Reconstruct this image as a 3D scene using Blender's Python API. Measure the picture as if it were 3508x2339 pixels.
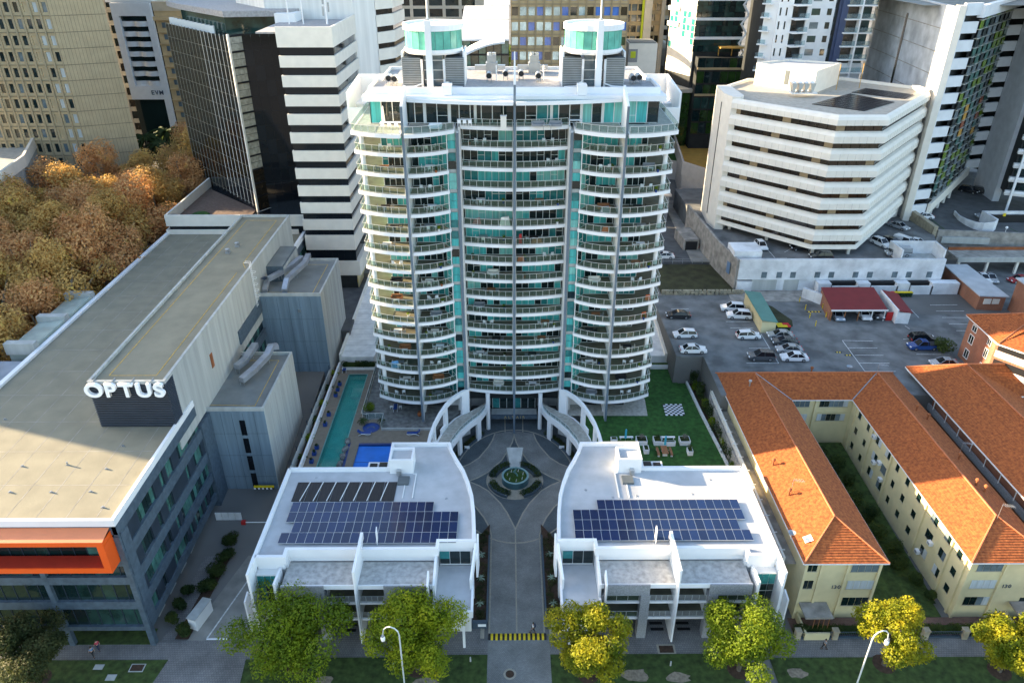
import bpy, math, random
from mathutils import Matrix, Vector
R = math.radians
rnd = random.Random(7)
for o in list(bpy.data.objects): bpy.data.objects.remove(o)
scene = bpy.context.scene
COL = scene.collection
# ------------------------------------------------------------ camera, light
H = 76.0; PITCH = 29.199; YAW = 0.315
cam_d = bpy.data.cameras.new('camera'); cam = bpy.data.objects.new('camera', cam_d); COL.objects.link(cam)
cam_d.sensor_width = 36; cam_d.lens = 2540.0 / 3508 * 36; cam_d.clip_start = 0.5; cam_d.clip_end = 6000
cam.location = (0, 0, H); cam.rotation_euler = (R(90 - PITCH), 0, R(-YAW))
scene.camera = cam
world = bpy.data.worlds.new('World'); scene.world = world; world.use_nodes = True
wn = world.node_tree.nodes; bg = wn['Background']
SUN_EL, SUN_AZ = 15.0, -72.0            # azimuth from +Y, clockwise
sky = wn.new('ShaderNodeTexSky'); sky.sky_type = 'NISHITA'; sky.sun_disc = False
sky.sun_elevation = R(SUN_EL); sky.sun_rotation = R(SUN_AZ % 360)
sky.air_density = 1.0; sky.dust_density = 1.2; sky.ozone_density = 1.0
world.node_tree.links.new(sky.outputs[0], bg.inputs[0]); bg.inputs[1].default_value = 0.11
sun_d = bpy.data.lights.new('sun', 'SUN'); sun_d.energy = 4.4; sun_d.angle = R(0.5); sun_d.color = (1, .78, .50)
sun = bpy.data.objects.new('sun', sun_d); COL.objects.link(sun)
sdir = Vector((math.sin(R(SUN_AZ)) * math.cos(R(SUN_EL)), math.cos(R(SUN_AZ)) * math.cos(R(SUN_EL)), math.sin(R(SUN_EL))))
sun.rotation_euler = sdir.to_track_quat('Z', 'Y').to_euler()
vs = scene.view_settings; vs.view_transform = 'Standard'; vs.look = 'None'; vs.exposure = 2.5; vs.gamma = 1; vs.use_curve_mapping = False
scene.render.engine = 'CYCLES'
scene.cycles.transparent_max_bounces = 16; scene.cycles.max_bounces = 6
# ------------------------------------------------------------ surveying helpers: a sight line met with a level or a depth
_th = R(PITCH); _c, _s = math.cos(_th), math.sin(_th); _yw = R(YAW); _cy, _sy = math.cos(_yw), math.sin(_yw)
def _ray(x, y):
 u = (x - 1754) / 2540; v = (y - 1169.5) / 2540
 d = (u, _c - v * _s, -_s - v * _c)
 return d[0] * _cy + d[1] * _sy, -d[0] * _sy + d[1] * _cy, d[2]
def at(x, y, z=0.0):
 d = _ray(x, y); t = (z - H) / d[2]; return d[0] * t, d[1] * t
def ay(x, y, Y):
 d = _ray(x, y); t = Y / d[1]; return d[0] * t, H + d[2] * t
# ------------------------------------------------------------ materials
M = {}
def mat(name, col, rough=.7, metal=0, var=.12, scale=.6, spec=.4, bump=0, bscale=8, streak=False, col2=None, detail=4, emit=None, stretch=None):
 m = bpy.data.materials.new(name); m.use_nodes = True; nt = m.node_tree; b = nt.nodes['Principled BSDF']
 b.inputs['Roughness'].default_value = rough; b.inputs['Metallic'].default_value = metal
 b.inputs['Specular IOR Level'].default_value = spec
 c1 = tuple(col) + (1,)
 if var > 0 or col2:
  g = nt.nodes.new('ShaderNodeNewGeometry'); n = nt.nodes.new('ShaderNodeTexNoise'); n.inputs['Scale'].default_value = scale; n.inputs['Detail'].default_value = detail
  src = g.outputs['Position']
  if streak or stretch:
   mp = nt.nodes.new('ShaderNodeMapping'); mp.inputs['Scale'].default_value = stretch or (1, 1, .06); nt.links.new(src, mp.inputs[0]); src = mp.outputs[0]
  nt.links.new(src, n.inputs['Vector'])
  r = nt.nodes.new('ShaderNodeValToRGB'); r.color_ramp.elements[0].position = .32; r.color_ramp.elements[1].position = .68
  r.color_ramp.elements[0].color = tuple(min(1, x * (1 - var)) for x in col) + (1,)
  r.color_ramp.elements[1].color = (tuple(col2) + (1,)) if col2 else tuple(min(1, x * (1 + var * .7)) for x in col) + (1,)
  nt.links.new(n.outputs['Fac'], r.inputs[0]); nt.links.new(r.outputs[0], b.inputs['Base Color'])
  m['ramp'] = 1
 else: b.inputs['Base Color'].default_value = c1
 if bump:
  n2 = nt.nodes.new('ShaderNodeTexNoise'); n2.inputs['Scale'].default_value = bscale; g2 = nt.nodes.new('ShaderNodeNewGeometry')
  nt.links.new(g2.outputs['Position'], n2.inputs['Vector'])
  bp = nt.nodes.new('ShaderNodeBump'); bp.inputs['Strength'].default_value = bump; bp.inputs['Distance'].default_value = .05
  nt.links.new(n2.outputs['Fac'], bp.inputs['Height']); nt.links.new(bp.outputs[0], b.inputs['Normal'])
 M[name] = m; return m
def brick_mat(name, c1, c2, mortar, sc, bw=.24, bh=.08, ms=.012, rough=.85, vertical=False):
 m = bpy.data.materials.new(name); m.use_nodes = True; nt = m.node_tree; b = nt.nodes['Principled BSDF']; b.inputs['Roughness'].default_value = rough
 g = nt.nodes.new('ShaderNodeNewGeometry'); t = nt.nodes.new('ShaderNodeTexBrick')
 src = g.outputs['Position']
 if vertical:
  s = nt.nodes.new('ShaderNodeSeparateXYZ'); nt.links.new(src, s.inputs[0]); a = nt.nodes.new('ShaderNodeMath'); nt.links.new(s.outputs[0], a.inputs[0]); nt.links.new(s.outputs[1], a.inputs[1])
  c = nt.nodes.new('ShaderNodeCombineXYZ'); nt.links.new(a.outputs[0], c.inputs[0]); nt.links.new(s.outputs[2], c.inputs[1]); src = c.outputs[0]
 nt.links.new(src, t.inputs[0]); t.inputs['Scale'].default_value = sc
 t.inputs['Color1'].default_value = tuple(c1) + (1,); t.inputs['Color2'].default_value = tuple(c2) + (1,); t.inputs['Mortar'].default_value = tuple(mortar) + (1,)
 t.inputs['Brick Width'].default_value = bw; t.inputs['Row Height'].default_value = bh; t.inputs['Mortar Size'].default_value = ms
 n = nt.nodes.new('ShaderNodeTexNoise'); n.inputs['Scale'].default_value = .35; n.inputs['Detail'].default_value = 5; nt.links.new(g.outputs['Position'], n.inputs['Vector'])
 mr = nt.nodes.new('ShaderNodeMapRange'); mr.inputs[1].default_value = .3; mr.inputs[2].default_value = .7; mr.inputs[3].default_value = .75; mr.inputs[4].default_value = 1.2; nt.links.new(n.outputs['Fac'], mr.inputs[0])
 mx = nt.nodes.new('ShaderNodeVectorMath'); mx.operation = 'SCALE'; nt.links.new(t.outputs[0], mx.inputs[0]); nt.links.new(mr.outputs[0], mx.inputs['Scale'])
 nt.links.new(mx.outputs[0], b.inputs['Base Color']); M[name] = m; return m
def glass_mat(name, tint, body, k, rough=.05):
 m = bpy.data.materials.new(name); m.use_nodes = True; nt = m.node_tree; b = nt.nodes['Principled BSDF']
 b.inputs['Base Color'].default_value = tuple(body) + (1,); b.inputs['Roughness'].default_value = rough
 tr = nt.nodes.new('ShaderNodeBsdfTransparent'); tr.inputs[0].default_value = tuple(tint) + (1,)
 mx = nt.nodes.new('ShaderNodeMixShader'); mx.inputs[0].default_value = k
 nt.links.new(tr.outputs[0], mx.inputs[1]); nt.links.new(b.outputs[0], mx.inputs[2]); nt.links.new(mx.outputs[0], nt.nodes['Material Output'].inputs[0])
 M[name] = m; return m
def leaf_mat(name, ca, cb, cc=None):
 m = bpy.data.materials.new(name); m.use_nodes = True; nt = m.node_tree; b = nt.nodes['Principled BSDF']; b.inputs['Roughness'].default_value = .6; b.inputs['Specular IOR Level'].default_value = .2
 g = nt.nodes.new('ShaderNodeNewGeometry'); n = nt.nodes.new('ShaderNodeTexNoise'); n.inputs['Scale'].default_value = .45; n.inputs['Detail'].default_value = 2.5; nt.links.new(g.outputs['Position'], n.inputs['Vector'])
 r = nt.nodes.new('ShaderNodeValToRGB'); e = r.color_ramp.elements; e[0].position = .35; e[1].position = .62; e[0].color = tuple(ca) + (1,); e[1].color = tuple(cb) + (1,)
 if cc: x = e.new(.74); x.color = tuple(cc) + (1,)
 nt.links.new(n.outputs['Fac'], r.inputs[0]); nt.links.new(r.outputs[0], b.inputs['Base Color'])
 t = nt.nodes.new('ShaderNodeBsdfTranslucent'); nt.links.new(r.outputs[0], t.inputs[0]); mx = nt.nodes.new('ShaderNodeMixShader'); mx.inputs[0].default_value = .4
 nt.links.new(b.outputs[0], mx.inputs[1]); nt.links.new(t.outputs[0], mx.inputs[2]); nt.links.new(mx.outputs[0], nt.nodes['Material Output'].inputs[0])
 M[name] = m; return m
mat('white', (.78, .78, .78), .6, var=.05, scale=.3)
mat('white_old', (.70, .69, .66), .75, var=.14, scale=.8, streak=True)
mat('cream_white', (.74, .70, .62), .7, var=.06)
mat('concrete', (.36, .37, .36), .85, var=.15, scale=1.2, streak=True, bump=.2)
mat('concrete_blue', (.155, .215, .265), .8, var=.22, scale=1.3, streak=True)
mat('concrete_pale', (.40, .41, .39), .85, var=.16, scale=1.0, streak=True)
mat('concrete_rough', (.30, .28, .25), .9, var=.35, scale=.7, bump=.3)
mat('office_concrete', (.55, .57, .60), .85, var=.1, scale=.5)
mat('roof_grey', (.19, .20, .19), .9, var=.16, scale=.35, bump=.2)
mat('roof_beige', (.235, .215, .155), .9, var=.12, scale=.4, bump=.2, bscale=3, detail=8)
mat('roof_white', (.44, .45, .46), .85, var=.12, scale=.5, bump=.15, detail=8)
mat('roof_stained', (.42, .41, .39), .9, var=.28, scale=1.6, bump=.2, detail=14)
mat('gravel_roof', (.34, .33, .33), .95, var=.2, scale=2.5, bump=.4)
mat('slate_blue', (.06, .085, .11), .35, var=.1)
mat('mat_black', (.02, .018, .02), .5, var=.5, scale=2, stretch=(6, .3, 1))
mat('cladding_grey', (.27, .275, .285), .7, var=.25, scale=6, detail=10)
mat('blade_slate', (.13, .17, .21), .4, var=.1)
mat('solar_dark', (.02, .017, .02), .25, var=.15)
mat('orange_shaded', (.40, .03, .012), .6, var=.1)
mat('metal_duct', (.40, .42, .46), .35, metal=.6, var=.2)
mat('rooflight_glass', (.36, .42, .38), .2, var=.15)
mat('awning_grey', (.30, .33, .37), .5, var=.1)
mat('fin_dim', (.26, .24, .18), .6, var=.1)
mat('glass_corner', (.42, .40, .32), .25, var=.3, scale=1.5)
mat('brown_paving', (.16, .11, .085), .9, var=.25, scale=2)
mat('roof_oct', (.40, .37, .31), .9, var=.15, scale=1)
mat('sandy_concrete', (.36, .31, .22), .9, var=.3, scale=1, bump=.3)
mat('office_white', (.66, .68, .70), .7, var=.06)
mat('sandstone_pale', (.60, .47, .32), .85, var=.1)
mat('glass_mirror', (.35, .50, .62), .1, metal=.6, var=.3, scale=.5)
mat('lime', (.5, .55, .02), .6, var=.05)
mat('deep_blue', (.05, .07, .14), .6, var=.1)
mat('wing_concrete', (.46, .48, .50), .85, var=.3, scale=.3, detail=12)
mat('glass_louvre_green', (.15, .24, .02), .12, var=.4, scale=1)
mat('glass_rust', (.30, .08, .03), .2, var=.2)
mat('hood_metal', (.55, .56, .5), .4, metal=.3, var=0)
mat('pinkish_wall', (.50, .43, .37), .85, var=.1)
mat('ochre', (.50, .27, .05), .85, var=.15)
mat('pale_leaf', (.25, .32, .24), .7, var=.2)
mat('basin_stone', (.05, .12, .14), .4, var=.2)
mat('rim_teal', (.20, .32, .32), .4, var=.1)
mat('fountain_water', (.035, .07, .015), .08, var=.5, scale=3)
mat('verdigris', (.10, .22, .20), .5, var=.4, scale=6)
mat('twig_grey', (.16, .14, .11), .9, var=.2)
mat('orange_cloth', (.6, .12, .03), .8, var=.1)
mat('pink_cloth', (.45, .2, .18), .8, var=.1)
mat('towel_blue', (.15, .35, .6), .8, var=.3, scale=3)
mat('sand_patch', (.26, .21, .15), .95, var=.3, scale=3)
mat('white_lamp', (.62, .66, .64), .4, metal=.2, var=0)
mat('steel_dark', (.035, .05, .07), .4, metal=.3, var=.15)
mat('cladding_slate', (.075, .105, .135), .45, var=.25, scale=2)
mat('louvre_dark', (.10, .115, .12), .6, var=.1)
mat('louvre_blue', (.055, .07, .095), .45, metal=.3, var=.1)
mat('metal', (.5, .51, .52), .35, metal=.8, var=.08)
mat('metal_grey', (.34, .36, .38), .4, metal=.5, var=.15)
mat('rail', (.62, .63, .62), .4, metal=.4, var=0)
mat('black', (.012, .012, .014), .5, var=0)
mat('rubber', (.02, .02, .022), .8, var=0)
mat('dark_room', (.018, .022, .024), .7, var=.4, scale=.5)
mat('glass_dark', (.008, .020, .021), .06, var=.3, scale=.2, spec=.8)
mat('glass_black', (.006, .008, .011), .06, var=0, spec=.4)
mat('glass_black2', (.009, .012, .016), .08, var=0, spec=.4)
mat('glass_office', (.02, .05, .045), .08, var=.6, scale=.35, spec=.7)
mat('glass_office_light', (.06, .16, .135), .1, var=.4, scale=.7, spec=.7)
mat('glass_teal', (.03, .20, .20), .12, var=.25, scale=1.5, spec=.6)
mat('curtain_teal', (.08, .46, .44), .35, var=.3, scale=3, streak=True)
mat('curtain_pale', (.22, .56, .50), .4, var=.25, scale=3, streak=True)
mat('curtain_white', (.5, .53, .53), .6, var=.15, scale=3, streak=True)
mat('drum_glass', (.12, .42, .33), .15, var=.2, scale=1)
mat('glass_blue', (.05, .17, .55), .08, var=.25, scale=.5, spec=.8)
mat('glass_green', (.02, .05, .012), .08, var=.4, scale=.5, spec=.8)
mat('glass_brown', (.03, .022, .014), .1, var=.4, scale=.5, spec=.7)
mat('glass_greyblue', (.14, .18, .20), .1, var=.3, scale=.8, spec=.7)
mat('beige_panel', (.46, .365, .225), .8, var=.07)
mat('beige_joint', (.20, .17, .11), .8, var=.1)
mat('beige_frame', (.38, .31, .20), .8, var=.08)
mat('cream_grid', (.62, .55, .44), .8, var=.08)
mat('brown_grid', (.42, .31, .17), .8, var=.12)
mat('brown_band', (.30, .23, .14), .8, var=.12)
mat('cream_wall', (.64, .55, .32), .85, var=.07, scale=.7)
mat('sandstone', (.60, .42, .22), .85, var=.12)
mat('frame_white', (.72, .72, .70), .5, var=0)
mat('sill', (.45, .40, .28), .8, var=.1)
mat('orange', (.80, .10, .008), .35, var=.06, scale=.3)
mat('orange_top', (.72, .22, .09), .5, var=.05)
mat('tile', (.40, .10, .026), .85, var=.42, scale=2.6, detail=14, bump=.5, bscale=14, col2=(.47, .135, .034))
mat('tile_ridge', (.42, .14, .06), .85, var=.2, scale=4)
mat('tile_red', (.17, .018, .02), .7, var=.1)
mat('green_roof', (.10, .22, .18), .7, var=.1)
mat('asphalt', (.155, .158, .155), .92, var=.42, scale=.33, detail=12, bump=.3, bscale=10)
mat('asphalt_new', (.095, .098, .10), .9, var=.25, scale=.5, detail=8, bump=.3)
mat('drive', (.25, .24, .215), .9, var=.25, scale=.5, detail=8)
mat('line_white', (.6, .6, .58), .8, var=.3, scale=3)
mat('line_yellow', (.62, .38, .04), .7, var=.3, scale=3)
mat('earth', (.11, .10, .08), .95, var=.3, scale=.3, bump=.4)
mat('city_ground', (.16, .155, .145), .95, var=.3, scale=.05)
mat('grass', (.045, .075, .016), .95, var=.5, scale=1.3, detail=10, bump=.6, bscale=20)
mat('turf', (.03, .095, .016), .95, var=.4, scale=1.4, detail=8, bump=.4, bscale=25)
mat('dry_lawn', (.045, .045, .018), .95, var=.4, scale=.5, detail=10, bump=.5, bscale=15)
mat('mulch', (.06, .035, .022), .95, var=.3, scale=3, bump=.5)
mat('soil_red', (.12, .035, .022), .95, var=.3, scale=1)
mat('travertine', (.42, .40, .35), .7, var=.25, scale=1.8, detail=10, bump=.1)
mat('stone_tile', (.17, .17, .16), .6, var=.45, scale=1.3, detail=10)
mat('balcony_tile', (.145, .135, .095), .6, var=.2, scale=.8, detail=8)
mat('pool_deck', (.20, .165, .125), .8, var=.12, scale=1.5, detail=8)
mat('pool_tile', (.10, .30, .28), .4, var=.2)
mat('pool_blue_tile', (.01, .04, .16), .3, var=.2)
mat('plastic_blue', (.012, .05, .22), .5, var=.05)
mat('cover_blue', (.015, .17, .62), .55, var=.12, scale=.6, streak=False)
mat('panel_frame', (.62, .62, .60), .4, metal=.3, var=0)
mat('bin_green', (.02, .05, .02), .5, var=0)
mat('bin_yellow', (.7, .5, .01), .5, var=0)
mat('bin_red', (.5, .02, .02), .5, var=0)
mat('red', (.45, .02, .02), .5, var=0)
mat('rust', (.28, .09, .03), .8, var=.3)
mat('terracotta', (.38, .12, .04), .8, var=.15)
mat('timber', (.28, .12, .05), .6, var=.2, scale=4)
mat('timber_yellow', (.50, .28, .06), .6, var=.2)
mat('bark', (.10, .085, .065), .95, var=.3, scale=3, bump=.6)
mat('bark_pale', (.28, .25, .19), .9, var=.3, scale=2, bump=.4)
mat('skin', (.45, .27, .19), .6, var=0)
mat('hair', (.02, .014, .01), .7, var=0)
mat('cloth_white', (.7, .7, .7), .8, var=.05); mat('cloth_navy', (.02, .03, .07), .8, var=.05); mat('cloth_red', (.4, .04, .07), .8, var=.05)
mat('cloth_blue', (.12, .2, .32), .8, var=.05); mat('cloth_black', (.02, .02, .022), .8, var=.05); mat('cloth_grey', (.25, .26, .28), .8, var=.05)
mat('umbrella_teal', (.05, .38, .5), .7, var=.1)
mat('netting', (.03, .32, .30), .8, var=.25, scale=2)
mat('pale_blue_letter', (.05, .07, .11), .4, var=0)
mat('letter_white', (.88, .88, .88), .4, var=0)
mat('gold', (.55, .42, .2), .4, metal=.6, var=0)
brick_mat('paver_dark', (.085, .105, .115), (.11, .13, .14), (.04, .05, .055), 1, .23, .115, .012)
brick_mat('paver_grey', (.22, .22, .205), (.27, .27, .255), (.07, .07, .068), 1, .23, .115, .012)
brick_mat('paver_path', (.21, .20, .19), (.17, .165, .16), (.07, .068, .065), 1, .3, .3, .015)
brick_mat('paver_red', (.16, .085, .06), (.20, .12, .09), (.09, .06, .05), 1, .23, .115, .012)
brick_mat('brick_wall', (.28, .085, .04), (.35, .12, .055), (.22, .16, .12), 1, .24, .086, .012, vertical=True)
brick_mat('limestone', (.30, .27, .19), (.38, .34, .25), (.12, .10, .07), 1, .6, .3, .04, vertical=True)
brick_mat('block_white', (.66, .67, .68), (.70, .71, .72), (.56, .57, .58), 1, .4, .2, .012, vertical=True)
mat('border_stone', (.33, .30, .24), .85, var=.15, scale=3)
glass_mat('rail_glass', (.88, .95, .92), (.12, .16, .12), .16)
glass_mat('clear_glass', (.85, .93, .93), (.3, .36, .38), .22)
glass_mat('water_teal', (.55, .95, .90), (.05, .36, .32), .45, rough=.03)
glass_mat('water_blue', (.1, .4, .7), (.01, .10, .25), .6, rough=.03)
def solar():
 m = bpy.data.materials.new('solar'); m.use_nodes = True; nt = m.node_tree; b = nt.nodes['Principled BSDF']; b.inputs['Roughness'].default_value = .12
 t = nt.nodes.new('ShaderNodeTexBrick'); g = nt.nodes.new('ShaderNodeTexCoord'); nt.links.new(g.outputs['Object'], t.inputs[0]); t.offset = 0
 t.inputs['Scale'].default_value = 1; t.inputs['Brick Width'].default_value = .165; t.inputs['Row Height'].default_value = .165; t.inputs['Mortar Size'].default_value = .006
 oi = nt.nodes.new('ShaderNodeObjectInfo'); r = nt.nodes.new('ShaderNodeValToRGB'); r.color_ramp.elements[0].color = (.006, .014, .05, 1); r.color_ramp.elements[1].color = (.008, .024, .09, 1)
 nt.links.new(oi.outputs['Random'], r.inputs[0]); nt.links.new(r.outputs[0], t.inputs['Color1']); nt.links.new(r.outputs[0], t.inputs['Color2']); t.inputs['Mortar'].default_value = (.03, .04, .07, 1)
 nt.links.new(t.outputs[0], b.inputs['Base Color']); M['solar'] = m
solar()
leaf_mat('leaf_green', (.085, .14, .008), (.19, .25, .010), (.26, .31, .012))
leaf_mat('leaf_mid', (.11, .17, .007), (.27, .31, .010), (.42, .38, .015))
leaf_mat('leaf_yellow', (.10, .14, .006), (.32, .30, .012), (.48, .38, .02))
leaf_mat('leaf_olive', (.035, .05, .016), (.085, .09, .03))
leaf_mat('leaf_dark', (.03, .055, .014), (.07, .10, .02))
leaf_mat('leaf_hedge', (.022, .045, .012), (.06, .085, .018))
leaf_mat('leaf_autumn', (.50, .25, .10), (.72, .41, .17), (.74, .50, .16))
leaf_mat('leaf_autumn_b', (.42, .27, .09), (.68, .42, .13), (.68, .52, .12))
leaf_mat('leaf_palm', (.03, .055, .016), (.07, .10, .03))
leaf_mat('leaf_gold', (.22, .12, .010), (.42, .26, .03))
# ------------------------------------------------------------ object helpers
WM = {}; KD = {}
def link(o, parent=None, m=None):
 COL.objects.link(o)
 m = m or Matrix()
 WM[o.name] = m
 if parent is not None:
  KD.setdefault(parent.name, []).append(o); o.parent = parent; o.matrix_basis = WM[parent.name].inverted() @ m
 else: o.matrix_basis = m
 return o
def tag(o, label=None, cat=None, group=None, kind=None):
 if label: o['label'] = label
 if cat: o['category'] = cat
 if group: o['group'] = group
 if kind: o['kind'] = kind
 return o
def TR(x, y, z, rz=0): return Matrix.Translation((x, y, z)) @ Matrix.Rotation(rz, 4, 'Z')
def thing(name, label, cat, loc=(0, 0, 0), rz=0, group=None):
 o = bpy.data.objects.new(name, None); o.empty_display_size = .5
 link(o, None, TR(*loc, rz)); return tag(o, label, cat, group)
class MB:
 def __init__(s): s.v = []; s.f = []
 def quad(s, *p):
  n = len(s.v); s.v += [tuple(q) for q in p]; s.f.append(tuple(range(n, n + len(p)))); return s
 def box(s, x0, x1, y0, y1, z0, z1):
  return s.prism([(x0, y0), (x1, y0), (x1, y1), (x0, y1)], z0, z1)
 def prism(s, poly, z0, z1):
  a = sum(poly[i][0] * poly[(i + 1) % len(poly)][1] - poly[(i + 1) % len(poly)][0] * poly[i][1] for i in range(len(poly)))
  if a < 0: poly = poly[::-1]
  n = len(poly); b = len(s.v); s.v += [(p[0], p[1], z0) for p in poly] + [(p[0], p[1], z1) for p in poly]
  s.f.append(tuple(b + i for i in reversed(range(n)))); s.f.append(tuple(b + n + i for i in range(n)))
  for i in range(n): j = (i + 1) % n; s.f.append((b + i, b + j, b + n + j, b + n + i))
  return s
 def fb(s, F, u0, u1, d0, d1, z0, z1):
  return s.prism([F.p(u0, d0), F.p(u1, d0), F.p(u1, d1), F.p(u0, d1)], z0, z1)
 def strip(s, pts, w, z0, z1, closed=False):       # wall along a line, half thickness w
  L, Rr = offset(pts, w, closed), offset(pts, -w, closed); n = len(pts)
  for i in range(n if closed else n - 1):
   j = (i + 1) % n; zz = lambda q, k: q[k] if isinstance(q, (list, tuple)) else q
   b = len(s.v)
   for (p, k) in ((L[i], i), (L[j], j), (Rr[j], j), (Rr[i], i)): s.v.append((p[0], p[1], zz(z0, k)))
   for (p, k) in ((L[i], i), (L[j], j), (Rr[j], j), (Rr[i], i)): s.v.append((p[0], p[1], zz(z1, k)))
   s.f += [(b + 3, b + 2, b + 1, b), (b + 4, b + 5, b + 6, b + 7), (b, b + 1, b + 5, b + 4), (b + 2, b + 3, b + 7, b + 6)]
   if not closed and i == 0: s.f.append((b + 3, b, b + 4, b + 7))
   if not closed and i == n - 2: s.f.append((b + 1, b + 2, b + 6, b + 5))
  return s
 def tube(s, pts, r, n=8, r1=None, cap=True):
  pts = [Vector(p) for p in pts]; b = len(s.v); m = len(pts)
  for i, p in enumerate(pts):
   d = (pts[min(i + 1, m - 1)] - pts[max(i - 1, 0)]).normalized()
   a = d.cross(Vector((0, 0, 1)));  a = a.normalized() if a.length > .05 else Vector((1, 0, 0)); c = d.cross(a)
   rr = r if r1 is None else r + (r1 - r) * i / (m - 1)
   for k in range(n):
    t = 2 * math.pi * k / n; s.v.append(tuple(p + a * (math.cos(t) * rr) + c * (math.sin(t) * rr)))
  for i in range(m - 1):
   for k in range(n):
    k2 = (k + 1) % n; s.f.append((b + i * n + k, b + i * n + k2, b + (i + 1) * n + k2, b + (i + 1) * n + k))
  if cap: s.f.append(tuple(b + k for k in reversed(range(n)))); s.f.append(tuple(b + (m - 1) * n + k for k in range(n)))
  return s
 def lathe(s, prof, cx, cy, n=24, a0=0, a1=2 * math.pi):
  b = len(s.v); full = a1 - a0 > 6.28; nn = n if full else n + 1
  for (r, z) in prof:
   for k in range(nn): t = a0 + (a1 - a0) * k / n; s.v.append((cx + r * math.cos(t), cy + r * math.sin(t), z))
  for i in range(len(prof) - 1):
   for k in range(n): k2 = (k + 1) % nn; s.f.append((b + i * nn + k, b + i * nn + k2, b + (i + 1) * nn + k2, b + (i + 1) * nn + k))
  return s
 def mesh(s, name, mt, inv=None, smooth=False):
  me = bpy.data.meshes.new(name); me.from_pydata(s.v, [], s.f)
  if inv is not None: me.transform(inv)
  if mt: me.materials.append(M[mt] if isinstance(mt, str) else mt)
  if smooth: me.polygons.foreach_set('use_smooth', [True] * len(me.polygons))
  me.update(); return me
 def build(s, name, mt, parent=None, label=None, cat=None, kind=None, group=None, smooth=False, base=None):
  if not s.v: return None
  if parent is not None: m = WM[parent.name]
  elif base is not None: m = TR(*base)
  else: m = Matrix()
  o = bpy.data.objects.new(name, s.mesh(name, mt, m.inverted(), smooth)); link(o, parent, m.copy()); tag(o, label, cat, group, kind); return o
def offset(pts, w, closed=False):
 out = []; n = len(pts)
 for i, p in enumerate(pts):
  a = pts[(i - 1) % n] if (closed or i > 0) else p; b = pts[(i + 1) % n] if (closed or i < n - 1) else p
  d1 = Vector((p[0] - a[0], p[1] - a[1])); d2 = Vector((b[0] - p[0], b[1] - p[1]))
  if d1.length < 1e-6: d1 = d2
  if d2.length < 1e-6: d2 = d1
  d1.normalize(); d2.normalize(); n1 = Vector((-d1.y, d1.x)); n2 = Vector((-d2.y, d2.x)); m = (n1 + n2); m.normalize()
  k = w / max(.35, m.dot(n1)); out.append((p[0] + m.x * k, p[1] + m.y * k))
 return out
class Fr:                                              # a wall line: u along, d outward to its right hand
 def __init__(s, a, b):
  s.a = Vector(a[:2]); d = Vector(b[:2]) - s.a; s.L = d.length; s.u = d.normalized(); s.n = Vector((s.u.y, -s.u.x)); s.rz = math.atan2(s.u.y, s.u.x)
 def p(s, u, d=0): q = s.a + s.u * u + s.n * d; return (q.x, q.y)
_bm = {}
def box_mesh(sx, sy, sz, mt, name):
 k = (round(sx, 2), round(sy, 3), round(sz, 2), mt)
 if k not in _bm: _bm[k] = MB().box(-k[0] / 2, k[0] / 2, -k[1] / 2, k[1] / 2, -k[2] / 2, k[2] / 2).mesh(name, mt)
 return _bm[k]
def piece(name, mt, parent, F, u0, u1, d0, d1, z0, z1, label=None):
 me = box_mesh(u1 - u0, abs(d1 - d0), z1 - z0, mt, name); o = bpy.data.objects.new(name, me)
 x, y = F.p((u0 + u1) / 2, (d0 + d1) / 2); link(o, parent, TR(x, y, (z0 + z1) / 2, F.rz)); tag(o, label); return o
def bpiece(name, mt, parent, x0, x1, y0, y1, z0, z1, label=None):
 return piece(name, mt, parent, Fr((x0, 0), (x1, 0)), 0, x1 - x0, -y0, -y1, z0, z1, label)
class Pieces:                                          # alike pieces: the ones nearest the camera singly, the rest joined
 def __init__(s, name, mt, parent, limit=300): s.n, s.m, s.p, s.l, s.q = name, mt, parent, limit, []
 def add(s, F, u0, u1, d0, d1, z0, z1, mt=None):
  x, y = F.p((u0 + u1) / 2, d0); s.q.append((x * x + y * y + (H - z0) ** 2, F, u0, u1, d0, d1, z0, z1, mt or s.m))
 def flush(s, parent=None):
  s.q.sort(key=lambda t: t[0]); p = parent or s.p
  for t in s.q[:s.l]: piece(s.n, t[8], p, *t[1:8])
  rest = {}
  for t in s.q[s.l:]: rest.setdefault(t[8], MB()).fb(t[1], t[2], t[3], t[4], t[5], t[6], t[7])
  for k, mb in rest.items(): mb.build(s.n + 's_beyond', k, p, kind='stuff')
def clone(o, m, label=None, parent=None):
 c = o.copy(); base = WM[o.name]; COL.objects.link(c); WM[c.name] = m
 if parent is not None: KD.setdefault(parent.name, []).append(c); c.parent = parent; c.matrix_basis = WM[parent.name].inverted() @ m
 else: c.matrix_basis = m
 for ch in KIDS(o): clone(ch, m @ base.inverted() @ WM[ch.name], None, c)
 if label: c['label'] = label
 return c
def KIDS(o): return list(KD.get(o.name, []))
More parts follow.
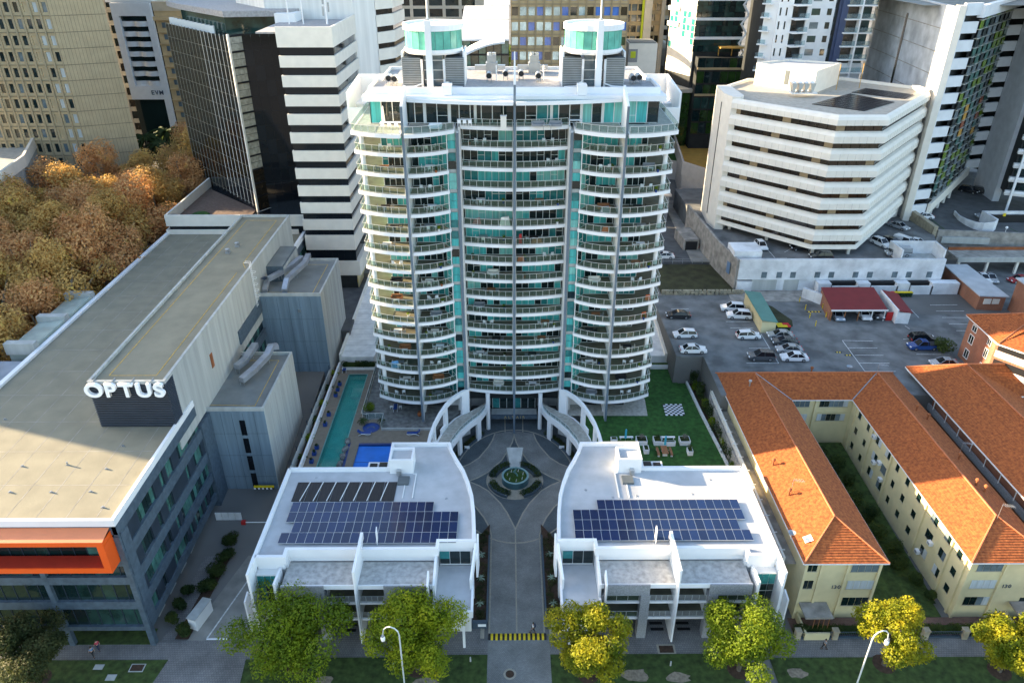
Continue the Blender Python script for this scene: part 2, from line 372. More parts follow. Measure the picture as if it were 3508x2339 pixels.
def text(s, name, mt, parent, m, size, depth=.1, bold=0, spacing=1.0, stretch=1.0):
 out = []; x = 0
 for ch in s:
  cu = bpy.data.curves.new('t', 'FONT'); cu.body = ch; cu.size = size; cu.extrude = depth / 2; cu.offset = bold
  to = bpy.data.objects.new('t', cu); COL.objects.link(to); dg = bpy.context.evaluated_depsgraph_get()
  me = bpy.data.meshes.new_from_object(to.evaluated_get(dg)); me.name = name
  xs = [v.co.x for v in me.vertices]; bpy.data.objects.remove(to)
  x0, x1 = min(xs), max(xs); me.transform(Matrix.Translation((-x0, 0, 0)))
  me.transform(Matrix.Diagonal((stretch, 1, 1, 1))); me.materials.clear(); me.materials.append(M[mt])
  o = bpy.data.objects.new(name, me); link(o, parent, m @ Matrix.Translation((x, 0, 0))); out.append(o)
  x += ((x1 - x0) + size * .12 * spacing) * stretch
 return out, x - size * .12 * spacing * stretch
TXT = Matrix.Rotation(R(90), 4, 'X')                   # stands a text up, facing -Y
def lerp(a, b, t): return a + (b - a) * t
ORD = ['first', 'second', 'third', 'fourth', 'fifth', 'sixth', 'seventh', 'eighth', 'ninth', 'tenth', 'eleventh', 'twelfth', 'thirteenth', 'fourteenth', 'fifteenth', 'sixteenth', 'seventeenth', 'eighteenth', 'nineteenth', 'twentieth']
# ============================================================ GROUND
X0 = 0.93                                              # axis of the tower and its court
def sst(t): t = max(0, min(1, t)); return t
def gz(x, y):
 if x > 34.2 and y < 100: return 0
 if x > 34.2 or (x > 29.5 and y > 112.6) or (x > 22 and y > 151): return 10 if y < 180 else 10 + 2 * sst((y - 180) / 40)
 if x < -33.5: return (8 * sst((y - 75) / 62)) if y < 170 else 8 + 4 * sst((y - 170) / 50)
 return 0 if y < 151 else 9 + 3 * sst((y - 150) / 60)
xs = [-1500, -800, -400, -240] + [-180 + 3 * i for i in range(51)] + [-33.6, -33.4, 21.9, 22.1, 29.4, 29.6, 34.1, 34.3] + [-24 + 3 * i for i in range(16)] + [21.9, 22.1] + [24 + 3 * i for i in range(52)] + [240, 400, 800, 1500]
xs = sorted(set(xs)); ys = [-300, -100, 0, 40, 99.9, 112.5, 112.7, 118.7, 118.9, 150.9, 151.1] + [45 + 2.5 * i for i in range(80)] + [260, 300, 400, 700, 1200, 2500]; ys = sorted(set(ys))
gv = [(x, y, gz(x, y) - .02) for y in ys for x in xs]; nx = len(xs)
gf = [(j * nx + i, j * nx + i + 1, (j + 1) * nx + i + 1, (j + 1) * nx + i) for j in range(len(ys) - 1) for i in range(nx - 1)]
gm = MB(); gm.v = gv; gm.f = gf; gm.build('ground', 'city_ground', kind='structure')
def sheet(name, mt, poly, z, thick=None):
 m = MB()
 if thick: m.prism(poly, z - thick, z)
 else:
  a = sum(poly[i][0] * poly[(i + 1) % len(poly)][1] - poly[(i + 1) % len(poly)][0] * poly[i][1] for i in range(len(poly)))
  m.quad(*[(p[0], p[1], z) for p in (poly if a > 0 else poly[::-1])])
 return m.build(name, mt, kind='structure')
RB = lambda x0, x1, y0, y1: [(x0, y0), (x1, y0), (x1, y1), (x0, y1)]
# verge, footpath and drives along the front
sheet('road', 'asphalt', RB(-90, 110, 40, 50.5), .0)
sheet('lawn', 'grass', RB(-90, -22.5, 50.7, 58.7), .06, .08)
sheet('lawn', 'grass', RB(-14.5, -2.6, 50.7, 59.2), .06, .08)
sheet('lawn', 'grass', RB(-22.5, -14.5, 50.7, 58.9), .055, .07)
sheet('lawn', 'grass', RB(4.9, 27.2, 50.7, 59.2), .06, .08)
sheet('lawn', 'grass', RB(31.0, 110, 50.7, 58.6), .06, .08)
sheet('footpath', 'paver_path', RB(-90, 110, 58.5, 61.3), .02)
sheet('forecourt', 'paver_path', RB(-31, -3.2, 61.3, 66), .03)
sheet('forecourt', 'paver_path', RB(5.2, 34.5, 61.3, 66), .03)
sheet('driveway_apron', 'paver_grey', RB(-2.6, 4.9, 50.6, 61.3), .04)
sheet('driveway', 'drive', [at(1015, 2196), at(830, 2196), at(830, 1860), at(900, 1725), at(925, 1720), (-33.2, 74), (-31.2, 60)][0:0] or [(-39.3, 61.4), (-31.6, 61.4), (-31.6, 92), (-34.8, 92), (-34.9, 80), (-38.5, 66)], .035)
sheet('driveway_apron', 'paver_path', [(-42, 50.6), (-30.5, 50.6), (-31.6, 61.4), (-40, 61.4)], .07)
sheet('side_path', 'paver_path', [(-42.4, 61.4), (-40.2, 61.4), (-38.9, 80), (-42.0, 80)], .03)
# court: ellipse of pavers with leaf shaped pattern
ea, eb, ey = 9.7, 13.5, 91.1
def ell(a, b, n=48, cy=ey): return [(X0 + a * math.cos(2 * math.pi * i / n), cy + b * math.sin(2 * math.pi * i / n)) for i in range(n)]
sheet('court_apron', 'paver_dark', RB(-12, 14, 76, 108), .012)
sheet('court_paving', 'paver_dark', ell(ea, eb), .02)
sheet('entry_drive', 'paver_grey', RB(X0 - 3.45, X0 + 3.45, 61.2, 79.2), .026)
def arcpts(p, q, bulge, n=14):                          # arc from p to q pushed sideways by bulge
 p, q = Vector(p), Vector(q); d = q - p; nrm = Vector((d.y, -d.x)).normalized()
 return [tuple(p.lerp(q, i / n) + nrm * bulge * (1 - (2 * i / n - 1) ** 2)) for i in range(n + 1)]
for s in (-1, 1):
 mx = lambda pts: [(X0 + s * (x), y) for x, y in pts]
 up_in = [(0, 103.0), (.35, 101), (.95, 99.1), (2.1, 96.2), (4.3, 93.2), (5.8, 91.9), (7.25, 91.0)]; up_out = [(3.3, 103.5), (3.7, 101.6), (4.3, 99.9), (5.8, 96.9), (7.3, 95.3), (8.9, 94.3)]
 sheet('court_leaf', 'paver_grey', mx(up_in + [(9.6, 90.9)] + up_out[::-1] + [(0, 104.4)]), .03)
 lo_in = [(7.25, 91.0), (5.6, 90), (4.1, 88.7), (2.2, 85.9), (1.2, 83.8), (0, 80.4)]; lo_out = [(9.2, 88.0), (7.6, 87.0), (5.88, 85.07), (4.57, 82.75), (3.8, 80.8), (3.45, 79.2)]
 sheet('court_leaf', 'paver_grey', mx([(9.6, 91)] + lo_in[:] + [(0, 78.6), (3.45, 78.6)] + lo_out[::-1]), .03)
 b = MB()
 for pts in (up_in, up_out, lo_in, lo_out, [(3.45, 79.2), (3.4, 62.3)]): b.strip(mx(pts), .11, .02, .042)
 b.build('paving_border', 'border_stone', kind='structure')
b = MB(); b.strip(ell(ea, eb), .11, .02, .038, closed=True); b.strip([(X0, 62.3), (X0, 80.6)], .1, .03, .046); b.strip([(X0, 104.4), (X0, 103)], .1, .03, .046)
b.strip([(X0 - 1.55, 103.9), (X0 - 1.6, 109)], .09, .02, .05); b.strip([(X0 + 1.5, 103.9), (X0 + 1.55, 109)], .09, .02, .05)
b.build('paving_border', 'border_stone', kind='structure')
for sx in (X0 - 4.5, X0 + 4.0): sheet('tactile_path', 'border_stone', RB(sx, sx + .5, 61.5, 63.4), .045)
# lots behind
sheet('car_park', 'asphalt', [(34.4, 100.2), (120, 100.2), (120, 128.5), (74.5, 128.5), (74.5, 139.4), (44.6, 137.2), (29.5, 137.2), (29.6, 113.2), (30.4, 112.6), (34.4, 112.6)], 10.02, .3)
sheet('upper_lot', 'asphalt_new', RB(28, 50, 152.9, 215), 10.6, .8)
sheet('lawn', 'dry_lawn', [(31.5, 138.2), (48.3, 138.2), (48.6, 152.3), (31.5, 152.3)], 10.35, .5)
sheet('side_lane', 'asphalt_new', [(-36, 126), (-30.6, 126), (-30.6, 175), (-40, 175), (-37.5, 142)], 8.05, 8)
def lines(name, segs, z, mt='line_white', w=.055):
 b = MB()
 for p, q in segs: b.strip([p, q], w, z - .01, z)
 return b.build(name, mt, kind='structure')
c7 = lambda x, y, z=10.03: at(2250 + x * .5349, 600 + y * .5349, z)
seg = [((1190, 1058), (1385, 1062)), ((1225, 1105), (1412, 1106)), ((1270, 1152), (1452, 1153)), ((1298, 1202), (1490, 1204)), ((1330, 1255), (1530, 1256)), ((1188, 1058), (1335, 1258)),
 ((1750, 832), (1925, 830)), ((1788, 870), (1968, 870)), ((1828, 911), (2010, 912)), ((1872, 952), (1990, 954)), ((1920, 995), (1998, 996)), ((1578, 1050), (1630, 1050)), ((1662, 1146), (1875, 1148)), ((1735, 1198), (1800, 1199)),
 ((668, 1018), (780, 1203)), ((575, 1203), (780, 1204)), ((442, 938), (600, 938)), ((470, 978), (620, 978)), ((92, 856), (205, 856)), ((590, 1108), (720, 1108)), ((1630, 862), (1678, 912)), ((1590, 965), (1620, 985))]
lines('bay_line', [(c7(*a), c7(*b)) for a, b in seg], 10.035)
lines('yellow_hatching', [(at(2250 + a[0] * .67, 350 + a[1] * .67, 10.62), at(2250 + b[0] * .67, 350 + b[1] * .67, 10.62)) for a, b in
 [((62, 545), (120, 528)), ((65, 575), (140, 535)), ((75, 600), (158, 535)), ((108, 598), (170, 545)), ((62, 545), (75, 600)), ((75, 600), (150, 592)), ((158, 520), (182, 558))]], 10.63, 'line_yellow', .09)
# ============================================================ TOWER
tower = thing('apartment_tower', 'tall white apartment tower with curved glass balconies and two teal rooftop drums', 'apartment tower', (X0, 110, 0))
NS, ST, ZB = 16, 2.91, 7.6
def slabz(k): return ZB + ST * k
TOP = [0]
def wy(x): return 101.3 + (.042 if x > 15.1 else .062) * (x - 15.1) ** 2 - TOP[0]
def cyy(x): return 104.3 + 1.1 * (x / 7.7) ** 2
def arc(f, a, b, n=8): return [(a + (b - a) * i / n, f(a + (b - a) * i / n)) for i in range(n + 1)]
OUT = 22.4
rails = Pieces('glass_panel', 'rail_glass', tower)
panes = Pieces('window_pane', 'glass_dark', tower)
frames = MB(); rposts = MB(); fins_s = None
def rail(pts, z, step=1.12, parent=tower, P=rails, acc=None, h=1.02):
 b = acc or MB()
 b.strip(pts, .028, z + h - .05, z + h); b.strip(pts, .02, z + .1, z + .14)
 seg = [(Vector(pts[i]), Vector(pts[i + 1])) for i in range(len(pts) - 1)]; L = [(q - p).length for p, q in seg]; T = sum(L); n = max(1, round(T / step)); P0 = []
 for i in range(n + 1):
  t = T * i / n; j = 0
  while j < len(seg) - 1 and t > L[j]: t -= L[j]; j += 1
  P0.append(seg[j][0].lerp(seg[j][1], min(1, t / L[j])))
 for i, p in enumerate(P0):
  b.box(p.x - .026, p.x + .026, p.y - .026, p.y + .026, z, z + h - .05)
  if i < n:
   F = Fr(p, P0[i + 1]); P.add(F, .04, F.L - .04, -.006, .006, z + .15, z + h - .06)
 return b
def glazing(F, u0, u1, z0, z1, n, curt, P=panes, mull=.035):
 w = (u1 - u0) / n; split = [rnd.random() < .3 for _ in range(n)]
 run = None
 for i in range(n):
  if run is None or rnd.random() < .55: run = rnd.random()
  mt = 'curtain_teal' if run < curt * .45 else 'curtain_pale' if run < curt * .6 else 'glass_teal' if run < curt else 'glass_dark'
  P.add(F, u0 + i * w + mull, u0 + (i + 1) * w - mull, -.05, 0, z0 + .06, z1 - .06, mt)
  frames.fb(F, u0 + i * w - mull, u0 + i * w + mull, -.06, .05, z0, z1)
  if split[i]: frames.fb(F, u0 + i * w + mull, u0 + (i + 1) * w - mull, .001, .04, z0 + 1.0, z0 + 1.06)
 frames.fb(F, u1 - mull, u1 + mull, -.06, .05, z0, z1)
 frames.fb(F, u0, u1, -.058, .048, z0 + .001, z0 + .06); frames.fb(F, u0, u1, -.058, .048, z1 - .06, z1 - .001)
core = MB(); side_wall = MB()
bay_names = {}
for k in range(NS):
 z = slabz(k); zt = z + .5; top = (k == NS - 1); TOP[0] = 1.3 * top
 for s in (-1, 1):
  mx = lambda pts: [(X0 + s * x, y) for x, y in pts]
  o = [(15.35, 106)] + arc(wy, 15.35, OUT, 8) + [(OUT + .1, 118.5), (19, 118.5), (19, 106)]
  i_ = arc(wy, 9.3, 14.85, 7) + [(14.85, 106), (9.3, 106)]
  c = arc(cyy, .22, 7.6, 6) + [(7.6, 108.2), (.22, 108.2)]
  if top:
   i_ = arc(wy, 8.3, 14.85, 7) + [(14.85, 107), (8.3, 107)]
  for nm, pl in (('outer', o), ('inner', i_), ('centre', c)):
   pl = mx(pl); b = MB().prism(pl, z, zt); sl = b.build('balcony_slab', 'white', tower)
   f = MB().prism(offset(pl if s > 0 else pl[::-1], .12, True), zt + .002, zt + .03); f.build('balcony_floor', 'travertine' if top else 'balcony_tile', sl)
  rail(mx([(15.4, wy(15.4) + .08)] + arc(lambda x: wy(x) + .08, 15.6, OUT - .1, 7) + [(OUT - .02, 110.5), (OUT, 118.3)]), zt).build('railing', 'rail', tower)
  rail(mx(arc(lambda x: wy(x) + .08, 9.45 if not top else 8.4, 14.8, 7)), zt).build('railing', 'rail', tower)
  rail(mx(arc(lambda x: cyy(x) + .08, .3, 7.5, 6)), zt).build('railing', 'rail', tower)
  if not top:
   ct = .34 + .35 * (s > 0) * (k % 3 == 0)
   F = Fr(mx([(.25, 107.6)])[0], mx([(7.4, 107.6)])[0]) if s > 0 else Fr(mx([(7.4, 107.6)])[0], mx([(.25, 107.6)])[0])
   glazing(F, 0, F.L, zt + .03, z + ST, 7, .5)
   F = Fr(mx([(10.9, 105.5)])[0], mx([(14.7, 105.5)])[0]) if s > 0 else Fr(mx([(14.7, 105.5)])[0], mx([(10.9, 105.5)])[0])
   glazing(F, 0, F.L, zt + .03, z + ST, 4, .45)
   F = Fr(mx([(9.45, 103.3)])[0], mx([(10.9, 105.5)])[0]) if s > 0 else Fr(mx([(10.9, 105.5)])[0], mx([(9.45, 103.3)])[0])
   glazing(F, 0, F.L, zt + .03, z + ST, 2, .85)
   F = Fr(mx([(15.5, 105.5)])[0], mx([(18.9, 105.5)])[0]) if s > 0 else Fr(mx([(18.9, 105.5)])[0], mx([(15.5, 105.5)])[0])
   glazing(F, 0, F.L, zt + .03, z + ST, 4, .45 if s > 0 else .7)
   F = Fr(mx([(18.9, 105.5)])[0], mx([(18.9, 118)])[0]) if s > 0 else Fr(mx([(18.9, 118)])[0], mx([(18.9, 105.5)])[0])
   glazing(F, 0, F.L, zt + .03, z + ST, 9, .6)
   F = Fr(mx([(8.25, 103.9)])[0], mx([(9.4, 103.9)])[0]) if s > 0 else Fr(mx([(9.4, 103.9)])[0], mx([(8.25, 103.9)])[0])
   for q, (za, zb) in enumerate(((zt + .03, zt + 1.15), (zt + 1.2, z + ST - .05))):
    panes.add(F, .04, F.L - .04, -.05, 0, za, zb, rnd.choice(['curtain_teal', 'curtain_teal', 'curtain_pale', 'glass_teal', 'glass_dark']))
   bpiece('spandrel', 'concrete_pale', tower, *sorted((X0 + s * 8.25, X0 + s * 9.4)), 103.86, 104.1, z + .05, zt + .03)
  xc = X0 + s * 21.3
  if not top: MB().lathe([(0, zt), (.33, zt), (.33, z + ST), (0, z + ST)], xc, 103.9 + (.0), 14).build('column', 'white', tower, smooth=False)
TOP[0] = 0
core.box(X0 - 18.8, X0 - 15.0, 105.6, 120, 4.5, slabz(15)).box(X0 - 15, X0 - 11, 105.65, 120, 4.5, slabz(15)).box(X0 - 11, X0 + 11, 107.75, 120, 4.5, slabz(15)).box(X0 + 11, X0 + 15, 105.65, 120, 4.5, slabz(15)).box(X0 + 15.0, X0 + 18.8, 105.6, 120, 4.5, slabz(15))
core.build('interior', 'dark_room', tower)
b = MB()
for s in (-1, 1):
 a, c = sorted((X0 + s * 7.95, X0 + s * 9.4)); b.box(a, c, 104.15, 107.74, 4.5, slabz(15)); a, c = sorted((X0 + s * 9.41, X0 + s * 10.9)); b.box(a, c, 105.7, 107.74, 4.5, slabz(15))
 a, c = sorted((X0 + s * 7.62, X0 + s * 7.92)); b.box(a, c, 104.9, 107.7, 4.5, slabz(15) + .4)
 a, c = sorted((X0 + s * 14.87, X0 + s * 15.33)); b.box(a, c, 103.6, 105.58, 4.5, slabz(15))
b.box(X0 - .2, X0 + .2, 104.7, 107.7, slabz(0), slabz(15)); b.box(X0 - 18.8, X0 + 18.8, 119.9, 120.2, 4.5, slabz(15)); b.build('party_wall', 'white_old', tower)
frames.build('window_frame', 'frame_white', tower)
rails_tw, panes_tw = rails, panes
# the tall blades that cut the facade
for s in (-1, 1):
 x = X0 + s * 15.1
 b = MB(); prof = [(100.95, 4.5), (101.9, 4.5), (104.2, 8), (104.2, 51), (105.6, 51.8), (105.6, 57.1), (100.95, 55.3)]
 n = len(prof); b.v = [(x - .16, p[0], p[1]) for p in prof] + [(x + .16, p[0], p[1]) for p in prof]
 b.f = [tuple(range(n)), tuple(reversed(range(n, 2 * n)))] + [(i, (i + 1) % n, n + (i + 1) % n, n + i)[::-1] for i in range(n)]
 b.build('blade_wall', 'white', tower)
 bpiece('blade_edge', 'blade_slate', tower, x - .17, x + .17, 100.78, 100.948, 4.5, 55.2)
 x = X0 + s * 7.95
 bpiece('blade_wall', 'white', tower, x - .15, x + .15, 103.55, 104.8, 6.8, 51.2); bpiece('blade_edge', 'blade_slate', tower, x - .2, x + .2, 103.4, 103.547, 8.2, 51.15)
bpiece('blade_edge', 'blade_slate', tower, X0 - .16, X0 + .16, 103.45, 103.6, .03, 57.5); bpiece('blade_wall', 'white', tower, X0 - .15, X0 + .15, 103.603, 104.7, 7, 57.4)
MB().quad((X0 - .15, 103.6, 57.4), (X0 + .15, 103.6, 57.4), (X0 + .08, 104.9, 61.5), (X0 - .08, 104.9, 61.5)).quad((X0 - .15, 105, 57.4), (X0 - .15, 103.6, 57.4), (X0 - .08, 104.9, 61.5), (X0 - .08, 105, 61.5)).quad((X0 + .15, 103.6, 57.4), (X0 + .15, 105, 57.4), (X0 + .08, 105, 61.5), (X0 + .08, 104.9, 61.5)).quad((X0 + .15, 105, 57.4), (X0 - .15, 105, 57.4), (X0 - .08, 105, 61.5), (X0 + .08, 105, 61.5)).build('blade_tip', 'white', tower)
# penthouse
zt = slabz(15) + .5; zr = 55.0
MB().box(X0 - 20.0, X0 + 20.0, 106.75, 119, zt + .03, zr).build('interior', 'dark_room', tower)
frames = MB()
pps = Pieces('window_pane', 'glass_dark', tower)
F = Fr((X0 - 20.2, 106.6), (X0 + 20.2, 106.6)); glazing(F, 0, F.L, zt + .05, zr, 26, .5, pps, .06)
for s in (-1, 1):
 F = Fr((X0 + 20.2, 106.6), (X0 + 20.2, 118.8)) if s > 0 else Fr((X0 - 20.2, 118.8), (X0 - 20.2, 106.6)); glazing(F, 0, F.L, zt + .05, zr, 7, .5, pps, .05)
for x in (-12.6, -9.1, -5.5, 5.2, 9.4, 12.4): frames.box(X0 + x - .2, X0 + x + .2, 106.4, 106.54, zt + .05, zr)
frames.build('window_frame', 'frame_white', tower); pps.flush()
# side terrace walls, roof slab, parapets
b = MB()
for s in (-1, 1):
 p = [(X0 + s * 21.2, 118.6), (X0 + s * 24.6, 118.6), (X0 + s * 24.6, 124.5), (X0 + s * 21.2, 124.5)]; b.prism(p, 51.3, 52.0)
 b.strip([(X0 + s * 24.7, 113.5), (X0 + s * 24.7, 124.6), (X0 + s * 19.0, 124.6)], .15, [50.2, 50.2, 50.2], [54.6, 55.4, 55.4])
 a, c = sorted((X0 + s * 22.6, X0 + s * 24.8)); b.box(a, c, 113.3, 113.55, 50.2, 52.5)
b.build('terrace_wall', 'white', tower)
MB().box(X0 - 21, X0 + 21, 105.2, 106.7, zr + .001, zr + .75).box(X0 - 21, X0 + 21, 106.7, 113.6, zr + .001, zr + .62).box(X0 - 20.3, X0 + 20.3, 113.6, 124.3, zr + .001, zr + .62).build('roof_slab', 'white', tower)
MB().box(X0 - 20, X0 + 20, 106.9, 113.3, zr + .63, zr + 1.2).box(X0 - 19.4, X0 + 19.4, 113.3, 123.9, zr + .63, zr + 1.2).build('roof_deck', 'gravel_roof', tower)
RZ = zr + 1.2
b = MB(); b.strip([(X0 - 20.15, 106.8), (X0 + 20.15, 106.8), (X0 + 20.15, 113.6), (X0 + 19.5, 113.6), (X0 + 19.5, 124.1), (X0 - 19.5, 124.1), (X0 - 19.5, 113.6), (X0 - 20.15, 113.6)], .14, RZ - .6, RZ + .42, closed=True)
b.build('parapet', 'white', tower)
# curved canopy over the middle of the terrace
for s in (-1, 1):
 pts = [(X0 + s * (.2 + (14.6) * i / 10), 102.9 + 2.3 * (i / 10) ** 1.7) for i in range(11)]
 b = MB(); b.strip(pts, .12, zr - .05, zr + .42); b.build('canopy_edge', 'white', tower)
 b = MB()
 for i in range(0, 10):
  x, y = pts[i]; b.box(x - .04, x + .04, y + .12, 105.19, zr + .02, zr + .22)
 b.build('canopy_rib', 'white', tower)
 m = MB(); m.prism(pts + [(pts[-1][0], 105.18), (pts[0][0], 105.18)], zr + .24, zr + .30); m.build('canopy_sheet', 'clear_glass' if s > 0 else 'white', tower)
# roof plant
def fan(x, y, label):
 t = thing('roof_fan', label, 'exhaust fan', (x, y, RZ), group='cylindrical exhaust fans on the tower roof')
 b = MB(); b.tube([(x, y - .9, RZ + .95), (x, y + .9, RZ + .95)], .42, 16, cap=False); b.tube([(x, y - 1.0, RZ + .95), (x, y - .9, RZ + .95)], .5, 16, cap=False); b.tube([(x, y + .9, RZ + .95), (x, y + 1.3, RZ + .6)], .42, 16); b.build('duct', 'metal', t)
 MB().tube([(x, y - .86, RZ + .95), (x, y - .84, RZ + .95)], .36, 14).build('fan_mouth', 'black', t)
 b = MB()
 for dx in (-.3, .3):
  for dy in (-.7, .6): b.box(x + dx - .04, x + dx + .04, y + dy - .04, y + dy + .04, RZ, RZ + .62)
 b.build('stand', 'metal_grey', t); return t
c3 = lambda x, y, z: at(1200 + x * .48895, y * .48895, z)
fl = ['leftmost fan of the pair at the left roof edge', 'right fan of the pair at the left roof edge', 'fan in front of the left white pylon', 'fan right of the left louvred box', 'fan left of the roof centre, below an air handling unit', 'fan just left of the centre blade', 'fan just right of the centre blade', 'fan below the right air handling unit', 'fan left of the right white pylon', 'fan right of the right white pylon', 'left fan of the pair at the right roof edge', 'rightmost fan on the roof']
for (px, py), l in zip([(272, 598), (312, 603), (598, 600), (752, 600), (972, 580), (1088, 565), (1197, 565), (1318, 580), (1537, 600), (1692, 600), (1980, 597), (2022, 592)], fl):
 x, y = c3(px, py, RZ); fan(x, y + .7, 'grey metal ' + l)
for (px, l) in ((990, 'left'), (1290, 'right')):
 x, y = c3(px, 520, RZ); y += 1.6; t = thing('air_handler', 'stacked metal air handling unit, the %s one behind the fans' % l, 'air handler', (x, y, RZ))
 MB().box(x - .9, x + .9, y - 1, y + 1, RZ, RZ + 1.5).box(x - .7, x + .7, y - .8, y + .8, RZ + 1.5, RZ + 2.6).build('casing', 'metal_grey', t)
 MB().box(x - 2.6, x - .9, y - .6, y + .4, RZ + .5, RZ + 1.1).box(x + .9, x + 2.1, y - .6, y + .4, RZ + .5, RZ + 1.1).build('duct', 'metal', t)
 MB().lathe([(0, RZ + 2.9), (.35, RZ + 2.9), (.35, RZ + 2.6)], x - .3, y, 10).lathe([(0, RZ + 2.9), (.35, RZ + 2.9), (.35, RZ + 2.6)], x + .35, y, 10).build('cowl', 'metal', t)
for s, cx in ((-1, c3(588, 570, RZ)[0]), (1, c3(1703, 570, RZ)[0])):
 yc = 112.2; ctr = cx + (.35 if s < 0 else -.5)
 for x0, x1, nm in ((-4.3, -1.75, 0), (1.75, 4.3, 1)):
  MB().box(ctr + x0, ctr + x1, 109.4, 115.5, RZ, RZ + 3.9).build('plant_room', 'louvre_dark', tower)
  q = MB()
  for j in range(16): q.box(ctr + x0 - .04, ctr + x1 + .04, 109.3, 109.398, RZ + .15 + j * .235, RZ + .27 + j * .235)
  q.build('louvre', 'metal_grey', tower, kind='stuff')
  MB().box(ctr + (x0 if nm == 0 else x1) - .12, ctr + (x0 if nm == 0 else x1) + .12, 109.7, 115.8, RZ, RZ + 4.6).build('plant_wall', 'white', tower)
 MB().box(ctr - 1.3, ctr + 1.3, 110.1, 114, RZ, RZ + 4.4).build('lift_core', 'glass_greyblue', tower)
 q = MB()
 for j in range(3): q.box(ctr - 1.32, ctr + 1.32, 110.02, 110.098, RZ + 1.3 * j + .8, RZ + 1.3 * j + .9)
 q.build('window_frame', 'frame_white', tower)
 for dx in (-1.55, 1.55):
  MB().box(ctr + dx - .15, ctr + dx + .15, 109.1, 109.5, RZ, RZ + 3.7).build('downpipe_case', 'white', tower)
  sg = 1 if dx > 0 else -1
  MB().tube([(ctr + dx, 109.0, RZ + 2.4), (ctr + dx, 109.0, RZ + .5), (ctr + dx + sg * 1.1, 108.4, RZ + .2), (ctr + dx + sg * 2.6, 108.2, RZ + .15)], .12, 8).build('roof_pipe', 'white', tower)
 d = thing('roof_drum', 'round teal glass drum with white cap on the %s side of the tower roof' % ('left' if s < 0 else 'right'), 'roof drum', (ctr, yc, RZ), group='teal glass drums on the tower roof')
 MB().lathe([(0, RZ + 4.35), (4.0, RZ + 4.35), (4.15, RZ + 4.6), (4.15, RZ + 5.0), (0, RZ + 5.0)], ctr, yc, 40).build('drum_base', 'white', d)
 for i in range(22):
  a = 2 * math.pi * i / 22; a2 = 2 * math.pi * (i + 1) / 22
  Fq = Fr((ctr + 4 * math.cos(a), yc + 4 * math.sin(a)), (ctr + 4 * math.cos(a2), yc + 4 * math.sin(a2))); piece('glass_panel', 'drum_glass', d, Fq, .03, Fq.L - .03, -.04, .02, RZ + 5.0, RZ + 7.4)
 MB().lathe([(3.85, RZ + 5.0), (3.85, RZ + 7.4)], ctr, yc, 40).build('lining', 'curtain_white', d)
 MB().lathe([(3.9, RZ + 7.4), (4.25, RZ + 7.4), (4.25, RZ + 8.15), (3.95, RZ + 8.15), (3.95, RZ + 7.9), (0, RZ + 7.95)], ctr, yc, 40).build('cap', 'white', d)
 bpiece('pylon', 'white', tower, cx - .42, cx + .42, 107.6, 108.6, RZ, RZ + 8.8)
 t = thing('flagpole', 'slender white mast rising from the %s pylon' % ('left' if s < 0 else 'right'), 'mast', (cx, 108.3, RZ + 8.8));
 MB().tube([(cx, 108.3, RZ + 8.8), (cx, 108.3, RZ + 20)], .11, 8, r1=.05).build('pole', 'white', t); MB().box(cx - .25, cx + .25, 108.05, 108.55, RZ + 8.8, RZ + 9.0).build('foot', 'metal', t)
 x = X0 + s * 9.3; t = thing('chute_hood', 'white curved duct hood over the %s roof edge' % ('left' if s < 0 else 'right'), 'duct hood', (x, 106, RZ))
 MB().box(x - .65, x + .65, 105.4, 107.3, RZ - .4, RZ + .9).build('hood', 'white', t); MB().tube([(x, 107.2, RZ + .7), (x + .3, 108.4, RZ + .5)], .4, 10).build('duct', 'metal', t)
for x in (-2.6, 4.3): t = tag(MB().tube([(X0 + x, 114, RZ), (X0 + x, 114, RZ + 2.2)], .09, 8).build('vent_pipe', 'white'), 'slim white vent pipe standing %s the roof fans' % ('left among' if x < 0 else 'right among'), 'vent pipe')
